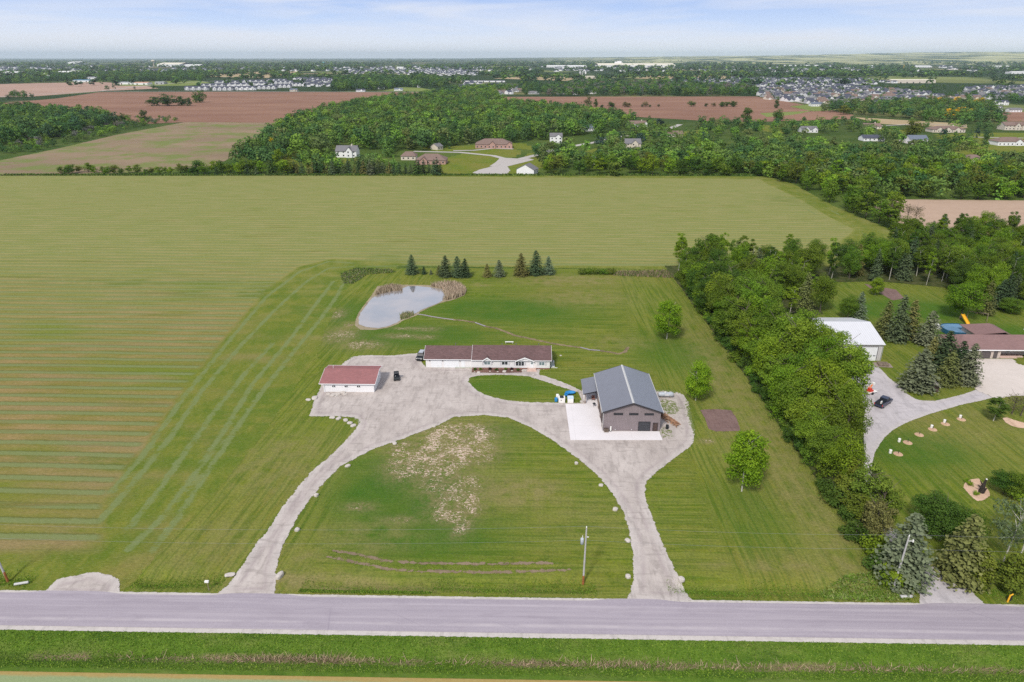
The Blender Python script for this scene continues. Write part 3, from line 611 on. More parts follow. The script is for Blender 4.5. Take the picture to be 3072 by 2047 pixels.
far('stubble_field', [(-200, 530), (-200, 500), (0, 482), (180, 445), (350, 405), (560, 366), (850, 367), (810, 395), (740, 450), (640, 500), (300, 524), (100, 528)], .06, mixf, 120)
far('tan_field', [(2600, 598), (3300, 604), (3300, 720), (2900, 690), (2720, 680), (2640, 640)], .05, tanf, 80)
far('pasture', [(2370, 320), (2440, 312), (2520, 330), (2440, 335)], .14, greenf, 30)
far('pasture', [(2280, 340), (2440, 333), (2380, 345), (2300, 352)], .14, greenf, 30)
far('pasture', [(1150, 273), (1330, 276), (1260, 264), (1200, 262)], .16, greenf, 30)
far('pasture', [(560, 258), (350, 258), (400, 246), (600, 242), (640, 252)], .16, greenf, 30)
far('pasture', [(1480, 236), (1700, 243), (1760, 232), (1560, 230)], .2, strawf, 30)
far('pasture', [(1900, 236), (2160, 240), (2200, 228), (1950, 227)], .2, strawf, 30)
far('pasture', [(600, 230), (800, 235), (900, 215), (640, 213)], .2, strawf, 30)
far('dry_meadow', [(2560, 352), (2900, 372), (2900, 385), (2640, 372)], .08, strawf, 30)
lawnf = grassmat('neighbourhood_grass', False)
for pts in ([(1000, 505), (900, 500), (820, 480), (840, 455), (1000, 470), (1040, 480)], [(1320, 525), (1330, 480), (1500, 440), (1560, 455), (1500, 490), (1600, 480), (1620, 500), (1560, 528)],
            [(1500, 440), (1330, 455), (1280, 445), (1560, 430), (1600, 450)], [(1590, 460), (1680, 470), (1620, 490), (1560, 490)], [(1760, 455), (1830, 435), (1800, 450), (1790, 460)],
            [(1900, 385), (1990, 392), (1960, 405), (1910, 405)], [(2060, 395), (2100, 390), (2090, 420), (2050, 410)], [(2640, 385), (2740, 395), (2700, 410), (2650, 405)], [(2820, 405), (3072, 400), (3072, 465), (2900, 470), (2880, 440)], [(2290, 375), (2360, 385), (2350, 400), (2290, 395)]):
    a = np.asarray(GP(pts)); sheet('residential_lawn', np.linspace(a[:, 0].min() - 3, a[:, 0].max() + 3, 24), np.linspace(a[:, 1].min() - 3, a[:, 1].max() + 3, 24), [a.tolist()], .04 + .012 * len([1 for q in col.objects if q.name.startswith('residential')]), lawnf, .5)
rdm = concrete('pale_road', (.43, .395, .37), 60)
def road_strip(pts, w, z=.14, name='residential_street'):
    m = MB(); P_ = [Vector(p) for p in GP(pts)]
    N_ = []
    for i in range(len(P_)):
        d = (P_[min(i + 1, len(P_) - 1)] - P_[max(i - 1, 0)]).normalized(); N_.append(Vector((-d.y, d.x)) * w / 2)
    for i in range(len(P_) - 1):
        a, b, c_, d_ = P_[i] - N_[i], P_[i + 1] - N_[i + 1], P_[i + 1] + N_[i + 1], P_[i] + N_[i]
        m.add([(a.x, a.y, z), (b.x, b.y, z), (c_.x, c_.y, z), (d_.x, d_.y, z)], [(3, 2, 1, 0)])
    o = m.build(name, rdm); tag(o, kind='structure'); o.location.z = .012 * len([1 for q in col.objects if q.name.startswith(name)])
    return o
culd = [(1420, 519), (1440, 510), (1480, 500), (1496, 485), (1500, 474), (1560, 478), (1585, 476), (1600, 480), (1560, 490), (1520, 500), (1528, 512), (1520, 521), (1480, 525), (1440, 524)]
a_c = GP(culd); o = sheet('cul_de_sac', *bbox_grid(a_c, .8), [a_c], .12, rdm, .1)
road_strip([(1480, 500), (1498, 488), (1510, 476), (1480, 468), (1380, 458), (1290, 456), (1240, 455)], 6)
road_strip([(1510, 476), (1560, 478), (1610, 466), (1660, 450), (1760, 432), (1800, 425), (1850, 412), (1930, 403), (1990, 392), (2020, 382), (2040, 374)], 7)
road_strip([(1360, 453), (1420, 452), (1480, 446), (1540, 448)], 5)
road_strip([(0, 291), (100, 284), (200, 280), (300, 274), (420, 275), (600, 274), (900, 276), (1300, 277)], 9, .25, 'country_road')
road_strip([(300, 274), (400, 262), (520, 250), (640, 244), (700, 240)], 9, .25, 'country_road')
road_strip([(2360, 300), (2460, 318), (2560, 326), (2700, 330)], 8, .25, 'country_road')
road_strip([(2960, 322), (3072, 328)], 7, .25, 'country_road')
road_strip([(2900, 412), (3072, 415)], 5); road_strip([(2690, 420), (2760, 440)], 6)
road_strip([(2600, 380), (2780, 372), (2900, 380)], 5)

# ================================================================== buildings of the two yards
M = {}
M['white'] = mat('white_siding', (.72, .71, .72), .6, .03, .6)
M['whitesid'] = None
k = S('lap_siding', .6, .2); sp = k.n('ShaderNodeSeparateXYZ'); k.l(k.pos(), sp.inputs[0]); lap = k.mth('FRACT', k.mth('DIVIDE', sp.outputs[2], .2))
k.base(k.mix(k.rng(lap, .0, .14, .35, 0), k.mix(k.rng(k.noise(.5, 4), .35, .7), (.68, .66, .66), (.74, .72, .72)), (.45, .43, .44))); k.bump(lap, .3, .02); M['siding'] = k.m
M['trim'] = mat('white_trim', (.84, .84, .85), .5, .02)
M['door'] = mat('white_door', (.74, .75, .77), .45, .02)
M['glass'] = mat('dark_glass', (.02, .026, .035), .08, .3, 1, .8)
M['carglass'] = mat('car_glass', (.02, .024, .032), .42, .2, 1, .25)
M['glassl'] = mat('pale_glass', (.16, .22, .24), .1, .3, 1, .8)
M['shut'] = mat('grey_shutter', (.52, .50, .52), .7, .06)
M['roofh'] = shingle('brown_shingle', (.118, .074, .072), (.185, .112, .112), mottle=.8)
M['roofl'] = shingle('red_shingle', (.27, .125, .125), (.40, .17, .17))
M['roofb'] = shingle('mauve_shingle', (.22, .135, .13), (.30, .185, .175))
M['drip'] = mat('drip_edge', (.16, .15, .165), .8, .05)
M['brick'] = mat('cream_brick', (.50, .42, .37), .9, .12, 3)
M['found'] = mat('red_foundation', (.30, .14, .11), .9, .2, 2)
M['step'] = mat('pink_concrete_steps', (.58, .42, .36), .9, .08)
M['gwall'] = ribbed('mauve_ribbed_metal', (.228, .188, .198), .165, 0, .5)
M['gside'] = ribbed('mauve_ribbed_metal_side', (.262, .212, .222), .165, 1, .5)
M['groof'] = ribbed('slate_metal_roof', (.185, .188, .222), .23, 1, .26, .35, .05, .25)
_b = M['groof'].node_tree.nodes['Principled BSDF']; _b.inputs['Coat Weight'].default_value = .7; _b.inputs['Coat Roughness'].default_value = .22; _b.inputs['Coat IOR'].default_value = 1.7
M['gtrim'] = mat('pale_metal_trim', (.50, .49, .48), .35, .05, 1, .5)
M['dtrim'] = mat('dark_trim', (.035, .033, .04), .5, .1)
M['ddoor'] = ribbed('charcoal_door', (.045, .046, .054), .3, 2, .45)
M['cavity'] = mat('brown_door_panel', (.075, .05, .045), .7, .2)
M['stone'] = mat('stone_base', (.30, .24, .21), .95, .25, 4)
M['wwall'] = ribbed('pale_grey_metal', (.52, .50, .50), .3, 0, .5, 0, .03, .2)
M['wside'] = ribbed('pale_grey_metal_side', (.52, .50, .50), .3, 1, .5, 0, .03, .2)
M['wroof'] = ribbed('white_metal_roof', (.62, .62, .65), .3, 0, .35, 0, .03, .2)
M['wood'] = mat('weathered_wood', (.23, .18, .14), .9, .25, 2)
M['steel'] = mat('painted_tank_grey', (.42, .45, .50), .35, .08, 1, .5)
M['rubber'] = mat('black_rubber', (.018, .018, .02), .85, .1)
M['hub'] = mat('wheel_rim', (.35, .35, .36), .35, .1, 1, .5, .6)
M['black'] = mat('black_paint', (.014, .017, .025), .22, .2, 1, .6)
M['navy'] = mat('navy_paint', (.016, .024, .06), .2, .15, 1, .6)
M['plas'] = mat('dull_black_plastic', (.022, .025, .028), .6, .15)
M['redp'] = mat('red_paint', (.55, .05, .03), .4, .1)
M['orange'] = mat('orange_paint', (.75, .22, .04), .45, .1)
M['yellow'] = mat('yellow_plastic', (.80, .42, .03), .45, .06)
M['blue'] = mat('blue_plastic', (.03, .22, .50), .45, .1)
M['whitep'] = mat('white_plastic', (.78, .76, .73), .5, .05)
M['pole'] = mat('bleached_pole', (.42, .40, .40), .9, .12, 2)
M['polebase'] = mat('creosote_pole_foot', (.30, .11, .04), .9, .15, 2)
M['stonew'] = mat('limestone_boulder', (.52, .47, .43), .95, .12, 1.5, bump=.6)
M['bark'] = mat('grey_bark', (.13, .105, .085), .95, .25, 3)
M['birch'] = mat('pale_birch_bark', (.48, .46, .40), .9, .25, 2)
M['tank'] = mat('white_sticker', (.7, .68, .7), .5, .05)
M['wire'] = mat('grey_wire', (.28, .28, .30), .5, .05)
M['poolw'] = mat('pale_blue_pool_cover', (.16, .29, .44), .25, .12, .35, .6)
M['poold'] = mat('dark_blue_pool_liner', (.02, .09, .16), .3, .15)

def roof_pair(root, name, x0, x1, yf, yr, yb, zf, zr, zb, mt, th=.08, along='x', edge=M['trim']):
    """two slopes meeting at a ridge; along='x' ridge runs left-right"""
    m = MB(root.location)
    def P(a, b, c): return (a, b, c) if along == 'x' else (b, a, c)
    f = [P(x0, yf, zf), P(x1, yf, zf), P(x1, yr, zr), P(x0, yr, zr)]; b = [P(x0, yr, zr), P(x1, yr, zr), P(x1, yb, zb), P(x0, yb, zb)]
    if along != 'x': f = f[::-1]; b = b[::-1]
    m.slab(f, th); m.slab(b, th); o = m.build(name, mt, root)
    e = MB(root.location)             # fascia and rake boards just outside the slab edges
    for (ya, za), (yb_, zb_) in (((yf, zf), (yr, zr)), ((yr, zr), (yb, zb))):
        for xx in (x0 - .05, x1):
            q = [P(xx, ya, za + .012), P(xx, yb_, zb_ + .012), P(xx, yb_, zb_ - th - .04), P(xx, ya, za - th - .04)]
            e.prism(q, (1, 0, 0) if along == 'x' else (0, 1, 0), .05)
    e.box(*((x0 - .05, x1 + .05, yf - .11, yf - .005) if along == 'x' else (yf - .11, yf - .005, x0 - .05, x1 + .05)), zf - th - .03, zf + .005)
    e.box(*((x0 - .05, x1 + .05, yb + .005, yb + .11) if along == 'x' else (yb + .005, yb + .11, x0 - .05, x1 + .05)), zb - th - .03, zb + .005)
    e.build('fascia', edge, o)
    return o
def gable_walls(root, name, x0, x1, y0, y1, ze0, zr, yr, ze1, mt, z0=0, along='x', drop=.2):
    m = MB(root.location)
    pf = [(y0, z0), (y1, z0), (y1, ze1 - drop), (yr, zr - drop), (y0, ze0 - drop)]
    if along == 'x': m.prism([(x0, a, b) for a, b in pf], (1, 0, 0), x1 - x0)
    else: m.prism([(a, x0, b) for a, b in pf], (0, 1, 0), x1 - x0)
    return m.build(name, mt, root)
def window(root, x0, x1, z0, z1, y, g='glass', mull=1, frame='trim'):
    m = MB(root.location); t = .09
    m.box(x0 - t, x1 + t, y - .06, y - .002, z1, z1 + t); m.box(x0 - t, x1 + t, y - .07, y - .002, z0 - t, z0)
    m.box(x0 - t, x0, y - .06, y - .002, z0, z1); m.box(x1, x1 + t, y - .06, y - .002, z0, z1)
    for i in range(1, mull + 1):
        xm = x0 + (x1 - x0) * i / (mull + 1); m.box(xm - .04, xm + .04, y - .05, y - .002, z0, z1)
    o = m.build('window', M[frame], root)
    p_ = MB(root.location); p_.box(x0, x1, y - .025, y - .004, z0, z1); p_.build('pane', M[g], o)
    return o
def panel(root, name, x0, x1, z0, z1, y, mt, th=.05, lab=None):
    m = MB(root.location); m.box(x0, x1, y - th, y - .002, z0, z1); o = m.build(name, mt, root)
    if lab: o['label'] = lab
    return o

# --- ranch house with attached garage
H = thing('ranch_house', 'long white ranch house with brown shingle roof and two small front gables', 'house', (-10, 164, .05))
gable_walls(H, 'garage_wall', -26.0, -13.85, 164.6, 172.6, 2.62, 4.75, 168.5, 2.62, M['siding'])
gable_walls(H, 'wall', -13.8, 6.75, 163.95, 173.3, 2.80, 4.95, 168.55, 2.80, M['siding'], .42)
m = MB(H.location); m.box(-13.7, 6.65, 164.05, 173.2, 0, .418); m.build('foundation', M['found'], H)
rf = roof_pair(H, 'garage_roof', -26.45, -13.87, 164.22, 168.5, 173.1, 2.56, 4.75, 2.50, M['roofh'])
rf = roof_pair(H, 'roof', -13.8, 7.2, 163.6, 168.55, 173.75, 2.70, 4.95, 2.66, M['roofh'])
for xa in (-18.5, -6.0, -2.2, 3.9):
    m = MB(H.location); m.tube((xa, 170.1, 4.1), (xa, 170.1, 4.75), .08, n=8); m.lathe((xa, 170.1, 4.7), [(.14, 0), (.14, .08), (.02, .12)], 8); m.build('roof_vent', M['drip'], rf)
def front_gable(xc, hw, zp):
    m = MB(H.location); ye = 163.38; yb = 163.5 + (zp - 2.62) / (4.95 - 2.62) * 5.05
    e0 = (xc - hw, ye, 2.66); e1 = (xc + hw, ye, 2.66); pk = (xc, ye, zp); bk = (xc, yb, zp + .02); b0 = (xc - hw, 163.55, 2.69); b1 = (xc + hw, 163.55, 2.69)
    m.slab([e0, pk, bk, b0][::-1][0:4], .10); m.slab([pk, e1, b1, bk][::-1], .10); o = m.build('gable_roof', M['roofh'], H)
    m = MB(H.location)
    for s_ in (-1, 1):
        m.prism([(xc, ye - .08, zp + .05), (xc + s_ * (hw + .05), ye - .08, 2.66), (xc + s_ * (hw + .05), ye - .08, 2.42), (xc, ye - .08, zp - .2)][::s_], (0, 1, 0), .07)
    m.prism([(xc - hw * .32, ye - .05, zp - .32), (xc + hw * .32, ye - .05, zp - .32), (xc, ye - .05, zp - .10)], (0, 1, 0), .05)
    m.build('bargeboard', M['trim'], o)
    m = MB(H.location); m.prism([(xc - hw * .85, ye + .25, 2.66), (xc + hw * .85, ye + .25, 2.66), (xc, ye + .25, zp - .1)], (0, 1, 0), .04); m.build('gable_face', M['siding'], o)
front_gable(-9.7, 1.25, 3.50); front_gable(.15, 2.45, 3.60)
yw = 163.95
window(H, -10.5, -8.95, 1.3, 2.14, yw, 'glassl'); window(H, -5.85, -4.35, 1.3, 2.14, yw); window(H, -2.2, -.05, 1.05, 2.16, yw, mull=2); window(H, 3.95, 5.3, 1.25, 2.14, yw, 'glassl')
for a, b in ((-8.75, -8.35), (-11.05, -10.68), (-6.35, -6.0), (-4.15, -3.8), (-2.7, -2.35), (.12, .45), (3.45, 3.8), (5.5, 5.85)): panel(H, 'shutter', a, b, 1.15, 2.2, yw, M['shut'])
d = panel(H, 'door', 1.6, 2.5, .45, 2.25, yw, M['door'], .06); m = MB(H.location); m.box(1.8, 2.3, yw - .08, yw - .062, 1.55, 2.05); m.build('door_window', M['glassl'], d)
m = MB(H.location); m.box(.9, 3.1, 162.9, 163.9, 0, .42); m.box(.7, 3.3, 162.3, 162.9, 0, .2); m.box(.9, 1.0, 162.9, 163.0, .42, 1.2); m.box(3.0, 3.1, 162.9, 163.0, .42, 1.2); m.build('front_steps', M['step'], H)
for a, b in ((-24.6, -21.8), (-21.2, -17.2)):
    d = panel(H, 'garage_door', a, b, .02, 2.15, 164.6, M['door'], .04)
    m = MB(H.location)
    for z_ in (.55, 1.1, 1.62): m.box(a, b, 164.548, 164.558, z_, z_ + .02)
    m.build('panel_joint', M['shut'], d)
panel(H, 'side_door', -16.6, -15.7, .05, 2.1, 164.6, M['door'])
for xl in (-24.95, -21.5, -16.95): m = MB(H.location); m.box(xl - .08, xl + .08, 164.4, 164.59, 1.9, 2.15); m.build('wall_lamp', M['plas'], H)
m = MB(H.location); m.tube((-13.92, 163.8, .3), (-13.92, 163.8, 2.6), .05); m.build('downspout', M['trim'], H)
# flower bed contents
def blob_mesh(name, n, r, sz, seed=0, rough=.25, sub=2):
    import bmesh
    bm = bmesh.new(); bmesh.ops.create_icosphere(bm, subdivisions=sub, radius=1)
    for v in bm.verts:
        q = v.co.copy(); f_ = 1 + rough * mnoise.noise(q * 1.3 + Vector((seed * 7.1, 3, 1))) + rough * .6 * mnoise.noise(q * 3 + Vector((seed, 5, 2)))
        q = q * f_; q = Vector((max(-.8, min(.85, q.x)), max(-.82, min(.8, q.y)), max(-.6, min(.72, q.z)))); v.co = q
    me = bpy.data.meshes.new(name); bm.to_mesh(me); bm.free()
    for p_ in me.polygons: p_.use_smooth = False
    return me
bmesh_ = [blob_mesh('boulder', 1, 1, 1, s_) for s_ in range(5)]
for b_ in bmesh_: b_.materials.append(M['stonew'])
def boulder(x, y, s_, i_, lab, grp, flat=.75, rz=0, asp=1.0, name='boulder'):
    o = link(name, bmesh_[i_ % 5]); o.location = (x, y, .05 + s_ * flat * .35); o.scale = (s_ * asp, s_, s_ * flat); o.rotation_euler = (0, 0, rz); tag(o, lab, 'boulder', grp); return o
B = [(840, 1731, .62, 'tall white block beside the left driveway mouth', 1.25, 2.0), (892, 1592, .62, 'white boulder on the left drive edge, second up from the road', .8, 1), (949, 1489, .60, 'pointed white boulder halfway up the left drive curve', 1, 1), (1043, 1400, .62, 'white boulder inside the upper bend of the left drive', .6, 1.3),
     (1184, 1332, .65, 'tan boulder at the left of the bare stony patch', .6, 1.3), (1302, 1281, .5, 'pale boulder at the top of the stony patch by the gravel', .7, 1.2), (1729, 1392, .55, 'white boulder below the apron, top of the right drive', .8, 1), (1803, 1458, .55, 'white boulder on the right drive edge, second from the top', .7, 1.2),
     (1846, 1531, .65, 'white boulder where the right drive narrows', .8, 1), (1883, 1624, .62, 'broad white boulder left of the right drive, above the pole', .7, 1.2), (1884, 1733, .62, 'square white boulder at the left of the right driveway mouth', .9, 1), (2044, 1741, .68, 'white boulder standing alone right of the right driveway mouth', .8, 1.2), (690, 1727, .6, 'long white stone in tall grass left of the left driveway', .6, 2.0)]
for i_, (a, b, s_, lb, fl_, asp) in enumerate(B): boulder(*G(a, b), s_ * .80, i_, lb, 'white boulders marking the drive edges', fl_, i_ * 1.3 if asp < 1.9 else (.25 if i_ else 1.3), asp)
for i_, (a, b) in enumerate([(997, 1255), (1016, 1258), (1037, 1263), (1050, 1271), (1060, 1279)]): boulder(*G(a, b), .58, i_ + 2, ['flat white boulder, farthest left of the curved row of five', 'second boulder from the left in the curved row of five', 'middle boulder of the curved row of five', 'fourth boulder along the curved row of five', 'last boulder of the curved row of five, nearest the drive'][i_], 'curved row of boulders by the gravel corner', .55, i_, 1.3)
for i_, (a, b, s_) in enumerate([(985, 1184, .6), (1000, 1187, .95), (1014, 1184, .9), (1028, 1180, .8), (1036, 1184, .6), (944, 1196, 1.0), (925, 1201, .7), (1009, 1190, .5)]): boulder(*G(a, b), s_ * .8, i_, 'rough tan rock in the rubble below the white garage wall' if i_ not in (5, 6) else 'pale rock at the grass corner left of the garage', 'rocks below the small garage' if i_ not in (5, 6) else 'rocks at the gravel corner', .45, i_, 1.3)
for i_, (a, b, s_) in enumerate([(1436, 1120, .7), (1470, 1116, .35), (1493, 1117, .35), (1513, 1117, .75), (1536, 1114, .35), (1568, 1114, .45), (1576, 1113, .3), (1424, 1117, .25)]): boulder(*G(a, b), s_ * .8, i_, 'pale rock among red mulch in the house flower bed', 'rocks in the house flower bed', .6, i_)
for i_, (a, b, s_) in enumerate([(1742, 1185, .5), (1745, 1207, .7), (1752, 1211, .4)]): boulder(*G(a, b), s_ * .7, i_, 'tan rock at the lawn edge beside the porch walk', 'rocks beside the porch walk', .6, i_)
for i_, (a, b) in enumerate([(1600, 1125), (1682, 1068)]): boulder(*G(a, b), .35, i_, ['round stepping stone in front of the house steps', 'small white stone alone on the lawn right of the house'][i_], None, .4)

# --- small red-roofed garage
K = thing('small_garage', 'small white garage with red shingle roof and three high windows', 'garage', (-43, 153, .05))
gable_walls(K, 'wall', -49.1, -36.7, 149.75, 157.9, 2.52, 3.82, 155.3, 3.32, M['white'])
rf = roof_pair(K, 'roof', -50.0, -36.25, 149.35, 155.3, 158.5, 2.46, 3.82, 3.22, M['roofl'])
m = MB(K.location); m.box(-50.0, -36.3, 149.26, 149.6, 2.435, 2.455) if 0 else None
for a in (-46.95, -43.9, -40.85):
    for d_ in (0, .46): window(K, a + d_, a + d_ + .33, 1.38, 1.84, 149.75, mull=0) if d_ == 0 or 1 else None
m = MB(K.location); m.box(-36.695, -36.64, 150.6, 156.8, .05, 2.3); m.build('garage_door', M['door'], K)
m = MB(K.location); m.tube((-48.9, 149.6, 0), (-48.9, 149.6, 2.3), .05); m.build('downspout', M['trim'], K)
m = MB(K.location); m.tube((-48.0, 155.8, 3.6), (-48.0, 155.8, 4.4), .05); m.build('roof_vent', M['trim'], rf)

# --- grey metal barn with porch
Bn = thing('metal_barn', 'large mauve-grey metal barn with slate metal roof and dark roll-up door', 'barn', (23.65, 141, .1))
zb = .0
m = MB(Bn.location); yc = 23.65
m.prism([(17.5, 132.1, .0), (29.8, 132.1, .0), (29.8, 132.1, 4.85), (23.65, 132.1, 6.98), (17.5, 132.1, 4.85)], (0, 1, 0), 18.9); m.build('wall', M['gwall'], Bn)
m = MB(Bn.location)
m.slab([(23.65, 131.65, 7.2), (23.65, 151.4, 7.2), (17.05, 151.4, 4.9), (17.05, 131.65, 4.9)], .14); m.slab([(23.65, 131.65, 7.2), (30.25, 131.65, 4.9), (30.25, 151.4, 4.9), (23.65, 151.4, 7.2)], .14)
rf = m.build('roof', M['groof'], Bn)
m = MB(Bn.location); m.prism([(23.4, 131.6, 7.17), (23.65, 131.6, 7.27), (23.9, 131.6, 7.17), (23.65, 131.6, 7.215)][::-1], (0, 1, 0), 19.85); m.build('ridge_cap', M['gtrim'], rf)
for xx in (16.92, 30.26): m = MB(Bn.location); m.box(xx, xx + .12, 131.6, 151.45, 4.72, 4.93); m.build('gutter', M['gtrim'], rf)
for y_ in (131.58, 151.41):
    m = MB(Bn.location)
    for s_ in (-1, 1): m.prism([(23.65, y_, 7.22), (23.65 + s_ * 6.6, y_, 4.92), (23.65 + s_ * 6.6, y_, 4.66), (23.65, y_, 6.95)][::s_], (0, 1, 0), .06)
    m.build('rake_trim', M['dtrim'], rf)
for a, b in ((19.65, 21.5), (23.0, 24.85), (26.35, 28.2)): window(Bn, a, b, 4.1, 4.42, 132.1, mull=0, frame='dtrim')
d = panel(Bn, 'roll_up_door', 25.2, 27.6, .06, 2.3, 132.1, M['ddoor'])
m = MB(Bn.location); m.box(25.08, 25.2, 132.02, 132.098, .04, 2.42); m.box(27.6, 27.72, 132.02, 132.098, .04, 2.42); m.box(25.2, 27.6, 132.02, 132.098, 2.3, 2.42); m.build('door_frame', M['dtrim'], d)
d = panel(Bn, 'entry_door', 28.35, 29.3, .06, 2.08, 132.1, M['cavity']); m = MB(Bn.location); m.box(28.27, 28.35, 132.03, 132.098, .04, 2.16); m.box(29.3, 29.38, 132.03, 132.098, .04, 2.16); m.box(28.35, 29.3, 132.03, 132.098, 2.08, 2.16); m.build('door_frame', M['dtrim'], d)
for a, b, h_ in ((134.2, 137.6, 3.3), (138.6, 142.0, 3.3)):
    m = MB(Bn.location); m.box(17.42, 17.498, a, b, .06, h_); m.build('side_door', M['cavity'], Bn)
for q_ in ((137.7, 138.5, 4.6), (142.1, 142.9, 4.6), (132.4, 134.1, .9)): m = MB(Bn.location); m.box(17.3, 17.498, q_[0], q_[1], .05, q_[2]); m.build('stone_pier', M['stone'], Bn)
m = MB(Bn.location); m.tube((17.3, 131.95, .1), (17.3, 131.95, 4.7), .06); m.build('downspout', M['gtrim'], Bn)
for a in (20.1, 23.7): m = MB(Bn.location); m.box(a - .06, a + .06, 131.95, 132.09, .35, .5); m.build('wall_outlet', M['trim'], Bn)
# porch
m = MB(Bn.location); m.slab([(13.95, 144.5, 2.75), (17.28, 144.9, 3.35), (17.28, 152.9, 3.35), (13.95, 152.5, 2.75)], .12); pr = m.build('porch_roof', M['groof'], Bn)
m = MB(Bn.location); m.prism([(13.95, 144.42, 2.76), (17.2, 144.82, 3.36), (17.2, 144.82, 3.0), (13.95, 144.42, 2.55)][::-1], (0, 1, 0), .07); m.build('porch_fascia', M['dtrim'], pr)
for y_ in (144.9, 152.2): m = MB(Bn.location); m.box(14.4, 14.6, y_ - .1, y_ + .1, 0, 2.72); m.box(14.3, 14.7, y_ - .2, y_ + .2, 0, .7); m.build('porch_post', M['stone'], Bn)
# items by the barn
def crate(nm, lab, cat, x0, x1, y0, y1, h_, mt, grp=None):
    t = thing(nm, lab, cat, ((x0 + x1) / 2, (y0 + y1) / 2, .1), 0, grp); return t
t = crate('lattice_screen', 'brown lattice screen box at the left corner of the barn front', 'screen', 17.6, 18.6, 131.0, 132, .8, None)
m = MB(t.location)
for i_ in range(6): m.box(17.62 + i_ * .18, 17.68 + i_ * .18, 131.2, 131.24, .14, 1.0)
for i_ in range(5): m.box(17.6, 18.6, 131.18, 131.2, .2 + i_ * .18, .25 + i_ * .18)
m.build('lattice', M['wood'], t); m = MB(t.location); m.box(17.65, 18.55, 131.25, 131.9, .14, .9); m.build('box', M['cavity'], t)
t = crate('display_post', 'narrow white upright board standing against the barn front', 'board', 18.95, 19.2, 131.6, 131.9, 1.2, None)
m = MB(t.location); m.box(18.94, 19.22, 131.75, 131.85, .15, 1.35); m.build('board', M['whitep'], t); m = MB(t.location); m.box(18.88, 19.28, 131.6, 131.98, .142, .2); m.build('foot', M['dtrim'], t)
def tankc(t, x0, x1, y, z, r, mt, parent=None):
    m = MB(t.location); L_ = x1 - x0; m.lathe((x0, y, z), [(r * .25, 0), (r * .7, .12), (r * .95, .3), (r, .5), (r, L_ - .5), (r * .95, L_ - .3), (r * .7, L_ - .12), (r * .25, L_)], 18, 'x'); return m.build('vessel', mt, t, True)
t = thing('propane_tank', 'long grey propane tank on gravel right of the grey barn', 'tank', (34.2, 148.2, .1))
v = tankc(t, 32.3, 36.1, 148.3, .95, .55, M['steel']); m = MB(t.location); m.lathe((34.0, 148.3, 1.45), [(.2, 0), (.2, .15), (.05, .22)], 12); m.build('dome_cap', M['whitep'], v)
m = MB(t.location); m.box(33.9, 34.8, 147.73, 147.76, .85, 1.2); m.build('sticker', M['tank'], v)
for a in (33.2, 35.2): m = MB(t.location); m.box(a - .1, a + .1, 147.95, 148.65, .1, .52); m.build('saddle', M['stone'], t)
t = thing('propane_tank', 'small blue-grey tank end beside the white shed', 'tank', (98.0, 178.5, .1)); v = tankc(t, 97.3, 99.6, 178.5, 1.2, .75, M['steel'])
for a in (97.9, 99.0): m = MB(t.location); m.box(a - .1, a + .1, 178, 179, .1, .6); m.build('saddle', M['stone'], t)
t = thing('firewood_pile', 'heap of orange split firewood beside the grey barn', 'woodpile', (33, 137, .1)); m = MB(t.location)
mw = mat('split_firewood', (.33, .18, .11), .9, .45, 1.2); ml = MB(t.location)
for i_ in range(330):
    u, v_ = random.random(), random.gauss(0, .38); x_ = 31.6 + 2.9 * u + v_ * .75; y_ = 139.4 - 5.0 * u + v_ * .8; h_ = max(.05, .95 * math.exp(-v_ * v_ * 3) * (1 - .35 * u)) * random.uniform(.5, 1)
    a_ = random.uniform(0, 3.14); dx2, dy2 = .24 * math.cos(a_), .24 * math.sin(a_); (m if i_ % 3 else ml).tube((x_ - dx2, y_ - dy2, .12 + h_), (x_ + dx2, y_ + dy2, .12 + h_ * random.uniform(.7, 1)), .085, n=4)
m.build('split_logs', mw, t); ml.build('split_logs', mat('pale_firewood', (.45, .29, .19), .9, .3, 2), t)
t = thing('barrel', 'black metal barrel near the firewood heap', 'barrel', (31.7, 133.2, .1)); m = MB(t.location); m.lathe((31.7, 133.2, .1), [(.32, 0), (.34, .02), (.33, .3), (.345, .32), (.33, .34), (.33, .62), (.345, .64), (.33, .66), (.34, .9), (.30, .9), (.29, .82)], 16); m.build('shell', M['plas'], t, True)
def chest(x0, x1, y0, y1, h_, lab, lidmt, extra):
    t = thing('storage_chest', lab, 'chest', ((x0 + x1) / 2, y0, .1)); m = MB(t.location); m.box(x0, x1, y0, y1, .1, h_); m.build('body', M['whitep'], t)
    m = MB(t.location); m.box(x0 - .04, x1 + .04, y0 - .04, y1 + .04, h_ + .002, h_ + .1); o = m.build('lid', lidmt, t)
    if extra: m = MB(t.location); m.box(x0 + .3, x1 - .3, y0 + .2, y1 - .2, h_ + .102, h_ + .22); m.build('hatch', M['plas'], o); m = MB(t.location); m.box(x0 + .5, x0 + .75, y0 - .03, y0 - .002, .65, .85); m.build('latch', M['dtrim'], t)
chest(8.25, 9.75, 145.0, 146.5, 1.15, 'cream storage chest with dark lid items left of the concrete apron', M['whitep'], True)
chest(10.4, 11.75, 145.0, 146.4, 1.2, 'white box under a pale blue sheet at the apron corner', mat('pale_blue_sheet', (.55, .66, .80), .8, .1), False)
t = thing('kids_pool', 'bright blue plastic hulls stacked on grass behind the white box', 'boat', (10.9, 149, .1))
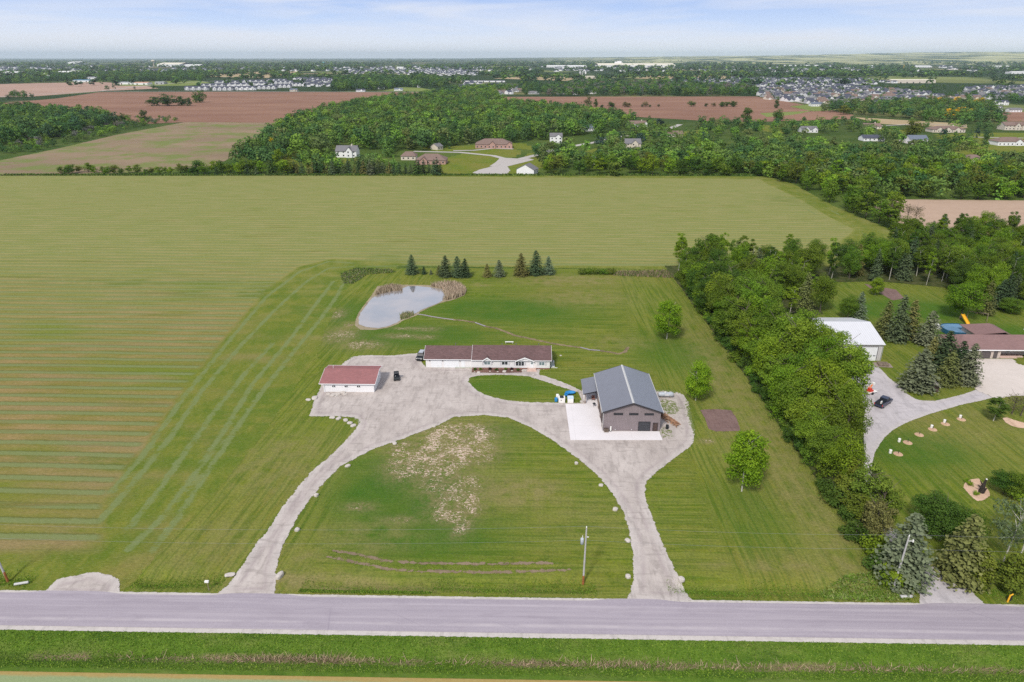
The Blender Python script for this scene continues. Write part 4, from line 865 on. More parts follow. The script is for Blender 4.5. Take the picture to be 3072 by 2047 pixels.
for nm_, c_, sc_, rz_ in (('hull', (11.3, 149.6), (1.35, .6), .2), ('hull', (10.3, 148.7), (1.0, .5), 1.1)):
    m = MB((0, 0, 0)); m.lathe((0, 0, 0), [(.3, 0), (.8, .15), (1, .55), (.92, .6), (.7, .25), (.2, .15)], 18); o = m.build(nm_, M['blue'], t, True); o.location = (c_[0] - 10.9, c_[1] - 149, .02); o.scale = (*sc_, 1.1); o.rotation_euler = (.1, .05, rz_)
t = thing('drum', 'white plastic drum behind the cream chest', 'drum', (8.1, 147.4, .1)); m = MB(t.location); m.lathe((8.1, 147.4, .1), [(.36, 0), (.38, .05), (.38, .95), (.34, 1.02), (.1, 1.05)], 14); m.build('shell', M['whitep'], t, True)
t = thing('drum', 'blue plastic drum at the left end of the cream chest', 'drum', (7.7, 145.8, .1)); m = MB(t.location); m.lathe((7.7, 145.8, .1), [(.36, 0), (.38, .05), (.38, .85), (.34, .92), (.1, .95)], 14); m.build('shell', M['blue'], t, True)
t = thing('patio_chair', 'dark red chair on the porch floor by the barn wall', 'chair', (16.6, 146.6, .14)); m = MB(t.location); m.box(16.2, 17.0, 146.2, 147.0, .5, .6); m.box(16.2, 17.0, 146.95, 147.05, .6, 1.15); m.build('seat', M['found'], t)
for a, b in ((16.25, 146.25), (16.95, 146.25), (16.25, 146.95), (16.95, 146.95)): m = MB(t.location); m.box(a - .04, a + .04, b - .04, b + .04, .14, .5); m.build('leg', M['dtrim'], t)
t = thing('barbecue_grill', 'black grill with white side by the barn side wall', 'grill', (16.5, 143.3, .14)); m = MB(t.location); m.lathe((16.5, 143.3, .85), [(.05, -.25), (.38, 0), (.38, .08), (.05, .32)], 14); m.build('bowl', M['plas'], t, True)
for a, b in ((.3, 0), (-.2, .25), (-.2, -.25)): m = MB(t.location); m.tube((16.5 + a, 143.3 + b, .14), (16.5 + a * .5, 143.3 + b * .5, .75), .025, n=6); m.build('leg', M['hub'], t)
t = thing('air_conditioner', 'grey air conditioner unit at the right end of the ranch house', 'air conditioner', (7.5, 166.2, .1)); m = MB(t.location); m.box(7.0, 7.95, 165.6, 166.6, .25, 1.5); m.build('cabinet', M['steel'], t); m = MB(t.location); m.lathe((7.47, 166.1, 1.502), [(.36, 0), (.36, .05), (.1, .07)], 14); m.build('fan_grille', M['dtrim'], t); m = MB(t.location); m.box(6.9, 8.1, 165.5, 166.7, .06, .248); m.build('pad', M['trim'], t)
t = thing('plank', 'white plank lying on grass at the right end of the ranch house', 'plank', (8.0, 164.9, .1)); m = MB(t.location); m.box(7.0, 8.8, 164.8, 164.95, .08, .16); m.build('board', M['whitep'], t)
t = thing('garden_bench', 'pale curved bench behind the ranch house roof', 'bench', G(1532, 1031) + (.05,)); bx_, by_ = t.location[:2]
m = MB(t.location); m.box(bx_ - 1.6, bx_ + .8, by_ - .2, by_ + .3, .45, .55); m.build('seat', M['whitep'], t)
for a in (-1.4, .6): m = MB(t.location); m.box(bx_ + a - .05, bx_ + a + .05, by_ - .15, by_ + .25, .03, .45); m.build('leg', M['whitep'], t)

# --- vehicles
def vehicle(name, lab, cat, x, y, rz, kind):
    t = thing(name, lab, cat, (x, y, .1), rz)
    paint = M['navy'] if kind == 'pickup' else M['black']
    if kind == 'pickup': L_, W, H_ = 5.8, 2.0, 1.9
    elif kind == 'suv': L_, W, H_ = 4.5, 1.9, 1.85
    else: L_, W, H_ = 3.0, 1.55, 1.9
    h = L_ / 2; gc = .34 if kind != 'utv' else .42
    def prof(pts, w_, nm_, mt, par, taper=.0):
        m = MB(); n = len(pts); v = []
        zt = max(p_[1] for p_ in pts); z0_ = min(p_[1] for p_ in pts)
        for s_ in (-1, 1):
            for (a, b) in pts: v.append((a, s_ * (w_ / 2 - taper * (b - z0_) / max(.01, zt - z0_)), b))
        m.add(v, [tuple(range(n)), tuple(range(2 * n - 1, n - 1, -1))] + [(i_, i_ + n, (i_ + 1) % n + n, (i_ + 1) % n) for i_ in range(n)])
        o = m.build(nm_, mt, par); bv = o.modifiers.new('edge', 'BEVEL'); bv.width = .05; bv.segments = 2; bv.limit_method = 'ANGLE'; return o
    if kind == 'pickup':
        b = prof([(-h, .55), (-h, 1.0), (-.55, 1.0), (-.55, 1.12), (h - 1.35, 1.12), (h - .25, 1.02), (h, .8), (h, .42), (-h + .1, .42)], W, 'body', paint, t)
        for s_ in (-1, 1): m = MB(); m.box(-h, -.6, s_ * (W / 2 - .1) - .05, s_ * (W / 2 - .1) + .05, 1.0, 1.3); m.build('bed_side', paint, t)
        m = MB(); m.box(-h - .01, -h + .07, -W / 2 + .15, W / 2 - .15, 1.0, 1.3); m.build('tailgate', M['plas'], t)
        m = MB(); m.box(-h + .1, -.6, -W / 2 + .16, W / 2 - .16, 1.004, 1.03); m.build('bed_floor', M['plas'], t)
        prof([(-.55, 1.1), (-.42, 1.80), (1.05, 1.84), (1.75, 1.12)], W - .16, 'cab', M['carglass'], t, .16)
        m = MB(); m.box(-.44, 1.12, -.80, .80, 1.80, 1.88); m.build('cab_roof', paint, t)
        cargo = MB(); cargo.box(-2.2, -1.6, -.3, -.1, 1.04, 1.6); cargo.build('white_cargo', M['whitep'], t)
        for s_ in (-1, 1): m = MB(); m.box(-h - .03, -h + .05, s_ * .9 - .06, s_ * .9 + .06, .75, 1.25); m.build('tail_light', M['redp'], t)
        wx = (-h + 1.15, h - 1.05); wr = .42
    elif kind == 'suv':
        prof([(-h, .5), (-h, 1.12), (h - 1.3, 1.14), (h - .15, 1.05), (h, .8), (h, .4), (-h + .1, .4)], W, 'body', paint, t)
        prof([(-h + .05, 1.1), (-h + .2, 1.74), (.55, 1.78), (1.05, 1.12)], W - .14, 'cabin', M['carglass'], t, .10)
        m = MB(); m.box(-h + .2, .62, -.76, .76, 1.76, 1.82); m.build('roof', M['dtrim'], t); m = MB(); m.box(-h + .5, .45, -.6, .6, 1.842, 1.87); m.build('sunroof', M['steel'], t)
        m = MB(); m.box(h - .02, h + .1, -.8, .8, .45, .62); m.build('bumper', M['plas'], t)
        for s_ in (-1, 1): m = MB(); m.lathe((h, s_ * .62, .85), [(.11, 0), (.11, .03), (.05, .04)], 10, 'x'); m.build('headlight', M['whitep'], t)
        wx = (-h + .85, h - .85); wr = .42
    else:
        prof([(-h, .6), (-h, .98), (-.55, .98), (-.5, .62), (.5, .62), (.7, 1.0), (h - .15, .86), (h, .6), (h - .1, .42), (-h + .1, .42)], W - .25, 'body', M['plas'], t)
        m = MB(); m.box(-.55, .45, -.62, .62, .64, .85); m.box(-.62, -.42, -.62, .62, .85, 1.35); m.build('seat', M['black'], t)
        m = MB()
        for s_ in (-1, 1):
            for a, b in (((-.75, s_ * .64, .95), (-.62, s_ * .6, 1.9)), ((.75, s_ * .64, .95), (.35, s_ * .6, 1.9)), ((-.62, s_ * .6, 1.9), (.35, s_ * .6, 1.9))): m.tube(a, b, .035, n=6)
        m.tube((-.62, -.6, 1.9), (-.62, .6, 1.9), .035, n=6); m.build('roll_cage', M['black'], t)
        m = MB(); m.box(-.66, .4, -.63, .63, 1.92, 1.97); m.build('roof', M['plas'], t); m = MB(); m.box(-h, -.62, -.6, .6, .985, 1.02); m.build('cargo_bed', M['black'], t)
        m = MB(); m.tube((.45, -.25, 1.05), (.5, -.25, 1.15), .16, n=10); m.build('steering_wheel', M['hub'], t)
        wx = (-h + .5, h - .5); wr = .34; W -= .02
    for a in wx:
        for s_ in (-1, 1):
            m = MB(); m.lathe((a, s_ * (W / 2 - .12) - .12, wr), [(wr * .6, 0), (wr * .95, .02), (wr, .06), (wr, .2), (wr * .95, .24), (wr * .6, .24)], 18, 'y'); wl = m.build('wheel', M['rubber'], t, True)
            m = MB(); m.lathe((a, s_ * (W / 2 - .12) - .125, wr), [(wr * .1, -.005), (wr * .55, .0), (wr * .55, .25), (wr * .1, .255)], 12, 'y'); m.build('rim', M['hub'], wl)
    return t
vehicle('pickup_truck', 'dark navy pickup truck with open bed on the neighbour gravel yard', 'pickup truck', 84.9, 145.6, R(42), 'pickup')
vehicle('off_road_car', 'boxy black off-road car with white roof beside the ranch house', 'car', -28.1, 170.3, R(-97), 'suv')
vehicle('utility_vehicle', 'small open black utility vehicle parked by the red-roofed garage', 'utility vehicle', -32.5, 157.2, R(-80), 'utv')

# flatbed trailer, machine, pallets, kennel
t = thing('flatbed_trailer', 'flatbed trailer with yellow deck boards before the white shed', 'trailer', (88.3, 165.8, .1), R(-62))
m = MB(); m.box(-3.0, 2.2, -1.05, 1.05, .78, .86); m.build('deck', mat('yellow_boards', (.52, .34, .10), .8, .3, 1.5), t)
m = MB(); m.box(-3.1, 3.2, -1.12, -1.06, .62, .8); m.box(-3.1, 3.2, 1.06, 1.12, .62, .8); m.box(2.2, 3.2, -1.05, 1.05, .66, .74); m.tube((-3, -.8, .66), (-4.4, 0, .55), .06); m.tube((-3, .8, .66), (-4.4, 0, .55), .06); m.build('frame', M['plas'], t)
m = MB(); [m.box(1.0 + random.uniform(-.4, 1.6), 1.3 + random.uniform(-.2, 1.8), a - .1, a + .08, .87, .95 + random.uniform(0, .15)) for a in np.linspace(-.8, .8, 9)]; m.build('scrap_timber', M['wood'], t)
for a in (-.6, .3):
    for s_ in (-1, 1): m = MB(); m.lathe((a, s_ * 1.25 - .1, .36), [(.2, 0), (.34, .02), (.36, .1), (.34, .18), (.2, .2)], 14, 'y'); w_ = m.build('wheel', M['rubber'], t, True); m = MB(); m.lathe((a, s_ * 1.25 - .105, .36), [(.03, 0), (.18, .01), (.18, .2), (.03, .21)], 10, 'y'); m.build('rim', M['whitep'], w_)
t = thing('lift_machine', 'red and white trailer-mounted lift half under the trees', 'machinery', (84.6, 151.6, .1), .4)
m = MB(); m.box(-1.6, 1.5, -.8, .8, .4, .55); m.tube((1.5, 0, .48), (2.6, 0, .4), .05); m.build('chassis', M['whitep'], t)
m = MB(); m.box(-.9, .5, -.5, .5, .552, 1.0); m.box(-.6, .1, -.35, .35, 1.002, 1.4); m.build('engine_cover', M['redp'], t)
m = MB(); m.tube((-.3, 0, 1.2), (.5, .1, 2.3), .1); m.tube((.5, .1, 2.3), (-1.1, 0, 1.6), .08); m.build('boom', M['orange'], t); m = MB(); m.box(.3, .85, -.25, .35, 2.2, 2.75); m.build('basket', M['whitep'], t)
for s_ in (-1, 1): m = MB(); m.lathe((-.2, s_ * .95 - .1, .36), [(.2, 0), (.34, .02), (.36, .1), (.34, .18), (.2, .2)], 14, 'y'); m.build('wheel', M['rubber'], t, True)
t = thing('pallet_stack', 'stack of weathered timber beams on a pad by the shed corner', 'timber stack', (95.6, 168.2, .1), -.15)
for j in range(3): m = MB(); [m.box(-1.3, 1.3, a - .13, a + .13, .1 + j * .2, .26 + j * .2) for a in (-.8, -.3, .3, .8)]; m.build('beam_layer', M['wood'], t)
m = MB(); m.box(-2.2, 2.2, -1.3, 1.5, 0, .06); m.build('ground_pad', M['stone'], t)
t = thing('dog_kennel', 'small dark timber kennel with gabled grey roof under spruces', 'kennel', (100.7, 153.2, .1), -.35)
m = MB(); m.prism([(-1.0, -.8, .1), (1.0, -.8, .1), (1.0, -.8, 1.5), (0, -.8, 2.25), (-1.0, -.8, 1.5)], (0, 1, 0), 1.9); m.build('wall', M['cavity'], t)
m = MB(); m.slab([(0, -1.1, 2.4), (1.3, -1.1, 1.45), (1.3, 1.4, 1.45), (0, 1.4, 2.4)], .08); m.slab([(0, -1.1, 2.4), (0, 1.4, 2.4), (-1.3, 1.4, 1.45), (-1.3, -1.1, 1.45)], .08); m.build('roof', mat('grey_shakes', (.40, .36, .33), .9, .15, 2), t)
m = MB(); m.box(-.35, .35, -.83, -.802, .12, 1.1); m.build('doorway', M['dtrim'], t)
t = thing('timber_edging', 'pale log lying in front of the spruces near the kennel', 'log', (96.5, 155.3, .1)); m = MB(t.location); m.tube((94.2, 156.3, .2), (98.5, 154.2, .2), .13); m.build('log', M['wood'], t)

# --- white shed
Wd = thing('machine_shed', 'big white machine shed half hidden by trees, two white roll doors', 'shed', (83, 181, .1))
gable_walls(Wd, 'wall', 70.0, 96.3, 171.3, 191, 4.95, 7.6, 181.1, 4.95, M['wwall'])
rf = roof_pair(Wd, 'roof', 69.6, 96.7, 170.9, 181.1, 191.4, 4.9, 7.6, 4.9, M['wroof'], edge=M['gtrim'])
for a, b in ((90.5, 95.1), (82.2, 87.2), (74.0, 78.8)):
    d = panel(Wd, 'roll_door', a, b, .05, 4.0, 171.3, M['door']); m = MB(Wd.location); m.box(b, b + .13, 171.2, 171.298, .05, 4.1); m.box(a - .06, a, 171.24, 171.298, .05, 4.1); m.box(a, b, 171.24, 171.298, 4.002, 4.1); m.build('door_frame', M['dtrim'], d)
    m = MB(Wd.location); m.box(a + .3, a + .95, 171.22, 171.248, 1.4, 1.62); m.box(b - .95, b - .3, 171.22, 171.248, 1.4, 1.62); m.build('door_window', M['glass'], d)
m = MB(Wd.location); m.box(88.0, 88.3, 171.0, 171.29, 4.1, 4.3); m.build('wall_lamp', M['plas'], Wd)
m = MB(Wd.location); m.tube((96.4, 171.2, .1), (96.4, 171.2, 4.7), .06); m.build('downspout', M['steel'], Wd)

# --- brick house at the right edge
Br = thing('brick_house', 'cream brick house with mauve hipped roof and arched garage doors', 'house', (132, 178, .1))
m = MB(Br.location); m.box(118.6, 129.6, 173.4, 183.5, .02, 2.75); m.box(129.6, 140.0, 176.0, 183.5, .02, 2.75); m.box(140.0, 152, 172.0, 184.0, .02, 2.75); m.box(129.6, 138.4, 183.5, 191.6, .02, 2.75); m.build('wall', M['brick'], Br)
m = MB(Br.location)
m.slab([(118.0, 172.9, 2.8), (155, 172.9, 2.8), (155, 178.4, 5.1), (121.5, 178.4, 5.1)], .14)
m.slab([(118.0, 172.9, 2.8), (121.5, 178.4, 5.1), (118.0, 184.0, 2.8)], .14)
m.slab([(118.0, 184.0, 2.8), (121.5, 178.4, 5.1), (155, 178.4, 5.1), (155, 184.0, 2.8)], .14)
m.slab([(139.4, 171.4, 2.84), (155, 171.4, 2.84), (155, 177, 5.15), (142.5, 177.6, 5.15)], .14)
m.slab([(139.4, 171.4, 2.84), (142.5, 177.6, 5.15), (142.5, 178.3, 5.15), (139.4, 178.3, 2.84)], .1) if 0 else None
rf = m.build('roof', M['roofb'], Br)
m = MB(Br.location); a5 = (134.0, 187.2, 5.1); c1, c2, c3_, c4 = (129.0, 179.0, 4.86), (139.0, 179.0, 4.86), (139.0, 192.2, 2.8), (129.0, 192.2, 2.8); rr = (134.0, 180.0, 5.12)
m.slab([(128.9, 184, 2.8), rr, a5, c4], .1); m.slab([rr, (139.1, 184, 2.8), c3_, a5], .1); m.slab([c4, a5, c3_], .1); m.build('rear_roof', M['roofb'], Br)
m = MB(Br.location); m.box(118.0, 139.3, 172.80, 172.895, 2.55, 2.8); m.build('fascia', M['trim'], rf)
def archdoor(x0, x1, h_, y, nm='garage_door'):
    c_ = .55 if x1 - x0 > 1.5 else .0; m = MB(Br.location)
    m.prism([(x0, y - .05, .06), (x1, y - .05, .06), (x1, y - .05, h_ - c_), (x1 - c_, y - .05, h_), (x0 + c_, y - .05, h_), (x0, y - .05, h_ - c_)], (0, 1, 0), .048); m.build(nm, mat('brown_grey_door', (.10, .085, .085), .6, .08), Br)
archdoor(120.2, 123.2, 2.25, 173.4); archdoor(124.1, 127.0, 2.25, 173.4); archdoor(127.7, 128.8, 2.2, 173.4, 'side_door')
window(Br, 132.6, 133.8, .9, 2.2, 176.0, mull=0); window(Br, 137.8, 138.7, .9, 2.2, 176.0, mull=0)
m = MB(Br.location); m.box(129.7, 136.5, 174.2, 175.98, .02, .35); m.box(129.9, 134.5, 173.5, 174.2, .02, .18); m.build('porch_step', M['step'], Br)
t = thing('swimming_pool', 'oval above-ground pool with pale blue cover beside the brick house', 'pool', (129.6, 193, .1))
def oval(rx, ry, z0, z1, cx0, cy0, n=28):
    v = [(cx0 + rx * (abs(math.cos(a)) ** .75) * (1 if math.cos(a) > 0 else -1), cy0 + ry * (abs(math.sin(a)) ** .75) * (1 if math.sin(a) > 0 else -1)) for a in np.linspace(0, 2 * math.pi, n, endpoint=False)]
    return v
o1 = oval(4.6, 4.0, 0, 0, 129.6, 193); o2 = oval(4.35, 3.75, 0, 0, 129.6, 193); n = len(o1)
m = MB(t.location); m.add([(a, b, 0.05) for a, b in o1] + [(a, b, 1.3) for a, b in o1] + [(a, b, 1.3) for a, b in o2] + [(a, b, .8) for a, b in o2], [f_ for i_ in range(n) for f_ in ((i_, (i_ + 1) % n, (i_ + 1) % n + n, i_ + n), (i_ + n, (i_ + 1) % n + n, (i_ + 1) % n + 2 * n, i_ + 2 * n), (i_ + 2 * n, (i_ + 1) % n + 2 * n, (i_ + 1) % n + 3 * n, i_ + 3 * n))]); m.build('pool_wall', M['poold'], t)
m = MB(t.location); m.add([(a, b, 1.18) for a, b in o2], [tuple(range(n))]); m.build('pool_cover', M['poolw'], t)
m = MB(t.location); m.box(124.2, 125.4, 195.2, 196.6, .1, 1.4); m.build('ladder_step', M['whitep'], t)
t = thing('play_slide', 'bright yellow plastic slide rising behind the pool', 'slide', (136.0, 200, .1)); m = MB(t.location)
m.slab([(135.6, 198.8, .45), (136.5, 198.8, .45), (136.6, 202.6, 2.2), (135.7, 202.6, 2.2)], .1); m.box(135.5, 135.6, 198.8, 199, .3, .6); m.prism([(135.55, 198.8, .65), (135.65, 202.6, 2.4), (135.65, 202.6, 2.1), (135.55, 198.8, .35)], (1, 0, 0), .06); m.prism([(136.52, 198.8, .65), (136.62, 202.6, 2.4), (136.62, 202.6, 2.1), (136.52, 198.8, .35)], (1, 0, 0), .06); m.build('chute', M['yellow'], t)
for a in (135.7, 136.6): m = MB(t.location); m.tube((a, 203.2, .05), (a, 202.6, 2.2), .05); m.build('leg', M['wood'], t)
t = thing('swing_frame', 'wooden swing frame on grass right of the yellow slide', 'swing', (141, 201.5, .1)); m = MB(t.location)
m.tube((138.5, 204, 2.7), (143.5, 201.5, 2.7), .08); m.build('top_beam', M['wood'], t)
for a in ((138.6, 204), (143.3, 201.6)):
    for d_ in (-.9, .9): m = MB(t.location); m.tube((a[0] + d_ * .4, a[1] + d_, .05), (a[0], a[1], 2.7), .06); m.build('leg', M['wood'], t)
t = thing('lawn_lamp', 'white post lamp on the lawn behind the brick house', 'lamp', (150.5, 195, .1)); m = MB(t.location); m.tube((150.5, 195, 0), (150.5, 195, 2.6), .05); m.build('pole', M['whitep'], t); m = MB(t.location); m.lathe((150.5, 195, 2.5), [(.05, 0), (.22, .1), (.22, .3), (.05, .42)], 12); m.build('lamp_head', M['whitep'], t)

# planting markers round the neighbour's lawn
mk = [(77.6, 123.7, -1.5), (81.9, 128.3, -1.7), (86.1, 131.7, 0), (90.3, 134.1, .0), (94.5, 136.6, 0), (99.3, 138.8, .2)]
mlb = ['round mulch ring nearest the drive bend, white tree tube lying left', 'second mulch ring up from the bend, white tube set apart left', 'mulch ring with only a dark stake, third from the bend', 'fourth mulch ring from the bend, white bucket behind stake', 'fifth mulch ring from the bend with white bucket', 'mulch ring farthest from the bend, near the concrete drive']
mring = mat('orange_mulch', (.50, .33, .22), .95, .2, 4)
for i_, (x, y, dx3) in enumerate(mk):
    t = thing('planting_ring', mlb[i_], 'planting ring', (x, y, .05), 0, 'mulch rings along the drive'); m = MB(t.location); m.lathe((x, y, .04), [(.95, 0), (.85, .08), (.3, .16), (.02, .17)], 16); m.build('mulch_ring', mring, t)
    m = MB(t.location); m.tube((x, y, .1), (x + .04, y, 1.0), .05, n=6); m.build('stake', M['plas'], t)
    if i_ != 2: m = MB(t.location); xx, yy_ = (x + dx3, y + .3) if dx3 < -1 else (x, y + .5); m.lathe((xx, yy_, .06), [(.24, 0), (.28, .02), (.3, .75), (.26, .8), (.05, .82)], 10); m.build('bucket', M['whitep'], t)
# carved stump in the mulch bed
t = thing('tree_stump', 'dark charred stump with white top in the pink mulch bed', 'stump', (86.6, 110.4, .1)); m = MB(t.location)
for a, b, r0, r1 in (((86.5, 110.3, .05), (86.6, 110.4, 1.6), .55, .32), ((86.6, 110.4, 1.5), (87.0, 110.7, 2.7), .3, .16), ((86.5, 110.3, .9), (85.6, 110.5, 1.6), .18, .08), ((86.6, 110.5, 1.4), (86.1, 110.9, 2.3), .16, .07), ((86.7, 110.2, .1), (87.5, 110.6, .8), .3, .12)): m.tube(a, b, r0, r1, 8)
m.build('trunk', mat('charred_wood', (.035, .028, .024), .95, .3, 3), t); m = MB(t.location); m.lathe((87.05, 110.7, 2.6), [(.05, 0), (.2, .1), (.05, .3)], 8); m.build('top_ornament', M['whitep'], t)
t = thing('marker_post', 'short orange post beside a dark box by the right driveway', 'marker post', (73.2, 81.9, 0)); m = MB(t.location); m.tube((73.2, 81.9, -.2), (73.3, 81.9, 1.35), .12, n=8); m.tube((73.3, 81.9, 1.25), (73.75, 82.0, 1.45), .1, n=8); m.build('post', M['yellow'], t); m = MB(t.location); m.box(73.5, 73.9, 82.1, 82.4, 0, 1.0); m.build('box', M['plas'], t)
t = thing('mailbox', 'tilted white mailbox on a thin post by the left verge', 'mailbox', (-48.6, 82.4, 0)); m = MB(t.location); m.tube((-48.3, 81.9, -.1), (-48.7, 82.5, 1.15), .05, n=6); m.build('post', M['wood'], t); m = MB(t.location); m.box(-49.0, -48.4, 82.3, 82.6, 1.15, 1.45); m.build('box', M['whitep'], t)
t = thing('culvert_pipe', 'grey culvert pipe end in the ditch left of the field entrance', 'pipe', (-78, 82.9, -.3)); m = MB(t.location); m.tube((-79.2, 82.6, .08), (-77.3, 83.1, .12), .2, n=12); m.build('pipe', M['gtrim'], t)
t = thing('culvert_pipe', 'pale culvert end under weeds beside the leaning right pole', 'pipe', (58.6, 82.6, -.3)); m = MB(t.location); m.tube((57.6, 82.7, .0), (59.4, 82.8, .0), .28, n=12); m.build('pipe', M['gtrim'], t)

# power poles and lines
def upole(x, y, h_, lab, tr, lean=(0, 0), foot=False):
    t = thing('utility_pole', lab, 'utility pole', (x, y, 0), 0, 'roadside utility poles'); top = (x + lean[0], y + lean[1], h_)
    m = MB(t.location); m.tube((x, y, -.6), top, .17, .11, 10); m.build('pole', M['pole'], t)
    if foot: m = MB(t.location); m.tube((x, y, -.6), (x + lean[0] * .13, y, 1.35), .185, .175, 10); m.build('foot', M['polebase'], t)
    m = MB(t.location); m.lathe((top[0], top[1], h_), [(.05, 0), (.09, .08), (.06, .16), (.09, .24), (.03, .3)], 8); m.build('insulator', M['whitep'], t)
    if tr: m = MB(t.location); m.lathe((x - .48, y - .05, h_ - 3.0), [(.1, 0), (.26, .06), (.27, 1.0), (.22, 1.1), (.05, 1.15)], 14); q_ = m.build('transformer', M['steel'], t, True); m = MB(t.location); m.tube((x - .45, y, h_ - 1.85), (x - .42, y, h_ - 1.45), .05, n=6); m.build('bushing', M['whitep'], q_); m = MB(t.location); m.box(x + .1, x + .5, y - .05, y + .05, h_ - 1.75, h_ - 1.65); m.build('bracket', M['whitep'], t)
    else: m = MB(t.location); m.box(top[0], top[0] + .7, y - .04, y + .04, h_ - .75, h_ - .68); m.box(top[0] + .6, top[0] + .75, y - .1, y + .1, h_ - .9, h_ - .5); m.build('bracket', M['whitep'], t)
    return top
p1 = upole(-81.3, 83.9, 10.2, 'weathered pole cut by the left edge of the photo', False, (-1.0, 0), True)
p2 = upole(9.5, 84.9, 10.4, 'grey utility pole with cylindrical transformer beside the right driveway', True, (.1, 0), True)
p3 = upole(57.3, 84.3, 9.9, 'plain pole standing before the blue spruce at the right', False, (.35, .15))
def wire(a, b, sag, lab):
    n = 24; m = MB(); pt = [(a[0] + (b[0] - a[0]) * i_ / n, a[1] + (b[1] - a[1]) * i_ / n, a[2] + (b[2] - a[2]) * i_ / n - sag * 4 * (i_ / n) * (1 - i_ / n)) for i_ in range(n + 1)]
    for u, v_ in zip(pt, pt[1:]): m.tube(u, v_, .009, n=5, caps=False)
    tag(m.build('power_line', M['wire']), lab, 'power line', 'overhead wires along the road')
for dz, nm_ in ((.3, 'upper'), (-2.3, 'lower')):
    q = lambda p_: (p_[0], p_[1], p_[2] + dz)
    wire(q(p1), q(p2), .9, nm_ + ' thin wire strung between left and middle poles'); wire(q(p2), q(p3), .45, nm_ + ' thin wire strung between middle and right poles'); wire(q(p3), (150, 85.5, 10 + dz), .8, nm_ + ' thin wire running right beyond the right pole')

# ================================================================== vegetation
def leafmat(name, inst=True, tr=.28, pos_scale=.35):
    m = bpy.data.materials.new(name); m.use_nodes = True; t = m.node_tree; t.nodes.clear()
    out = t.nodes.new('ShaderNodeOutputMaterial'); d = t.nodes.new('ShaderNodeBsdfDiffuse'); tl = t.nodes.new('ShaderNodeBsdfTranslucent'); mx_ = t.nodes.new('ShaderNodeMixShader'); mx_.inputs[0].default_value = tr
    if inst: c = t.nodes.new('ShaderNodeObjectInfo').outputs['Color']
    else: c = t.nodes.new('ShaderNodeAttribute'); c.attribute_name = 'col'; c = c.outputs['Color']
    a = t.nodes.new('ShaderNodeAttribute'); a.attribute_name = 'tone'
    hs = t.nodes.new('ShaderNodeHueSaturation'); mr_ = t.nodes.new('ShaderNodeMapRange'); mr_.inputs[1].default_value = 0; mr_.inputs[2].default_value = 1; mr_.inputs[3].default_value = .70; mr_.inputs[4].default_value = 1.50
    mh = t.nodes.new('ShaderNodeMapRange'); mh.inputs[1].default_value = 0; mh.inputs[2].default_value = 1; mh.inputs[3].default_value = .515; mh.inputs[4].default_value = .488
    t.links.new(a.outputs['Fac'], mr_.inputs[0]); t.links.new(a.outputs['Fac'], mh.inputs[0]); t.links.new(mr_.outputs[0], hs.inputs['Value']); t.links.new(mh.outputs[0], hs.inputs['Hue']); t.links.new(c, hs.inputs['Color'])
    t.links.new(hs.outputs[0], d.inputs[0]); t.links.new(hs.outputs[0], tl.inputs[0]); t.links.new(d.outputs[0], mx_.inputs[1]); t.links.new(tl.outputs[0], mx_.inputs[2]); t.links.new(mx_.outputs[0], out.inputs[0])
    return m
LM = leafmat('tree_leaves', tr=.38); LMC = leafmat('conifer_needles', tr=.08); LMS = leafmat('woodland_leaves', False, .2)

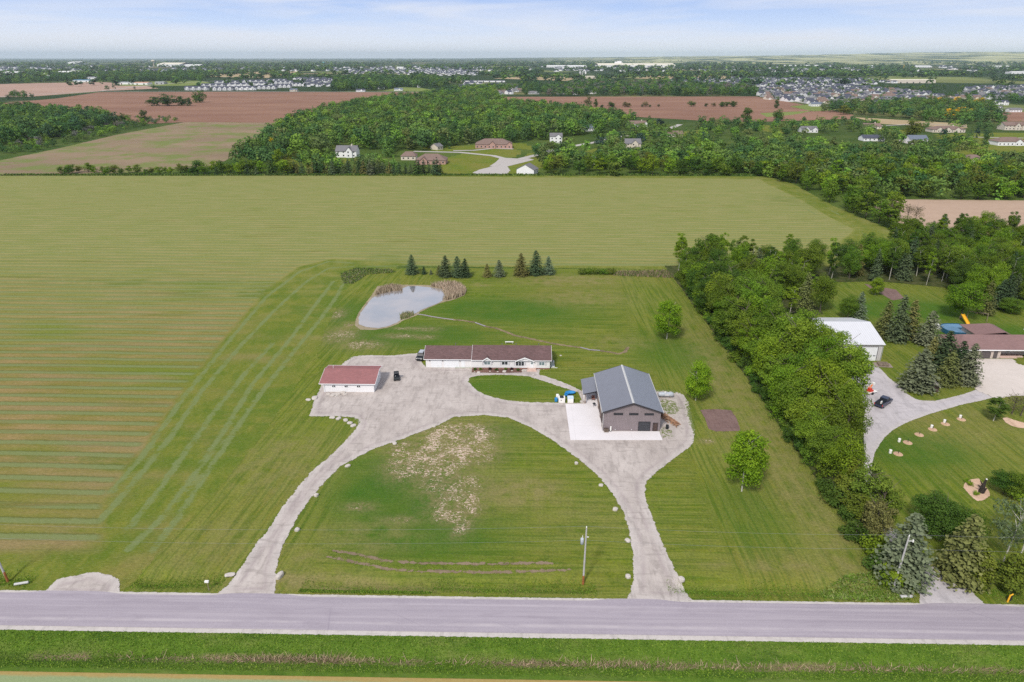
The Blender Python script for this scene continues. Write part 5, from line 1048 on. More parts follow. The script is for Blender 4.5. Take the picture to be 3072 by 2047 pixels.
def quads(C, Nn, sz, g, asp=.75):
    n = len(C); Nn = Nn / np.maximum(np.linalg.norm(Nn, axis=1, keepdims=True), 1e-6)
    a = g.normal(size=(n, 3)); T = np.cross(Nn, a); T /= np.maximum(np.linalg.norm(T, axis=1, keepdims=True), 1e-6); B_ = np.cross(Nn, T)
    sz = np.broadcast_to(np.asarray(sz, float), (n,))[:, None] * g.uniform(.65, 1.35, (n, 1)) * .5
    V = np.stack([C + T * sz, C + B_ * sz * asp, C - T * sz * 1.0, C - B_ * sz * asp], 1).reshape(-1, 3)
    return V, np.arange(4 * n).reshape(n, 4)
def crown_np(seed, H, W, z0, nl, n, sz, shape='round', lr=.34, fill=.25, jit=.5):
    g = np.random.default_rng(seed)
    Cc = []; rad = []
    hh = (H - z0) / 2; zc = z0 + hh
    while len(Cc) < nl:
        p = g.uniform(-1, 1, 3)
        r_ = np.linalg.norm(p)
        if r_ > 1 or r_ < .25: continue
        zz_ = p[2]
        if shape == 'egg': lim = math.sqrt(max(0, 1 - ((zz_ + .25) / 1.25) ** 2)) if zz_ > -.25 else math.sqrt(max(0, 1 - ((zz_ + .25) / .75) ** 2))
        elif shape == 'cone': lim = max(.03, .98 * (1 - (zz_ + 1) / 2) ** .65) * min(1, (zz_ + 1.15) / .35)
        elif shape == 'col': lim = .92 * (1 - abs(zz_) ** 3.5)
        else: lim = math.sqrt(max(0, 1 - zz_ ** 2)) * (1.0 if zz_ > -.5 else .8)
        if math.hypot(p[0], p[1]) > lim + .02: continue
        Cc.append((p[0] * W / 2 * .80, p[1] * W / 2 * .80, zc + zz_ * hh * .84)); rad.append(W / 2 * lr * g.uniform(.65, 1.2))
    Cc = np.array(Cc); rad = np.array(rad); k_ = g.choice(nl, n, p=rad ** 2 / (rad ** 2).sum())
    d = g.normal(size=(n, 3)); d /= np.linalg.norm(d, axis=1, keepdims=True); up = g.random(n) < .35; d[up, 2] = np.abs(d[up, 2])
    rr = np.where(g.random(n) < fill, g.uniform(.25, .8, n), g.uniform(.82, 1.12, n))[:, None]
    P = Cc[k_] + d * rad[k_][:, None] * rr * np.array([1, 1, .82])
    Nn = d + g.normal(size=(n, 3)) * jit + np.array([0, 0, .35])
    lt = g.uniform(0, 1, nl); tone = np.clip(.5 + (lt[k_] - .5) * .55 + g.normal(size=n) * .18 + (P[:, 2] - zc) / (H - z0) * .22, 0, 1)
    V, Fq = quads(P, Nn, sz, g); V[:, 2] = np.maximum(V[:, 2], .1)
    return V, Fq, tone
def conifer_np(seed, H, W, z0=.4, lv=22, nb=11, per=9, sz=.42, droop=.35, power=.85):
    g = np.random.default_rng(seed); P = []; N_ = []; T_ = []
    for i_ in range(lv):
        u = (i_ + g.uniform(-.3, .3)) / lv; u = min(max(u, 0), .985); z_ = z0 + (H - z0) * u; R_ = W / 2 * (1 - u) ** power * min(1, .72 + u * 2.2)
        nb_ = max(4, int(nb * (1 - u * .6)))
        for b in range(nb_):
            a = g.uniform(0, 6.283); L_ = R_ * g.uniform(.72, 1.12); bt = g.uniform(0, 1)
            k_ = max(2, int(per * (.3 + .7 * (1 - u))))
            s_ = (np.arange(k_) + .5 + g.uniform(-.3, .3, k_)) / k_
            x_ = np.cos(a) * L_ * s_; y_ = np.sin(a) * L_ * s_; zz_ = z_ + .12 * L_ * s_ - droop * L_ * s_ ** 2 + .10 * L_ * np.maximum(0, s_ - .75) * 4
            lat = g.normal(size=k_) * .16 * L_ * (1.1 - s_ * .6); x_ = x_ - np.sin(a) * lat; y_ = y_ + np.cos(a) * lat
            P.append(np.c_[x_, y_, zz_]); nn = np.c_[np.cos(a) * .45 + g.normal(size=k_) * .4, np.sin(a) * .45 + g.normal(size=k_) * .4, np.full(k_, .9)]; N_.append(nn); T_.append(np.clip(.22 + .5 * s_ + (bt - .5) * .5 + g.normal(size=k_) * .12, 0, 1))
    P = np.vstack(P); N_ = np.vstack(N_); T_ = np.hstack(T_)
    V, Fq = quads(P, N_, sz * (1 + .0 * P[:, 0]), g, .7); return V, Fq, T_
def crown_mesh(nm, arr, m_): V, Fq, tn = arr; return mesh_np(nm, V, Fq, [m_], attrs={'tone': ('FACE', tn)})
def trunk_mb(seed, H, r, zc, W, limbs=7, n=7):
    g = random.Random(seed); m = MB(); bend = (g.uniform(-.04, .04) * H, g.uniform(-.04, .04) * H)
    pts = [(0, 0, -.15), (bend[0] * .4, bend[1] * .4, H * .35), (bend[0], bend[1], H * .78)]
    m.tube(pts[0], pts[1], r, r * .72, n); m.tube(pts[1], pts[2], r * .72, r * .22, n)
    for i_ in range(limbs):
        u = g.uniform(.3, .8); a = g.uniform(0, 6.283); z_ = H * u; L_ = W * .38 * g.uniform(.6, 1)
        b = (bend[0] * u, bend[1] * u, z_); e = (b[0] + math.cos(a) * L_, b[1] + math.sin(a) * L_, z_ + L_ * g.uniform(.5, 1.1)); m.tube(b, e, r * .34, r * .1, 5)
    return m
def trunk_mesh(nm, seed, H, r, zc, W, mt, limbs=7):
    m = trunk_mb(seed, H, r, zc, W, limbs); me = bpy.data.meshes.new(nm); me.from_pydata(m.v, [], m.f); me.materials.append(mt); me.update(); return me
KIN = {}
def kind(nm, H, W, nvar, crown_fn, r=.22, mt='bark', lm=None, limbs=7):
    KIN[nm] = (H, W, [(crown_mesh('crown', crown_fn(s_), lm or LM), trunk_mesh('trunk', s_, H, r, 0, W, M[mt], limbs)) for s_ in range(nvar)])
kind('maple', 12, 7.6, 3, lambda s_: crown_np(11 + s_, 12, 8.4, .75, 84, 11000, .32, 'egg', .27, .35), .14, 'birch')
kind('broad', 15, 11, 6, lambda s_: crown_np(30 + s_, 15, 11, 1.0, 54, 10500, .35, 'round', .31), .26)
kind('cotton', 16, 9, 5, lambda s_: crown_np(50 + s_, 16, 9, .9, 62, 10500, .33, 'col', .27, .3), .24, 'bark', None, 12)
kind('aspen', 16, 5.2, 5, lambda s_: crown_np(70 + s_, 16, 5.2, 2.6, 42, 4600, .29, 'egg', .27, .4), .11, 'birch', None, 5)
kind('spruce', 12, 6.4, 5, lambda s_: conifer_np(90 + s_, 12, 7.6, .2, 32, 19, 11, .52, .35, .62), .2, 'bark', LMC, 0)
kind('cedar', 9, 5.2, 3, lambda s_: crown_np(110 + s_, 9, 5.2, .1, 80, 5200, .30, 'cone', .24, .2), .16, 'bark', LMC, 2)
kind('pine', 10, 8, 3, lambda s_: crown_np(120 + s_, 10, 8, .5, 60, 5200, .34, 'egg', .22, .2), .2, 'bark', LMC, 10)
kind('shrub', 3, 3.6, 4, lambda s_: crown_np(130 + s_, 3, 3.6, -.3, 18, 900, .30, 'round', .40), .05, 'bark', None, 3)
def birch_sparse(s_): return crown_np(140 + s_, 14, 9, 3.5, 40, 1700, .38, 'round', .24, .5)
kind('birch', 14, 9, 2, birch_sparse, .15, 'birch', None, 16)
kind('bare', 9, 7, 3, lambda s_: crown_np(150 + s_, 9, 7, 2, 26, 420, .30, 'round', .34, .6), .16, 'bark', None, 26)
KIN['willow'] = KIN['broad']
# mid-distance trees: one mesh each, crown and trunk together
def far_tree(nm, arr, H, r, W, lm):
    V, Fq, tn = arr; m = trunk_mb(3, H, r, 0, W, 3, 4); q = [f_ for f_ in m.f if len(f_) == 4]
    V2 = np.vstack([V, np.array(m.v)]); F2 = np.vstack([Fq, np.array(q) + len(V)]); mi = np.r_[np.zeros(len(Fq)), np.ones(len(q))]; tn2 = np.r_[tn, np.full(len(q), .5)]
    return mesh_np(nm, V2, F2, [lm, M['bark']], mi, {'tone': ('FACE', tn2)})
FAR = {'broad': (13, 10, [far_tree('broadleaf_tree', crown_np(200 + s_, 13, 10, .6, 26, 1100, .85, 'round', .36), 13, .25, 10, LM) for s_ in range(6)]),
       'aspen': (14, 6, [far_tree('poplar_tree', crown_np(220 + s_, 14, 6, 1.2, 22, 700, .75, 'egg', .34), 14, .15, 6, LM) for s_ in range(3)]),
       'spruce': (12, 6.4, [far_tree('spruce_tree', conifer_np(240 + s_, 12, 7.8, .2, 16, 12, 7, 1.0, .35, .62), 12, .2, 6, LMC) for s_ in range(3)]),
       'shrub': (3, 3.6, [far_tree('shrub', crown_np(260 + s_, 3, 3.6, -.3, 10, 260, .55, 'round', .42), 3, .05, 3, LM) for s_ in range(3)])}
COLS = {'belt': (.150, .235, .026), 'bright': (.165, .265, .024), 'lime': (.165, .300, .022), 'mid': (.115, .185, .024), 'dark': (.070, .130, .024), 'deep': (.055, .100, .028), 'olive': (.130, .165, .030), 'yel': (.60, .42, .025), 'tan': (.17, .15, .075),
        'spruce': (.070, .100, .048), 'blue': (.110, .138, .080), 'sdark': (.042, .070, .032), 'solive': (.125, .135, .045), 'cedar': (.120, .145, .022), 'pine': (.120, .165, .024), 'red': (.06, .028, .03), 'silver': (.14, .19, .09)}
def vary(c, a=.16): f_ = random.uniform(1 - a, 1 + a); return (c[0] * f_ * random.uniform(.88, 1.14), c[1] * f_, c[2] * f_, 1)
NM = {'maple': ('maple_tree', 'tree'), 'broad': ('broadleaf_tree', 'tree'), 'cotton': ('cottonwood_tree', 'tree'), 'aspen': ('aspen_tree', 'tree'), 'spruce': ('spruce_tree', 'spruce'), 'cedar': ('cedar_tree', 'cedar'),
      'pine': ('pine_tree', 'pine'), 'shrub': ('shrub', 'shrub'), 'birch': ('birch_tree', 'tree'), 'bare': ('bare_tree', 'tree'), 'willow': ('willow_tree', 'tree')}
cnt = {}
def tree(kd, x, y, h, w=None, c='mid', lab='', grp=None, var=None, nm=None, z=0.0, cv=.16):
    H, W, vs = KIN[kd]; cnt[kd] = cnt.get(kd, 0) + 1; i_ = (cnt[kd] if var is None else var) % len(vs); w = w or W * h / H
    t = thing(nm or NM[kd][0], lab, NM[kd][1], (x, y, z), random.uniform(0, 6.28), grp)
    for me, nm_ in ((vs[i_][0], 'crown'), (vs[i_][1], 'trunk')):
        o = link(nm_, me, t); o.scale = (w / W, w / W, h / H)
        if nm_ == 'crown': o.color = vary(COLS[c] if isinstance(c, str) else c, cv)
    return t
NEARN = [0]
def ftree(kd, x, y, h, w=None, c='mid', lab='', grp=None, z=0):
    H, W, vs = FAR[kd]; cnt['f' + kd] = cnt.get('f' + kd, 0) + 1; w = w or W * h / H
    me = vs[cnt['f' + kd] % len(vs)]; o = link(me.name.split('.')[0], me); o.location = (x, y, z); o.rotation_euler = (0, 0, random.uniform(0, 6.28)); o.scale = (w / W, w / W, h / H); o.color = vary(COLS[c])
    tag(o, lab, {'broad': 'tree', 'aspen': 'tree', 'spruce': 'spruce', 'shrub': 'shrub'}[kd], grp); NEARN[0] += 1; return o
def inpoly(x, y, poly): return dist_poly(np.array([[x, y]]), poly)[0][0]
def scatter(poly, sp, seed=1, tries=None, edge=0):
    g = random.Random(seed); a = np.asarray(poly); x0, y0 = a.min(0); x1, y1 = a.max(0); area = (x1 - x0) * (y1 - y0); out = []; grid = {}
    n = int(area / sp / sp * 2.2); P = np.array([(g.uniform(x0, x1), g.uniform(y0, y1)) for _ in range(n)]); sd = dist_poly(P, poly)[0]
    for (x, y), s_ in zip(P, sd):
        if s_ < edge: continue
        k_ = (int(x // sp), int(y // sp)); ok = True
        for i_ in (-1, 0, 1):
            for j in (-1, 0, 1):
                for q in grid.get((k_[0] + i_, k_[1] + j), ()):
                    if (q[0] - x) ** 2 + (q[1] - y) ** 2 < sp * sp * .8: ok = False
        if ok: grid.setdefault(k_, []).append((x, y)); out.append((x, y))
    return out

for i_, x_ in enumerate((-12.9, -11.4, -9.0, -7.2, -4.9, -3.3, -1.6)): 
    t_ = tree('shrub', x_, 163.0 + (i_ % 3) * .25, .75, 1.1, ('dark', 'mid', 'red')[i_ % 3], 'small plant, %s from the left in the house flower bed' % ['first', 'second', 'third', 'fourth', 'fifth', 'sixth', 'seventh'][i_], 'small plants in the house flower bed')
# --- single trees in the yards
for (a, b, h_, lb) in ((2000, 1018, 12.3, 'young maple alone on the rear lawn, uppermost of three'), (2087, 1203, 10.6, 'young maple between the grey barn gravel and the tree belt'), (2225, 1475, 13.6, 'largest young maple, below the tilled plot near the drive')):
    tree('maple', *G(a, b), h_, 8.2 if h_ > 12 else 6.4, 'lime', lb, 'three young maples on the lawn', cv=.05)
SPR = [(1236, 822, 765, 'spruce', 'dense dark spruce standing alone at the left of the field row'), (1272, 823, 799, 'sdark', 'tiny dark spruce right of the lone spruce'), (1293, 824, 809, 'blue', 'tiniest bluish spruce in the field row'), (1317, 825, 796, 'solive', 'narrow brownish spruce left of the tall pair'), (1337, 830, 768, 'spruce', 'tall spruce with bushy base, left of a touching pair'),
       (1373, 831, 770, 'spruce', 'left spruce of the close touching pair'), (1395, 831, 777, 'sdark', 'right spruce of the close touching pair'), (1461, 831, 792, 'solive', 'thin olive spruce on the gap of the row'), (1497, 830, 781, 'blue', 'thin grey-green spruce beside the gap'), (1563, 827, 761, 'solive', 'broad olive spruce, left of the right cluster of three'), (1607, 824, 753, 'spruce', 'tallest spruce, middle of the right cluster of three'), (1645, 823, 770, 'blue', 'smaller grey spruce, right of the cluster of three')]
def hgt(x, y, py):
    lo, hi_ = 0.0, 60.0
    for _ in range(40):
        mz = (lo + hi_) / 2; X = x * _cy + y * _sy; Y = -x * _sy + y * _cy; Z = mz - CH; dep = Y * _cp - Z * _sp; up = Y * _sp + Z * _cp
        if CY - F * up / dep > py: lo = mz
        else: hi_ = mz
    return lo
def pix(x, y, z_=0):
    X = x * _cy + y * _sy; Y = -x * _sy + y * _cy; Z = z_ - CH; dep = Y * _cp - Z * _sp; return CX + F * X / dep, CY - F * (Y * _sp + Z * _cp) / dep, dep
for a, b, tp, c, lb in SPR: x, y = G(a, b); h_ = max(1.6, hgt(x, y, tp)); tree('spruce', x, y, h_ * 1.04, h_ * .76, c, lb, 'spruces along the rear field edge')
for i_, (a, b) in enumerate([(1745, 822), (1765, 823), (1788, 822), (1812, 823), (1832, 822)]): tree('shrub', *G(a, b), 2.3, 4.2, 'mid' if i_ % 2 else 'olive', 'low green shrub in the clump at the rear field edge', 'shrub clump at the rear field edge')
f3 = lambda a, b: G(2300 + .3281 * a, 850 + .3281 * b)
for a, b, h_, w_, kd, c, lb in [(1060, 490, 11.5, 6.5, 'spruce', 'solive', 'brown-tipped spruce, left of three behind the white shed'), (1180, 525, 14.2, 7.5, 'spruce', 'spruce', 'tallest grey spruce of three right of the white shed'), (1290, 505, 12.2, 7, 'spruce', 'solive', 'right spruce of three beside the white shed'),
    (1460, 560, 10.5, 8, 'spruce', 'blue', 'wide blue-green spruce between shed and pool'), (1370, 965, 11, 9.5, 'spruce', 'blue', 'broad blue spruce nearest the gravel yard in the island clump'), (1600, 800, 11.5, 8.5, 'spruce', 'sdark', 'dark spruce at the back of the island clump'), (1640, 930, 9.5, 6.5, 'spruce', 'solive', 'yellowish spruce behind the timber kennel'),
    (1820, 912, 11, 7, 'spruce', 'blue', 'right spruce of the island clump by the concrete drive'), (1480, 770, 9, 5, 'spruce', 'solive', 'slim olive spruce rising inside the island clump'), (1730, 850, 10, 6.5, 'spruce', 'sdark', 'dark spruce wedged between the two right island spruces'), (830, 335, 9.5, 5.5, 'spruce', 'blue', 'blue spruce behind the white shed roof'), (735, 335, 8.6, 6.5, 'broad', 'mid', 'rounded green tree left of the blue spruce behind the shed'),
    (1990, 285, 11.5, 6, 'spruce', 'solive', 'grey spruce right of the big maple on the rear lawn'), (1770, 325, 13, 13, 'broad', 'bright', 'big bright maple shading the lawn behind the pool'), (990, 108, 6.5, 5, 'maple', 'bright', 'small bright tree beside the neighbour tilled plot'), (2070, 1262, 6.5, 5, 'aspen', 'dark', 'small dark green tree on the lawn below the concrete drive'),
    (2160, 230, 12, 7, 'spruce', 'sdark', 'dark spruce at the far right of the rear lawn'), (2230, 280, 5.5, 8, 'broad', 'mid', 'low spreading green tree on the rear lawn right side'), (2060, 190, 11, 6, 'broad', 'bright', 'slim bright tree between two right-hand spruces')]:
    tree(kd, *f3(a, b), h_, w_, c, lb)
for i_, (a, b, s_) in enumerate([(2240, 1200, 5.5), (2320, 1215, 5.5)]): tree('bare', *f3(a, b), s_, 6.5, 'tan', ['leafless spreading ornamental tree in the right mulch bed, left one', 'leafless ornamental tree cut by the right photo edge'][i_])
fR = lambda a, b: G(2304 + .4145 * a, 1250 + .4145 * b)
for a, b, h_, w_, kd, c, lb in [(560, 560, 9, 6.0, 'cedar', 'cedar', 'brownish cedar at the head of the road-side evergreens'), (545, 650, 7.5, 5.5, 'cedar', 'cedar', 'small olive cedar on the lawn side of the evergreen clump'), (690, 690, 10.5, 7.5, 'pine', 'pine', 'yellow-green pine in the middle of the evergreen clump'), (800, 800, 10, 7, 'pine', 'pine', 'yellow-green pine with sparse brown inside'), (640, 760, 7.5, 6, 'cedar', 'cedar', 'olive cedar low on the lawn side of the clump'), (760, 880, 8.5, 6.5, 'pine', 'solive', 'pine showing purple-brown branches beside the blue spruce'),
    (960, 1175, 12.6, 8.8, 'spruce', 'blue', 'large blue-green spruce behind the leaning right pole'), (1375, 1175, 12.4, 8.2, 'spruce', 'solive', 'large olive spruce right of the narrow driveway'), (1510, 1230, 8.3, 6, 'cedar', 'cedar', 'rounded olive cedar touching the large olive spruce'), (1750, 1262, 8.4, 7.5, 'cedar', 'cedar', 'wide olive cedar at the right photo edge'),
    (1690, 1080, 14.5, 8.5, 'birch', 'silver', 'birch with long pale trunks above the cedars'), (1830, 1000, 13.5, 8.5, 'birch', 'bright', 'second pale-trunked birch at the right edge'), (1240, 900, 8.5, 8, 'broad', 'dark', 'dark bushy tree in the shade behind the olive spruce'), (1150, 830, 8, 7, 'broad', 'dark', 'dark bushy tree nearest the lawn behind the driveway'), (1400, 930, 7, 7, 'broad', 'mid', 'low green tree below the stump bed'),
    (1700, 560, 5, 6, 'broad', 'dark', 'low dark tree right of the charred stump'), (1810, 600, 5.5, 7, 'broad', 'mid', 'low green tree at the right edge beside the stump bed'), (880, 1210, 3.5, 5, 'shrub', 'bright', 'bright shrub under the blue spruce on the lawn side'), (1010, 1230, 2.5, 4, 'shrub', 'mid', 'low shrub under the blue spruce by the driveway'), (800, 1130, 3.5, 5, 'shrub', 'dark', 'dark shrub under the sparse pine')]:
    tree(kd, *fR(a, b), h_, w_, c, lb)
for i_, (a, b) in enumerate([(180, 1165), (215, 1210), (290, 1330)]): x, y = G(2860 + a * .2296, 1180 + b * .2296); tree('shrub', x, y, .9, 1.3, 'bright', ['small shrub left in the stump bed', 'middle small shrub in the stump bed', 'lowest small shrub in the stump bed'][i_])

# --- the belt between the two properties
g = random.Random(5)
bi = 0
for row, (xr, stp) in enumerate(((60.4, 6.2), (66.5, 7.0), (72.5, 7.5), (76.0, 7.5))):
    y = (111.0, 125.0, 142.0, 154.0)[row]
    while y < (246, 246, 205, 162)[row]:
        x = xr + g.uniform(-1, 1); h_ = {0: g.uniform(11.5, 15.5), 1: g.uniform(15.5, 20), 2: g.uniform(15.5, 19), 3: g.uniform(14, 18)}[row]
        if y < 135: h_ *= .85
        if y > 205: h_ *= .9
        c = g.choice(['bright', 'belt', 'belt', 'mid']) if y < 205 else g.choice(['mid', 'bright', 'dark'])
        if not (row >= 2 and 168.5 < y < 193):
            tree('cotton' if g.random() < .45 else 'broad', x, y + g.uniform(-1, 1), h_, g.uniform(9, 13) if y > 125 else 8.5, c, 'leafy bright tree in the long belt between the two properties', 'tree belt between the properties')
        y += stp
for i_ in range(34):
    y = 92 + i_ * 4.6; tree('shrub', 57.6 + g.uniform(-.8, .8), y, g.uniform(2, 4.5), g.uniform(3.5, 5.5), g.choice(['mid', 'dark', 'bright', 'dark']), 'green undergrowth shrub at the lawn foot of the belt', 'undergrowth shrubs along the belt')
# --- wood round the neighbour's rear lawn
wa = [(57, 190), (80, 200), (96, 208), (97, 240), (130, 243), (150, 236), (152, 215), (230, 212), (240, 300), (172, 306), (130, 262), (57, 262)]
for x, y in scatter(wa, 5.3, 3):
    r_ = g.random(); edgeL = x < 100
    if 100 < x < 152 and y > 252 and r_ < .2: continue
    if r_ < (.58 if edgeL else .36): tree('aspen', x, y, g.uniform(12, 17), g.uniform(4.5, 6.5), g.choice(['mid', 'dark', 'mid', 'bright']), 'slender aspen in the wood around the rear lawn', 'aspens in the wood behind the white shed')
    elif r_ < (.72 if edgeL else .55): tree('spruce', x, y, g.uniform(9, 13.5), g.uniform(5, 6.5), g.choice(['sdark', 'spruce', 'solive']), 'dark spruce among the aspens of the rear wood', 'spruces in the wood behind the white shed')
    else: tree('broad', x, y, g.uniform(10, 15.5), g.uniform(8, 12), g.choice(['mid', 'dark', 'bright', 'mid']), 'rounded leafy tree in the wood around the rear lawn', 'leafy trees in the wood behind the white shed')

# --- hedgerow on the far side of the hay field and the wood beyond
hg = 0
for x_ in np.arange(180, 905, 21.0):
    if g.random() < .12: continue
    px_ = x_ + g.uniform(-7, 7); x, y = G(px_, 522 + g.uniform(-5, 3)); h_ = g.uniform(4, 8) if px_ < 560 else g.uniform(6, 11)
    ftree('broad', x, y, h_, h_ * 1.15, g.choice(['mid', 'bright', 'olive', 'dark']), 'low leafy tree in the hedge left along the hay field', 'hedge trees along the far field edge')
for px_, c, h_ in ((650, 'sdark', 6), (745, 'sdark', 9.5), (770, 'spruce', 7), (815, 'deep', 11), (1000, 'spruce', 10), (1250, 'deep', 11), (1311, 'sdark', 12.5), (1112, 'blue', 11)):
    x, y = G(px_, 526); ftree('spruce', x, y, h_, h_ * .6, c, {650: 'dark spruce leftmost in the far hedge', 745: 'tall dark spruce left of the yellow poplar', 770: 'short spruce below the yellow poplar', 815: 'dark spruce right of the yellow poplar', 1000: 'spruce at the left end of the conifer screen', 1250: 'dark spruce before the brick house', 1311: 'tallest dark spruce at the right of the conifer screen', 1112: 'blue spruce in front of the white gabled house'}[px_])
for k_ in range(30):
    px_ = 880 + k_ * 15.2 + g.uniform(-4, 4); x, y = G(px_, 521 + g.uniform(-4, 4)); h_ = g.uniform(7, 10.5)
    ftree('spruce', x, y, h_, h_ * .62, g.choice(['spruce', 'sdark', 'solive', 'spruce']), 'spruce in the conifer screen before the brick houses', 'conifer screen on the far field edge')
x, y = G(820, 470); o = ftree('aspen', x, y, 17, 6, 'yel', 'single yellow poplar above the left hedge')
x, y = G(838, 516); ftree('aspen', x, y, 18, 9, 'bright', 'tall light green poplar below the yellow one')
R3a = GP([(1640, 529), (2290, 529), (2400, 562), (2480, 608), (2580, 650), (2660, 690), (2700, 690), (2690, 640), (2620, 620), (2640, 598), (3150, 600), (3150, 545), (2500, 500), (2100, 490), (1640, 500)])
pts = scatter(R3a, 9.6, 8); pts.sort(key=lambda q: q[1]); ni = 0
LEFT = []
for x, y in pts:
    if ni < 150: ni += 1; r_ = g.random(); ftree('broad' if r_ < .8 else 'aspen', x, y, g.uniform(9, 15.5), g.uniform(9, 13), g.choice(['mid', 'bright', 'mid', 'dark', 'olive']), 'leafy tree on the front edge of the wood behind the hay field', 'wood edge behind the hay field')
    else: LEFT.append((x, y, g.uniform(9, 15), g.choice(['mid', 'bright', 'mid', 'dark', 'olive'])))
for px_, py_ in ((2640, 655), (2670, 662), (2720, 668), (2745, 672)): x, y = G(px_, py_); tree('bare', x, y, 9.5, 9, 'tan', 'leafless grey tree on the corner between hay field and tan field', 'leafless trees at the tan field corner')
for px_, py_, h_, w_, c, kd, lb in ((505, 318, 19, 36, 'deep', 'broad', 'dark grove standing alone in the ploughed field'), (463, 318, 14, 26, 'deep', 'broad', 'left end of the dark grove in the ploughed field'), (545, 317, 15, 22, 'deep', 'broad', 'right end of the dark grove in the ploughed field'), (567, 318, 13, 13, 'deep', 'broad', 'small round tree between grove and large tree'), (598, 308, 22, 26, 'dark', 'broad', 'large lone round tree in the ploughed field'), (435, 364, 14, 11, 'deep', 'broad', 'upright lone tree at the edge of the left wood'), (370, 366, 11, 9, 'deep', 'broad', 'narrow lone tree on the left wood edge'),
                              (1765, 322, 17, 15, 'tan', 'broad', 'brownish tree at the bare field corner'), (1787, 322, 13, 9, 'dark', 'broad', 'dark tree beside the brownish field tree'), (2328, 325, 12, 11, 'deep', 'broad', 'lone dark bush in the right ploughed field'), (2335, 362, 15, 16, 'dark', 'broad', 'dark round tree at the ploughed field edge'), (2240, 362, 16, 16, 'dark', 'broad', 'tall tree on the horizon side of the right wood'), (3012, 372, 11, 8, 'sdark', 'spruce', 'dark spruce on the small right ploughed field'), (2738, 410, 17, 22, 'olive', 'broad', 'drooping yellow-green willow among the right houses')):
    x, y = G(px_, py_); ftree(kd, x, y, h_ * 1.2, w_, c, lb, None, -.16 * h_)
for i_, (px_, py_) in enumerate([(2815, 312), (2870, 310), (2850, 352), (2915, 350), (2880, 346), (2935, 312), (2530, 340)]): x, y = G(px_, py_ + 4); ftree('broad', x, y, 13, 20, 'yel' if i_ != 6 else 'olive', 'golden yellow tree in the wood left of the right edge houses' if i_ != 6 else 'olive-gold tree beside the white barn', 'golden trees of the right wood' if i_ != 6 else None)
for a, b in [(g.uniform(1800, 2010), 322) for _ in range(9)] + [(g.uniform(2075, 2235), 321) for _ in range(8)]: x, y = G(a, b + g.uniform(-1, 1)); h_ = g.uniform(4, 10); ftree('broad', x, y, h_, h_ * 1.5, g.choice(['dark', 'deep', 'tan']), 'scrubby bush on the line across the right ploughed field', 'bush line across the ploughed field')

# --- woodland masses: merged low-detail trees
VAR = [crown_np(300 + s_, 12, 11, .4, 15, 420, 1.15, 'round', .42, .08, .28) for s_ in range(6)] + [crown_np(310 + s_, 12, 7, .4, 14, 260, 1.1, 'egg', .40, .1, .3) for s_ in range(3)] + [conifer_np(320 + s_, 12, 6, .3, 9, 6, 4, 1.4) for s_ in range(1)]
VARF = [crown_np(340 + s_, 12, 11, .2, 7, 46, 3.6, 'round', .50, .05) for s_ in range(5)]
def merge(name, items, var, lab):       # items: x, y, h, colour, w, z
    Vs, Fs, Ts, Cs = [], [], [], []; b = 0
    for j, (x, y, h_, c, w_, z_) in enumerate(items):
        V, Fq, tn = var[(j * 7 + int(abs(x))) % len(var)]; a = random.uniform(0, 6.28); ca, sa = math.cos(a), math.sin(a); s_ = w_ / 10
        Vs.append(np.c_[(V[:, 0] * ca - V[:, 1] * sa) * s_ + x, (V[:, 0] * sa + V[:, 1] * ca) * s_ + y, V[:, 2] * h_ / 12 + z_]); Fs.append(Fq + b); b += len(V); Ts.append(tn)
        cc = vary(COLS[c] if isinstance(c, str) else c, .2); cc = (cc[0] * .90, cc[1] * .97, cc[2] * 1.7, 1) if name == 'woodland' else (cc[0] * .9, cc[1] * .95, cc[2] * 1.5, 1); Cs.append(np.tile(np.array(cc, np.float32), (len(Fq), 1)))  # duller, bluer tint: some blue haze is put into the leaf colour
    me = mesh_np(name, np.vstack(Vs), np.vstack(Fs), [LMS], attrs={'tone': ('FACE', np.hstack(Ts))}); at = me.attributes.new('col', 'FLOAT_COLOR', 'FACE'); at.data.foreach_set('color', np.vstack(Cs).ravel())
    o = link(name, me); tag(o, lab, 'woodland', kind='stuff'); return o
items = [(x, y, h_, c, h_ * .95, 0) for x, y, h_, c in LEFT]
def pxm0(px, py): x, y = G(px, py); return (y * _cp + CH * _sp) / F
CLR = [(G(a, b), w_ * pxm0(a, b) / 2 + 3) for a, b, w_ in ((1039, 473, 62), (1225, 481, 44), (1292, 494, 90), (1480, 446, 108), (1608, 523, 36), (1668, 430, 30), (1770, 394, 28), (1914, 380, 52), (1899, 449, 36), (2026, 411, 36), (2430, 398, 46), (2846, 398, 96), (2756, 428, 52), (2622, 424, 50), (3036, 438, 84), (3050, 391, 72), (2618, 388, 40), (2452, 320, 34), (2990, 335, 34), (3048, 337, 34), (3008, 316, 34))]
def clear(x, y): return any(abs(x - hx_ * y / hy_) < w_ and hy_ - 50 < y < hy_ + 17 for (hx_, hy_), w_ in CLR)
def addwood(pts, sp, seed, hs, cols, wf=.9, isw=True):
    for x, y in scatter(GP(pts) if isw else pts, sp, seed):
        if clear(x, y): continue
        h_ = g.uniform(*hs); items.append((x, y, h_, g.choice(cols), h_ * wf * g.uniform(.85, 1.2), 0))
MIX = ['mid', 'bright', 'mid', 'dark', 'dark', 'olive']; DK = ['deep', 'dark', 'dark', 'mid']
addwood([(-200, 470), (60, 462), (180, 438), (330, 405), (420, 380), (545, 362), (480, 358), (330, 356), (200, 345), (60, 330), (-200, 335)], 9, 21, (4, 7.5), MIX + ['tan'], 1.1)
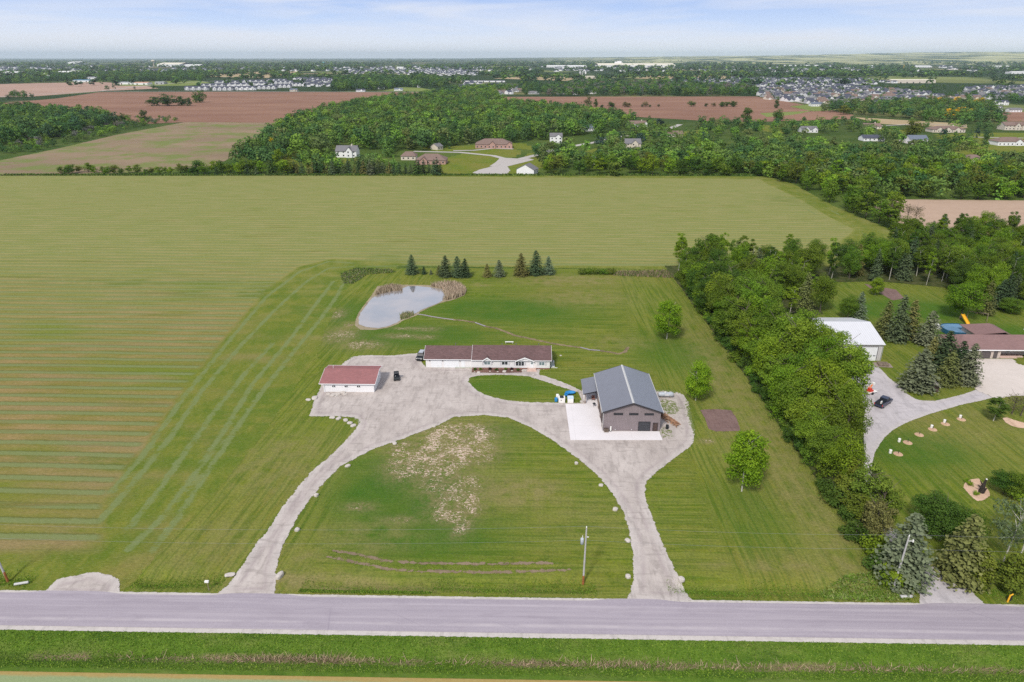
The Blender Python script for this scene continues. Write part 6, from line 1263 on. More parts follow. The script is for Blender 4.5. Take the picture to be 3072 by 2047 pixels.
addwood([(-200, 440), (0, 440), (120, 425), (280, 392), (350, 372), (330, 362), (220, 350), (60, 338), (-200, 340)], 8.5, 22, (12, 19), DK + ['mid'], .85)
addwood([(700, 500), (790, 430), (860, 385), (960, 345), (1100, 315), (1270, 296), (1440, 298), (1530, 318), (1680, 335), (1800, 352), (1900, 365), (1880, 392), (1760, 405), (1640, 420), (1560, 428), (1420, 430), (1330, 452), (1200, 450), (1180, 478), (1120, 450), (1000, 450), (960, 470), (880, 480), (830, 500), (780, 515)], 9.3, 23, (12, 19), MIX, .85)
addwood([(830, 522), (1040, 522), (1180, 521), (1190, 505), (1000, 488), (880, 495)], 9, 24, (8, 13), ['mid', 'bright', 'olive', 'dark'], .9)
addwood([(1270, 300), (1390, 300), (1550, 268), (1500, 262), (1350, 272), (1280, 290)], 14, 25, (12, 16), ['mid', 'bright', 'deep'], .9)
addwood([(1500, 300), (1385, 297), (1380, 282), (1470, 275)], 13, 26, (12, 16), ['bright', 'mid'], .9)
addwood([(1000, 276), (1000, 262), (1010, 240), (1300, 238), (1340, 255), (1340, 265), (1200, 262), (1150, 272)], 17, 27, (17, 24), DK, .9)
addwood([(1640, 290), (1800, 289), (2270, 289), (2262, 272), (2100, 262), (1980, 258), (1740, 258), (1640, 270)], 15, 28, (15, 21), DK + ['tan', 'mid'], .9)
addwood([(1640, 522), (1660, 500), (1720, 490), (1800, 480), (1900, 470), (2050, 455), (2200, 440), (2400, 440), (2600, 465), (2760, 450), (2900, 500), (3150, 480), (3150, 600), (2640, 598), (2500, 560), (2100, 505), (1640, 505)], 10, 29, (9, 15), MIX, .95)
addwood([(1600, 478), (1640, 440), (1730, 445), (1760, 470), (1700, 495)], 10, 30, (9, 14), MIX, .95)
addwood([(1790, 460), (1800, 420), (1900, 420), (1870, 390), (1960, 380), (2050, 410), (2130, 420), (2100, 450), (1900, 465)], 12, 31, (9, 14), MIX + ['sdark'], .9)
addwood([(2050, 378), (2180, 370), (2330, 382), (2480, 372), (2640, 375), (2600, 395), (2480, 400), (2400, 420), (2200, 415), (2080, 400)], 13, 32, (8, 13), MIX, .95)
addwood([(2470, 335), (2600, 348), (2740, 360), (2900, 372), (3000, 368), (2990, 330), (2900, 318), (2780, 312), (2600, 318), (2500, 322)], 13, 33, (12, 17), DK + ['olive', 'mid'], .95)
addwood([(2590, 400), (2680, 400), (2700, 430), (2900, 440), (2980, 460), (2900, 475), (2700, 440), (2560, 430)], 12, 34, (9, 14), MIX, .95)
addwood([(2780, 415), (2880, 405), (2960, 410), (2960, 430), (2880, 430)], 13, 35, (8, 12), ['sdark', 'dark', 'mid', 'deep'], .8)
addwood([(2700, 372), (3072, 380), (3072, 395), (2800, 395)], 22, 36, (8, 13), MIX, .9)
addwood([(2820, 300), (2960, 300), (3072, 318), (3072, 300), (2900, 288)], 22, 37, (11, 15), DK, .9)
addwood([(1560, 285), (1620, 287), (1640, 262), (1560, 255)], 20, 38, (12, 16), DK, .9)
addwood([(290, 274), (600, 274), (560, 268), (290, 268)], 48, 39, (8, 15), DK, 1)
addwood([(80, 300), (20, 302), (40, 290), (100, 292)], 22, 40, (8, 15), DK, 1)
addwood([(-100, 256), (150, 250), (150, 240), (-100, 244)], 24, 41, (14, 20), DK, 1)
addwood([(160, 246), (260, 244), (260, 228), (160, 232)], 24, 42, (16, 24), DK, 1)
addwood([(300, 248), (610, 245), (620, 225), (310, 226)], 26, 43, (16, 26), DK, 1)
addwood([(2275, 298), (2420, 312), (2700, 320), (3072, 302), (3072, 262), (2560, 262), (2300, 262)], 30, 51, (6, 11), DK, 1)
addwood([(2000, 252), (2270, 262), (2700, 250), (2600, 238), (2200, 236), (2000, 240)], 38, 52, (8, 13), DK, 1)
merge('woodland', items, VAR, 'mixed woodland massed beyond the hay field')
NW1 = len(items)
# distant tree cover, out to the horizon
ds = []
for (y0, y1, n, thr, hs) in ((232, 262, 1500, .02, (13, 20)), (212, 234, 2900, -.05, (14, 21)), (196, 213, 3000, -.12, (16, 24)), (184, 197, 2200, -.18, (20, 28))):
    for _ in range(n):
        px_, py_ = g.uniform(-150, 3220), g.uniform(y0, y1)
        if mnoise.noise((px_ / 210, py_ / 7.5, 4.2)) < thr: continue
        if y0 == 232 and (2275 < px_ or 540 < px_ < 1000 and py_ > 240 or 1390 < px_ < 1560 or px_ < 560 and py_ > 240): 
            if g.random() < .82: continue
        if (1000 < px_ < 1440 and 206 < py_ < 234 or 850 < px_ < 1010 and 232 < py_ < 262) and g.random() < .75: continue
        if (-100 < px_ < 340 or 460 < px_ < 620) and 196 < py_ < 234 and g.random() < .35: continue
        x, y = G(px_, py_); h_ = g.uniform(*hs); ds.append((x, y, h_, g.choice(['deep', 'deep', 'dark', 'mid']), h_ * g.uniform(.9, 1.9), 0))
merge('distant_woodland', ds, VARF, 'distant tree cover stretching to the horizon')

# ================================================================== distant buildings
WM = {'w': mat('house_white', (.74, .73, .74), .7, .03), 'c': mat('house_cream', (.60, .53, .45), .8, .05), 'b': mat('house_brick', (.42, .26, .22), .9, .1, 2), 'g': mat('house_grey', (.40, .40, .42), .8, .05)}
RM = {'navy': shingle('navy_shingle', (.070, .075, .105), (.10, .105, .135)), 'grey': shingle('grey_shingle', (.17, .165, .175), (.22, .21, .22)), 'brown': shingle('tan_shingle', (.20, .14, .12), (.26, .18, .15)), 'bg': shingle('blue_grey_shingle', (.14, .165, .21), (.18, .2, .25))}
def pxm(px, py): x, y = G(px, py); return (y * _cp + CH * _sp) / F
def house(px, py, wpx, dep, ev, rise, lab, wall='w', roof='grey', hip=False, rz=0, gables=(), chim=False, name='house', garage=False, cat='house', grp=None):
    x, y = G(px, py); w_ = wpx * pxm(px, py) / 2; t = thing(name, lab, cat, (x, y + dep / 2 * 0 + 0, 0), rz, grp); d2 = dep
    m = MB(); m.box(-w_, w_, 0, d2, 0, ev)
    if not hip: m.prism([(-w_, 0, ev + .001), (-w_, d2, ev + .001), (-w_, d2 / 2, ev + rise - .15)], (1, 0, 0), 2 * w_)
    m.build('wall', WM[wall], t)
    o_ = .45; m = MB(); hx = min(d2 / 2, w_ * .6) if hip else 0
    a, b, c_, d_ = (-w_ - o_, -o_, ev), (w_ + o_, -o_, ev), (w_ + o_, d2 + o_, ev), (-w_ - o_, d2 + o_, ev); e, f_ = (-w_ - o_ + hx, d2 / 2, ev + rise), (w_ + o_ - hx, d2 / 2, ev + rise)
    m.slab([a, b, f_, e], .2); m.slab([e, f_, c_, d_], .2)
    if hip: m.slab([b, c_, f_], .2); m.slab([d_, a, e], .2)
    rf = m.build('roof', RM[roof], t)
    if chim: m = MB(); m.box(w_ * .4, w_ * .4 + .9, d2 * .45, d2 * .6, ev, ev + rise + 1.0); m.build('chimney', WM['c'], rf)
    for gx_, gw, gh in gables:
        gx_ *= w_; m = MB(); m.box(gx_ - gw, gx_ + gw, -1.2, 0, 0, ev); m.prism([(gx_ - gw, -1.2, ev), (gx_ + gw, -1.2, ev), (gx_, -1.2, ev + gh)], (0, 1, 0), 1.2); m.build('front_gable', WM[wall], t)
        m = MB(); m.slab([(gx_ - gw - .3, -1.6, ev), (gx_, -1.6, ev + gh + .25), (gx_, d2 * .45, ev + gh + .25), (gx_ - gw - .3, d2 * .2, ev)][::-1], .15); m.slab([(gx_ + gw + .3, -1.6, ev), (gx_, -1.6, ev + gh + .25), (gx_, d2 * .45, ev + gh + .25), (gx_ + gw + .3, d2 * .2, ev)], .15); m.build('gable_roof', RM[roof], t)
    nw = max(2, int(w_ / 1.8))
    for i_ in range(nw):
        xx = -w_ + 2 * w_ * (i_ + .5) / nw
        if any(abs(xx - gx_ * w_) < gw for gx_, gw, gh in gables): yy_ = -1.2
        else: yy_ = 0
        for zf in ([1.0] if ev < 4.5 else [1.0, 3.8]):
            m = MB(); m.box(xx - .55, xx + .55, yy_ - .06, yy_ - .003, zf, zf + 1.2); o = m.build('window', M['glass'], t); m = MB(); m.box(xx - .65, xx + .65, yy_ - .09, yy_ - .061, zf + 1.2, zf + 1.3); m.build('lintel', M['trim'], o)
    if garage: m = MB(); m.box(-w_ * .9, -w_ * .9 + 4.8, -.08, -.003, .05, 2.3); m.build('garage_door', M['door'], t)
    return t
house(1039, 473, 62, 12, 5, 4, 'white house with dark roof and tall gable behind round trees', 'w', 'grey', gables=((.3, 2.6, 3.2),), chim=True)
house(1225, 481, 44, 11, 3.2, 3, 'cream house with grey-brown hip roof beside the pink brick one', 'c', 'brown', True)
house(1292, 494, 90, 15, 3.2, 4, 'pink brick house with mauve hip roof behind the conifer screen', 'b', 'brown', True, gables=((-.45, 2.6, 2.4),))
house(1480, 446, 108, 17, 3.6, 4.2, 'long brick ranch house with arched entry on the cul-de-sac', 'b', 'brown', True, gables=((-.05, 2.8, 2.6), (.9, 2.5, 2.2)))
house(1321, 450, 22, 9, 3, 2.5, 'small tan outbuilding left of the long brick ranch house', 'c', 'grey', rz=.9)
t = house(1608, 523, 36, 13, 3.4, 3.6, 'white gable-end cottage at the far hay field edge', 'w', 'grey', rz=R(68))
house(1668, 430, 36, 11, 6.2, 2.8, 'two-storey white house with grey roof in the wood', 'w', 'grey', gables=((.35, 2.4, 2),))
house(1770, 394, 30, 12, 3.5, 2.8, 'pale house with blue-grey roof among dark conifers', 'w', 'bg', rz=.5)
house(1914, 380, 56, 14, 3.2, 3, 'long low house with tan roof beside the curving street', 'w', 'brown', gables=((.8, 2.4, 2.5),), chim=True)
house(1899, 449, 46, 13, 5.2, 3.6, 'cream house with steep grey roof hidden by yews', 'c', 'grey', gables=((.2, 3, 3),))
house(2026, 411, 44, 12, 3, 2.6, 'low house showing only its tan roof above trees', 'c', 'brown')
house(1787, 494, 34, 10, 3, 2.4, 'white house glimpsed through leaves behind the field hedge', 'w', 'grey')
house(2430, 398, 46, 14, 3, 3.2, 'dark-roofed house with twin white gables', 'w', 'grey', gables=((-.5, 3.4, 3), (.55, 3.2, 2.6)))
house(2846, 398, 96, 15, 3.3, 3, 'long house with brown roof and row of cream gables', 'c', 'brown', True, gables=((-.6, 3.2, 2.4), (-.1, 3.2, 2.4), (.5, 3, 2.2)), chim=True)
house(2756, 428, 52, 12, 3.2, 3.2, 'white house with bright blue-grey roof in the clearing', 'w', 'bg')
house(2622, 424, 62, 12, 3, 2.6, 'low house with dark blue-grey roof left of the clearing', 'w', 'navy')
house(3036, 438, 84, 15, 3.8, 3.4, 'white house with wide tan roof at the right edge', 'w', 'brown', True, gables=((.4, 3, 2.2),))
house(3050, 391, 72, 14, 5, 3.6, 'tan brick house with several gables at the right edge', 'c', 'brown', gables=((0, 3, 3), (.6, 3, 3)))
house(2618, 388, 50, 12, 3.2, 3, 'cream house with chimney behind the willow', 'c', 'brown', chim=True)
house(2926, 490, 44, 12, 3.2, 2.6, 'low brown-roofed house deep in the right wood', 'c', 'brown', True)
house(2452, 320, 34, 14, 4, 2.5, 'white barn with pale roof by the right ploughed field', 'w', 'bg')
house(2990, 335, 34, 12, 5, 3, 'two-storey white house near the golden trees', 'w', 'grey', gables=((.3, 2.5, 2.5),))
house(3048, 337, 34, 12, 3.4, 2.6, 'white house above the small ploughed field, right edge', 'w', 'grey')
house(3008, 316, 34, 12, 5, 3, 'dark-roofed house uppermost in the right meadow', 'w', 'navy', gables=((.2, 2.5, 2.5),))
for px_, py_, w_, lb, wl, rf_ in ((1775, 282, 34, 'white gabled farmhouse behind the bare field corner', 'w', 'grey'), (1751, 276, 18, 'small white barn left of the gabled farmhouse', 'w', 'grey'), (1686, 283, 32, 'long slate-roofed house on the far field edge', 'g', 'navy'), (1699, 273, 14, 'white cottage above the slate-roofed house', 'w', 'grey'), (1602, 283, 34, 'grey ranch house by the round field tree', 'g', 'grey'), (1726, 285, 14, 'small white shed beside the pond', 'w', 'grey'),
                               (1195, 273, 25, 'white gable house in front of the dark wood', 'w', 'bg'), (1081, 276, 26, 'white house at the left foot of the dark wood', 'w', 'navy'), (1143, 268, 18, 'small white house inside the dark wood edge', 'w', 'navy'), (1257, 263, 10, 'tiny white house right of the dark wood', 'w', 'grey'), (880, 275, 22, 'pale green metal shed at the new housing site', 'c', 'bg'), (2590, 308, 40, 'cream house on the rim of the far subdivision', 'c', 'brown'),
                               (1510, 282, 28, 'white house beside the far suburban street', 'w', 'grey'), (1473, 268, 22, 'white house halfway up the far suburban street', 'w', 'grey')):
    house(px_, py_, w_, 12, 3.6, 3, lb, wl, rf_, gables=((.3, 2.4, 2.2),) if w_ > 20 else ())
def bigbox(px, py, wpx, dep, h_, lab, wl, rf_, name='warehouse', cat='warehouse', grp=None, rz=0):
    x, y = G(px, py); w_ = wpx * pxm(px, py) / 2; t = thing(name, lab, cat, (x, y, 0), rz, grp); m = MB(); m.box(-w_, w_, 0, dep, 0, h_); m.build('wall', wl, t)
    m = MB(); e = (-w_ - .4, -.4, h_); m.slab([e, (w_ + .4, -.4, h_), (w_ + .4, dep / 2, h_ + dep * .05), (-w_ - .4, dep / 2, h_ + dep * .05)], .3); m.slab([(-w_ - .4, dep / 2, h_ + dep * .05), (w_ + .4, dep / 2, h_ + dep * .05), (w_ + .4, dep + .4, h_), (-w_ - .4, dep + .4, h_)], .3); m.build('roof', rf_, t)
    n = max(2, int(w_ / 9))
    for i_ in range(n): xx = -w_ + 2 * w_ * (i_ + .5) / n; m = MB(); m.box(xx - 1.8, xx + 1.8, -.1, -.01, .1, min(h_ - .6, 3.8)); m.build('door', M['ddoor'], t)
    return t
wr = mat('white_roof_sheet', (.74, .73, .70), .6, .04, .02); cr_ = mat('cream_roof_sheet', (.72, .66, .52), .6, .04, .02); br = mat('blue_roof_sheet', (.10, .26, .42), .5, .1, .05); pr_ = mat('salmon_roof_sheet', (.60, .30, .22), .6, .1, .05); gr_ = mat('grey_roof_sheet', (.34, .35, .39), .6, .06, .05)
for a in ((243, 247, 50, 30, 6, 'long shed with bright blue roof at the far left', WM['w'], br), (279, 238, 40, 40, 6, 'grey-roofed shed behind the blue-roofed one', WM['w'], gr_), (422, 255, 42, 30, 6, 'white shed with salmon roof by the country road', WM['w'], pr_), (376, 254, 46, 28, 6, 'grey-roofed shed left of the salmon roof', WM['w'], gr_), (478, 253, 28, 24, 6, 'small grey shed right of the salmon roof', WM['g'], gr_),
          (190, 226, 62, 120, 11, 'large white warehouse, widest at the far left', WM['w'], wr), (260, 222, 68, 60, 9, 'low white warehouse right of the widest one', WM['w'], wr), (20, 228, 50, 120, 11, 'white warehouse cut by the left photo edge', WM['w'], wr), (130, 230, 44, 80, 9, 'white warehouse between the two larger ones', WM['w'], wr), (422, 222, 24, 60, 9, 'small white warehouse alone among far trees', WM['w'], wr),
          (505, 201, 70, 260, 20, 'very long cream plant beside the water tower', WM['w'], cr_), (574, 201, 50, 140, 12, 'low white plant right of the cream plant', WM['w'], wr), (220, 193, 32, 200, 18, 'white hall near the horizon at the far left', WM['w'], wr), (1910, 203, 230, 260, 18, 'enormous bright white works beyond the silos', WM['w'], cr_), (1700, 203, 120, 100, 12, 'thin white works left of the enormous one', WM['w'], wr),
          (1773, 236, 34, 26, 8, 'cream farm shed beside the three silos', WM['c'], cr_), (2400, 202, 110, 90, 12, 'long white hall on the right skyline', WM['w'], wr), (3010, 206, 60, 120, 12, 'white hall at the right under the hills', WM['w'], wr), (2620, 203, 40, 90, 10, 'white hall left of the crane', WM['w'], wr), (2770, 203, 50, 90, 10, 'white hall right of the crane', WM['w'], wr), (2740, 250, 130, 40, 9, 'broad tan school building above the subdivision', WM['c'], cr_), (2720, 222, 170, 60, 8, 'low grey building site with the crane', WM['g'], gr_),
          (2400, 214, 50, 40, 14, 'dark blue office block on the right', WM['g'], gr_), (1450, 247, 130, 14, 5, 'long navy-roofed terrace left of the silos', WM['w'], RM['navy']), (1200, 208, 20, 60, 12, 'small white hall in the central suburb', WM['w'], wr), (3060, 222, 50, 50, 9, 'white commercial building at the far right', WM['w'], wr)):
    bigbox(*a)
def wtower(px, py, top, lab, mt):
    x, y = G(px, py); h_ = hgt(x, y, top); t = thing('water_tower', lab, 'water tower', (x, y, 0)); r0 = h_ * .045
    m = MB(); m.lathe((0, 0, 0), [(r0 * 2.2, 0), (r0, h_ * .12), (r0, h_ * .6), (r0 * 1.8, h_ * .68)], 12); m.build('stem', mt, t, True); m = MB(); m.lathe((0, 0, h_ * .66), [(r0, 0), (h_ * .27, h_ * .14), (h_ * .28, h_ * .2), (h_ * .2, h_ * .30), (.5, h_ * .34)], 16); m.build('tank', mt, t, True)
wtower(462, 200, 180, 'cream mushroom water tower at the far left plant', WM['c']); wtower(972, 199, 186, 'small teal water tower left of centre', mat('teal_paint', (.12, .34, .36), .5, .05))
for i_, px_ in enumerate((1740, 1748, 1756)):
    x, y = G(px_, 233); h_ = hgt(x, y, 215); t = thing('farm_silo', ['left', 'middle', 'right'][i_] + ' one of three grey farm silos beside the cream shed', 'silo', (x, y, 0), 0, 'three farm silos'); m = MB(); m.lathe((0, 0, 0), [(3.8, 0), (3.8, h_ - 2.5)], 14); m.build('shaft', WM['g'] if i_ != 2 else WM['w'], t); m = MB(); m.lathe((0, 0, h_ - 2.5), [(3.9, 0), (3.2, 1.6), (.3, 2.5)], 14); m.build('dome', WM['w'], t)
for i_, (px_, w_, tp) in enumerate(((1848, 26, 187), (1857, 34, 185), (1864, 20, 190))):
    x, y = G(px_, 202); h_ = hgt(x, y, tp); t = thing('works_tower', ['left block of the white works towers', 'tallest block of the white works towers', 'small right block of the white works towers'][i_], 'tower', (x, y, 0), 0, 'white works towers'); m = MB(); m.box(-w_ / 2, w_ / 2, -w_ / 2, w_ / 2, 0, h_); m.build('shaft', WM['w'], t); m = MB(); m.box(-w_ / 2 + 2, w_ / 2 - 2, -w_ / 2 + 2, w_ / 2 - 2, h_ + .01, h_ + 4); m.build('roof_housing', WM['w'], t)
x, y = G(2706, 216); h_ = hgt(x, y, 195); t = thing('crawler_crane', 'thin yellow crane over the low grey building site', 'crane', (x, y, 0)); m = MB(); m.tube((0, 0, 2), (h_ * .15, 0, h_), 1.1, .8, 5); m.tube((0, 0, 2), (-h_ * .12, 0, h_ * .5), .8, .6, 5); m.build('boom', M['yellow'], t); m = MB(); m.box(-5, 4, -3, 3, .2, 4.5); m.build('cab', M['yellow'], t)
# subdivision houses, small variants
def small_house(nm, W, D, ev, rise, wl, rf_, gx_, seed):
    m = MB(); m.box(-W / 2, W / 2, 0, D, 0, ev); m.prism([(-W / 2, 0, ev), (-W / 2, D, ev), (-W / 2, D / 2, ev + rise)], (1, 0, 0), W); m.box(gx_ - 3.3, gx_ + 3.3, -4, 0, 0, ev - .3); m.prism([(gx_ - 3.3, -4, ev - .3), (gx_ + 3.3, -4, ev - .3), (gx_, -4, ev + 2.2)], (0, 1, 0), 4)
    m.cur = 1; o_ = .5
    m.slab([(-W / 2 - o_, -o_, ev), (W / 2 + o_, -o_, ev), (W / 2 + o_, D / 2, ev + rise + .2), (-W / 2 - o_, D / 2, ev + rise + .2)], .25); m.slab([(-W / 2 - o_, D / 2, ev + rise + .2), (W / 2 + o_, D / 2, ev + rise + .2), (W / 2 + o_, D + o_, ev), (-W / 2 - o_, D + o_, ev)], .25)
    m.slab([(gx_ - 3.8, -4.5, ev - .4), (gx_ - 3.8, 2, ev - .4), (gx_, D / 2, ev + 2.6), (gx_, -4.5, ev + 2.6)][::-1], .2); m.slab([(gx_ + 3.8, -4.5, ev - .4), (gx_, -4.5, ev + 2.6), (gx_, D / 2, ev + 2.6), (gx_ + 3.8, 2, ev - .4)][::-1], .2)
    m.cur = 2; m.box(gx_ - 2.3, gx_ + 2.3, -4.06, -4.01, .1, 2.3)
    for xx in (-W / 2 + 1.8, W / 2 - 1.8, 0):
        if abs(xx - gx_) > 4: m.cur = 3; m.box(xx - .8, xx + .8, -.07, -.01, 1, 2.3)
    me = bpy.data.meshes.new(nm); me.from_pydata(m.v, [], m.f); [me.materials.append(q) for q in (WM[wl], RM[rf_], M['door'], M['glass'])]
    for p_, i_ in zip(me.polygons, m.m): p_.material_index = i_
    me.update(); return me
SH = [small_house('suburban_house', 15, 11, 3.2, 3.2, 'w', 'navy', -3.5, 0), small_house('suburban_house', 13, 11, 5.6, 3, 'w', 'navy', 3, 1), small_house('suburban_house', 17, 12, 3.2, 3.4, 'g', 'grey', 4, 2), small_house('suburban_house', 15, 12, 3.4, 3.6, 'c', 'brown', -4, 3), small_house('suburban_house', 14, 11, 5.4, 3.2, 'g', 'navy', -3, 4), small_house('suburban_house', 16, 12, 3.3, 3.2, 'w', 'grey', 3.5, 5)]
hp = []
def estate(pts, dx, dy, rz, seed):
    g2 = random.Random(seed); P_ = GP(pts); a = np.asarray(P_); c0 = a.mean(0); ca, sa = math.cos(rz), math.sin(rz); R_ = np.abs(a - c0).max() * 1.5; j = 0; v = -R_
    while v < R_:
        u = -R_
        while u < R_:
            x = c0[0] + u * ca - v * sa; y = c0[1] + u * sa + v * ca
            if inpoly(x, y, P_) > 0 and g2.random() < .66: hp.append((x + g2.uniform(-2, 2), y + g2.uniform(-3, 3), rz + (math.pi if j % 2 else 0) + g2.choice([0, 0, 0, 1.57]) + g2.uniform(-.1, .1)))
            u += dx
        v += dy * (.62 if j % 2 == 0 else 1.38); j += 1
estate([(2275, 298), (2420, 312), (2560, 328), (2700, 320), (2860, 308), (2850, 290), (2700, 272), (2560, 262), (2300, 262), (2270, 275)], 22, 34, .25, 1)
estate([(2860, 300), (3200, 300), (3200, 262), (3000, 262), (2900, 270)], 23, 36, .1, 2)
estate([(1500, 285), (1545, 285), (1560, 262), (1400, 250), (1380, 262), (1450, 272)], 26, 40, .7, 3)
estate([(2000, 252), (2270, 262), (2560, 258), (2700, 250), (2600, 238), (2200, 236), (2000, 240)], 30, 52, .15, 4)
estate([(930, 262), (1010, 262), (1010, 240), (880, 236)], 26, 40, .2, 5)
estate([(1000, 232), (1430, 226), (1440, 210), (1050, 208)], 36, 76, .2, 6)
hp.sort(key=lambda q: q[1]); print('houses', len(hp))
for j, (x, y, rz) in enumerate(hp[:270]):
    vi = (j * 5 + int(x)) % 6; o = link('suburban_house', SH[vi]); o['kind_of_house'] = vi; o.location = (x, y, 0); o.rotation_euler = (0, 0, rz)
    side = 'far right' if pix(x, y)[0] > 2000 else ('centre' if pix(x, y)[0] > 1200 else 'left')
    tag(o, {'far right': 'small suburban house in the dense estate behind the right ploughed field', 'centre': 'small suburban house along the street beyond the middle wood', 'left': 'small new house beside the navy terraces'}[side], 'house', {'far right': 'houses of the large far estate', 'centre': 'houses of the middle estate', 'left': 'new houses by the terraces'}[side])
Vs, Fs, Mi = [], [], []; b = 0; vb = []; 
mm_ = MB()
for j, (x, y, rz) in enumerate(hp[270:] + [(G(g.uniform(0, 3072), 0 + g.uniform(200, 216))) + (g.uniform(0, 3),) for _ in range(420)]):
    me = SH[j % 6]; ca, sa = math.cos(rz), math.sin(rz); s_ = 1 if j < len(hp) - 270 else 1.6; o_ = len(mm_.v); mm_.v += [((v.co.x * ca - v.co.y * sa) * s_ + x, (v.co.x * sa + v.co.y * ca) * s_ + y, v.co.z * s_) for v in me.vertices]
    for p_ in me.polygons: mm_.f.append(tuple(o_ + i_ for i_ in p_.vertices)); mm_.m.append(p_.material_index + (0 if j % 3 else 0))
o = mm_.build('distant_houses', [WM['w'], RM['navy'], M['door'], M['glass']]); tag(o, 'roofs of the farthest suburbs merging into the trees', 'houses', kind='stuff')
# navy-roofed terraces at the new estate
def terrace(px, py, wpx, lab, rz=0, n=4):
    x, y = G(px, py); w_ = wpx * pxm(px, py) / 2; t = thing('terraced_houses', lab, 'terrace', (x, y, 0), rz, 'navy-roofed terraces'); m = MB(); m.box(-w_, w_, 0, 14, 0, 6); m.build('wall', WM['w'] if int(px) % 2 else WM['g'], t)
    m = MB(); m.slab([(-w_ - .5, -.6, 6), (w_ + .5, -.6, 6), (w_ + .5, 7, 9.6), (-w_ - .5, 7, 9.6)], .25); m.slab([(-w_ - .5, 7, 9.6), (w_ + .5, 7, 9.6), (w_ + .5, 14.6, 6), (-w_ - .5, 14.6, 6)], .25); m.build('roof', RM['navy'], t)
    for i_ in range(n):
        xx = -w_ + 2 * w_ * (i_ + .5) / n; m = MB(); m.box(xx - 3, xx + 3, -2.2, 0, 0, 6); m.prism([(xx - 3, -2.2, 6), (xx + 3, -2.2, 6), (xx, -2.2, 8.2)], (0, 1, 0), 2.2); m.build('gable_bay', WM['w'], t); m = MB(); m.box(xx - 1.2, xx + 1.2, -2.27, -2.21, 1, 2.4); m.box(xx - 1.2, xx + 1.2, -2.27, -2.21, 3.8, 5); m.build('window', M['glass'], t)
for i_, (px_, py_, w_) in enumerate([(590, 271, 70), (668, 272, 60), (735, 271, 62), (800, 268, 56), (848, 264, 50), (895, 259, 46), (640, 262, 70), (715, 260, 66), (785, 257, 62), (850, 252, 56), (680, 252, 70), (760, 249, 66), (830, 246, 60)]):
    terrace(px_, py_, w_, ['front row', 'second row', 'back row'][0 if i_ < 6 else (1 if i_ < 10 else 2)] + ' navy-roofed terrace, ' + ['first', 'second', 'third', 'fourth', 'fifth', 'sixth'][i_ if i_ < 6 else (i_ - 6 if i_ < 10 else i_ - 10)] + ' block from the left', .12)

# ================================================================== ground cover
def tufts(name, n, fn, h_, wd, cols, lab, lean=.35, kindm=None):
    P = np.array([fn() for _ in range(n)]); gg = np.random.default_rng(n); zb_ = Hn(P[:, 0], P[:, 1]) + .04
    a = gg.uniform(0, 6.28, n); hh = h_ * gg.uniform(.5, 1.35, n); dx4, dy4 = np.cos(a) * wd, np.sin(a) * wd; lx, ly = gg.normal(size=n) * lean * hh, gg.normal(size=n) * lean * hh
    V = np.stack([np.c_[P[:, 0] - dx4, P[:, 1] - dy4, zb_], np.c_[P[:, 0] + dx4, P[:, 1] + dy4, zb_], np.c_[P[:, 0] + dx4 * .3 + lx, P[:, 1] + dy4 * .3 + ly, zb_ + hh], np.c_[P[:, 0] - dx4 * .3 + lx, P[:, 1] - dy4 * .3 + ly, zb_ + hh]], 1).reshape(-1, 3)
    me = mesh_np(name, V, np.arange(4 * n).reshape(n, 4), [LMS], attrs={'tone': ('FACE', gg.random(n))}); at = me.attributes.new('col', 'FLOAT_COLOR', 'FACE')
    ci = gg.integers(0, len(cols), n); at.data.foreach_set('color', np.c_[np.array(cols)[ci], np.ones(n)].astype(np.float32).ravel()); o = link(name, me); tag(o, lab, 'grass', kind='stuff'); return o
GR = [(.095, .175, .018), (.14, .225, .025), (.075, .15, .016), (.17, .235, .045)]
def inv(x): return not any(a - 1 < x < b + 1 for a, b in ((-46, -35.5), (12.5, 21.5), (61.5, 70), (-76, -62)))
def f_n():
    while True:
        x = g.uniform(-90, 90)
        if inv(x): return x, g.gauss(83.9, .75) + .35 * math.sin(x * .35) if (x < -46 or x > -14) or g.random() < .25 else g.uniform(81.8, 82.6)
tufts('ditch_grass', 26000, f_n, .10, .08, GR, 'long bright grass in the north roadside ditch', .9)
def f_s(): return g.uniform(-82, 82), g.uniform(67.3, 73.6) - abs(g.gauss(0, .1))
tufts('verge_grass', 60000, f_s, .085, .08, GR, 'long green grass on the south road verge', 1.1)
tufts('dead_reeds', 2600, lambda: (g.choice([g.gauss(-30, 5), g.gauss(8, 9), g.gauss(40, 14), g.uniform(-60, 80)]), g.gauss(69.7, .35)), .45, .045, [(.34, .26, .17), (.40, .31, .21), (.22, .16, .10)], 'dead brown reeds lying along the south ditch', .9)
rd1 = Z4([(860, 350), (1000, 325), (1110, 340), (1172, 385), (1155, 430), (1060, 468), (965, 478), (1000, 450), (980, 405), (960, 376)]); rd2 = Z4([(385, 405), (440, 365), (520, 352), (600, 360), (610, 392), (520, 398), (430, 418), (370, 432)]); rd3 = Z4([(590, 615), (640, 590), (700, 585), (710, 610), (640, 640), (590, 650)])
def inside(poly):
    a = np.asarray(poly); 
    while True:
        x, y = g.uniform(a[:, 0].min(), a[:, 0].max()), g.uniform(a[:, 1].min(), a[:, 1].max())
        if inpoly(x, y, poly) > 0: return x, y
tufts('cattail_reeds', 3600, lambda: inside(rd1), 1.3, .11, [(.44, .35, .26), (.50, .41, .31), (.36, .28, .20)], 'pale dry cattails at the right end of the pond', .14)
tufts('cattail_reeds', 1500, lambda: inside(rd2), 1.1, .11, [(.42, .34, .25), (.38, .30, .22), (.32, .26, .17)], 'pale dry cattails at the upper left pond corner', .14)
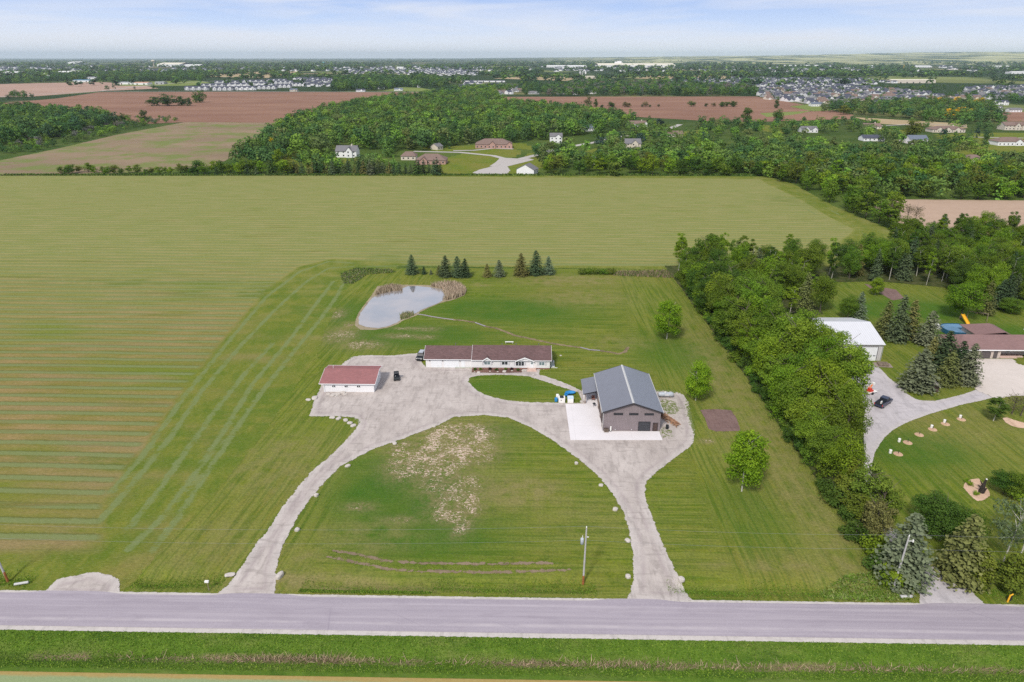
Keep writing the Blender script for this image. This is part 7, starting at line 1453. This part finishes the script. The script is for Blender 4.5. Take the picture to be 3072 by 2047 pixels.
tufts('cattail_reeds', 400, lambda: inside(rd3), .9, .10, [(.34, .29, .18), (.2, .24, .09)], 'short reeds at the pond outlet', .2)
def f_w():
    while True:
        x, y = g.uniform(-56, -45), g.uniform(225, 262); q = GP([(1060, 880)])[0]
        P_ = Z4([(60, 240), (200, 190), (500, 200), (560, 230), (300, 250), (180, 330), (90, 330)]); 
        return inside(P_)
tufts('rank_weeds', 2600, f_w, .35, .16, [(.08, .15, .03), (.16, .17, .06), (.20, .19, .12), (.09, .15, .03)], 'rank weeds on the bend of the rear field edge', .9)
tufts('rank_weeds', 2200, lambda: inside(GP([(1840, 828), (1850, 815), (2000, 812), (2020, 835), (1930, 832)])), .6, .14, [(.10, .16, .03), (.20, .17, .10), (.30, .22, .16)], 'weedy rubble strip left of the wood corner', .3)
tufts('rank_weeds', 3000, lambda: inside(ZR([(400, 1310), (380, 1250), (560, 1150), (750, 1130), (900, 1210), (1040, 1330), (700, 1340)])), .2, .12, [(.14, .22, .04), (.20, .23, .08), (.10, .17, .02)], 'pale rank grass left of the leaning pole', 1.1)
def f_fe():
    return g.uniform(-365, 170), g.uniform(476, 486)
tufts('field_edge_grass', 9000, lambda: (lambda x: (x, 478 + (x + 365) * .019 + g.uniform(-2, 3)))(g.uniform(-365, 175)), .9, .5, [(.09, .16, .03), (.14, .18, .05), (.05, .10, .02)], 'rough grass along the far hay field edge', .3)
# woodland floor: darker undergrowth under the belt and woods
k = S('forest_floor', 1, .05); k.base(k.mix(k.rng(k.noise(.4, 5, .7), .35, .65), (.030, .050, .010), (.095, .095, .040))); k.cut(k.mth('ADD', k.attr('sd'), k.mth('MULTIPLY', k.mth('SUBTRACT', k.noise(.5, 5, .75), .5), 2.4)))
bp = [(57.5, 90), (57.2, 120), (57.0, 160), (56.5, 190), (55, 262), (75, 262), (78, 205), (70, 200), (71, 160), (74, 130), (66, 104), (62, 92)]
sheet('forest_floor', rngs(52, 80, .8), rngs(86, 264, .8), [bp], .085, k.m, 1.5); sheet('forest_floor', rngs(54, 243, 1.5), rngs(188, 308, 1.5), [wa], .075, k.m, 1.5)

# ================================================================== haze
HZ = 3.3e-5
m = MB(); m.box(-47500, 47500, -4200, 47500, -4, 345); hz = m.build('haze', bpy.data.materials.new('haze_air')); tag(hz, 'pale blue haze over the far land', 'haze', kind='stuff')
hm2 = hz.data.materials[0]; hm2.use_nodes = True; t_ = hm2.node_tree; t_.nodes.clear(); ou = t_.nodes.new('ShaderNodeOutputMaterial'); vo = t_.nodes.new('ShaderNodeVolumePrincipled')
vo.inputs['Color'].default_value = (.74, .87, 1, 1); vo.inputs['Density'].default_value = HZ; vo.inputs['Anisotropy'].default_value = .2; t_.links.new(vo.outputs[0], ou.inputs['Volume'])

# ------------------------------------------------------------------ labels that single out members of look-alike rows
def ordinal(n): return {1: 'first', 2: 'second', 3: 'third', 4: 'fourth', 5: 'fifth', 6: 'sixth', 7: 'seventh', 8: 'eighth', 9: 'ninth', 10: 'tenth'}.get(n, '%d%s' % (n, 'th' if 10 < n % 100 < 14 else {1: 'st', 2: 'nd', 3: 'rd'}.get(n % 10, 'th')))
def relabel(group, key, fmt):
    L_ = sorted([o for o in col.objects if o.get('group') == group and not o.parent], key=key)
    for i_, o in enumerate(L_): o['label'] = fmt % ordinal(i_ + 1)
belt_ = [o for o in col.objects if o.get('group') == 'tree belt between the properties']
for lo_, hi_2, nm_ in ((74.4, 99, 'yard-side row of the belt'), (0, 63, 'lawn-side row of the belt'), (63, 69.6, 'tall middle row of the belt'), (69.6, 74.4, 'driveway-side row of the belt')):
    L_ = sorted([o for o in belt_ if lo_ <= o.location.x < hi_2], key=lambda o: o.location.y)
    for i_, o in enumerate(L_): o['label'] = 'leafy tree, %s up from the road in the %s' % (ordinal(i_ + 1), nm_)
bx = lambda o: pix(o.location.x, o.location.y)[0]; by = lambda o: o.location.y
relabel('undergrowth shrubs along the belt', by, 'undergrowth shrub, %s up from the road at the belt lawn foot')
relabel('aspens in the wood behind the white shed', bx, 'slender aspen, %s from the left in the wood behind the white shed')
relabel('spruces in the wood behind the white shed', bx, 'dark spruce, %s from the left in the wood behind the white shed')
relabel('leafy trees in the wood behind the white shed', bx, 'rounded leafy tree, %s from the left in the rear lawn wood')
relabel('wood edge behind the hay field', bx, 'leafy tree, %s from the left on the wood edge behind the hay field')
relabel('hedge trees along the far field edge', bx, 'low hedge tree, %s from the left along the far hay field edge')
relabel('conifer screen on the far field edge', bx, 'screen spruce, %s from the left before the brick houses')
relabel('bush line across the ploughed field', bx, 'scrubby bush, %s from the left across the right ploughed field')
relabel('rocks in the house flower bed', bx, 'pale rock, %s from the left in the red flower bed mulch')
relabel('rocks below the small garage', bx, 'rough tan rock, %s from the left below the white garage wall')
relabel('shrub clump at the rear field edge', bx, 'low green shrub, %s from the left in the rear field clump')
relabel('rocks beside the porch walk', by, 'tan rock, %s nearest the camera beside the porch walk')
relabel('rocks at the gravel corner', bx, 'pale rock, %s from the left at the gravel corner by the garage')
relabel('golden trees of the right wood', bx, 'golden yellow tree, %s from the left in the right wood')
relabel('new houses by the terraces', bx, 'small new house, %s from the left beside the navy terraces')
relabel('houses of the middle estate', bx, 'small suburban house, %s from the left beyond the middle wood')
relabel('leafless trees at the tan field corner', bx, 'leafless grey tree, %s from the left at the tan field corner')

VN = ['low white house with navy roof', 'two-storey white house with navy roof', 'wide grey house with grey roof', 'cream house with tan roof', 'two-storey grey house with navy roof', 'low white house with grey roof']
for v_ in range(6):
    L_ = sorted([o for o in col.objects if o.get('group') == 'houses of the large far estate' and o.get('kind_of_house') == v_], key=bx)
    for i_, o in enumerate(L_): o['label'] = '%s, %s such from the left in the large estate' % (VN[v_], ordinal(i_ + 1))
for o in col.objects:
    if 'kind_of_house' in o: del o['kind_of_house']
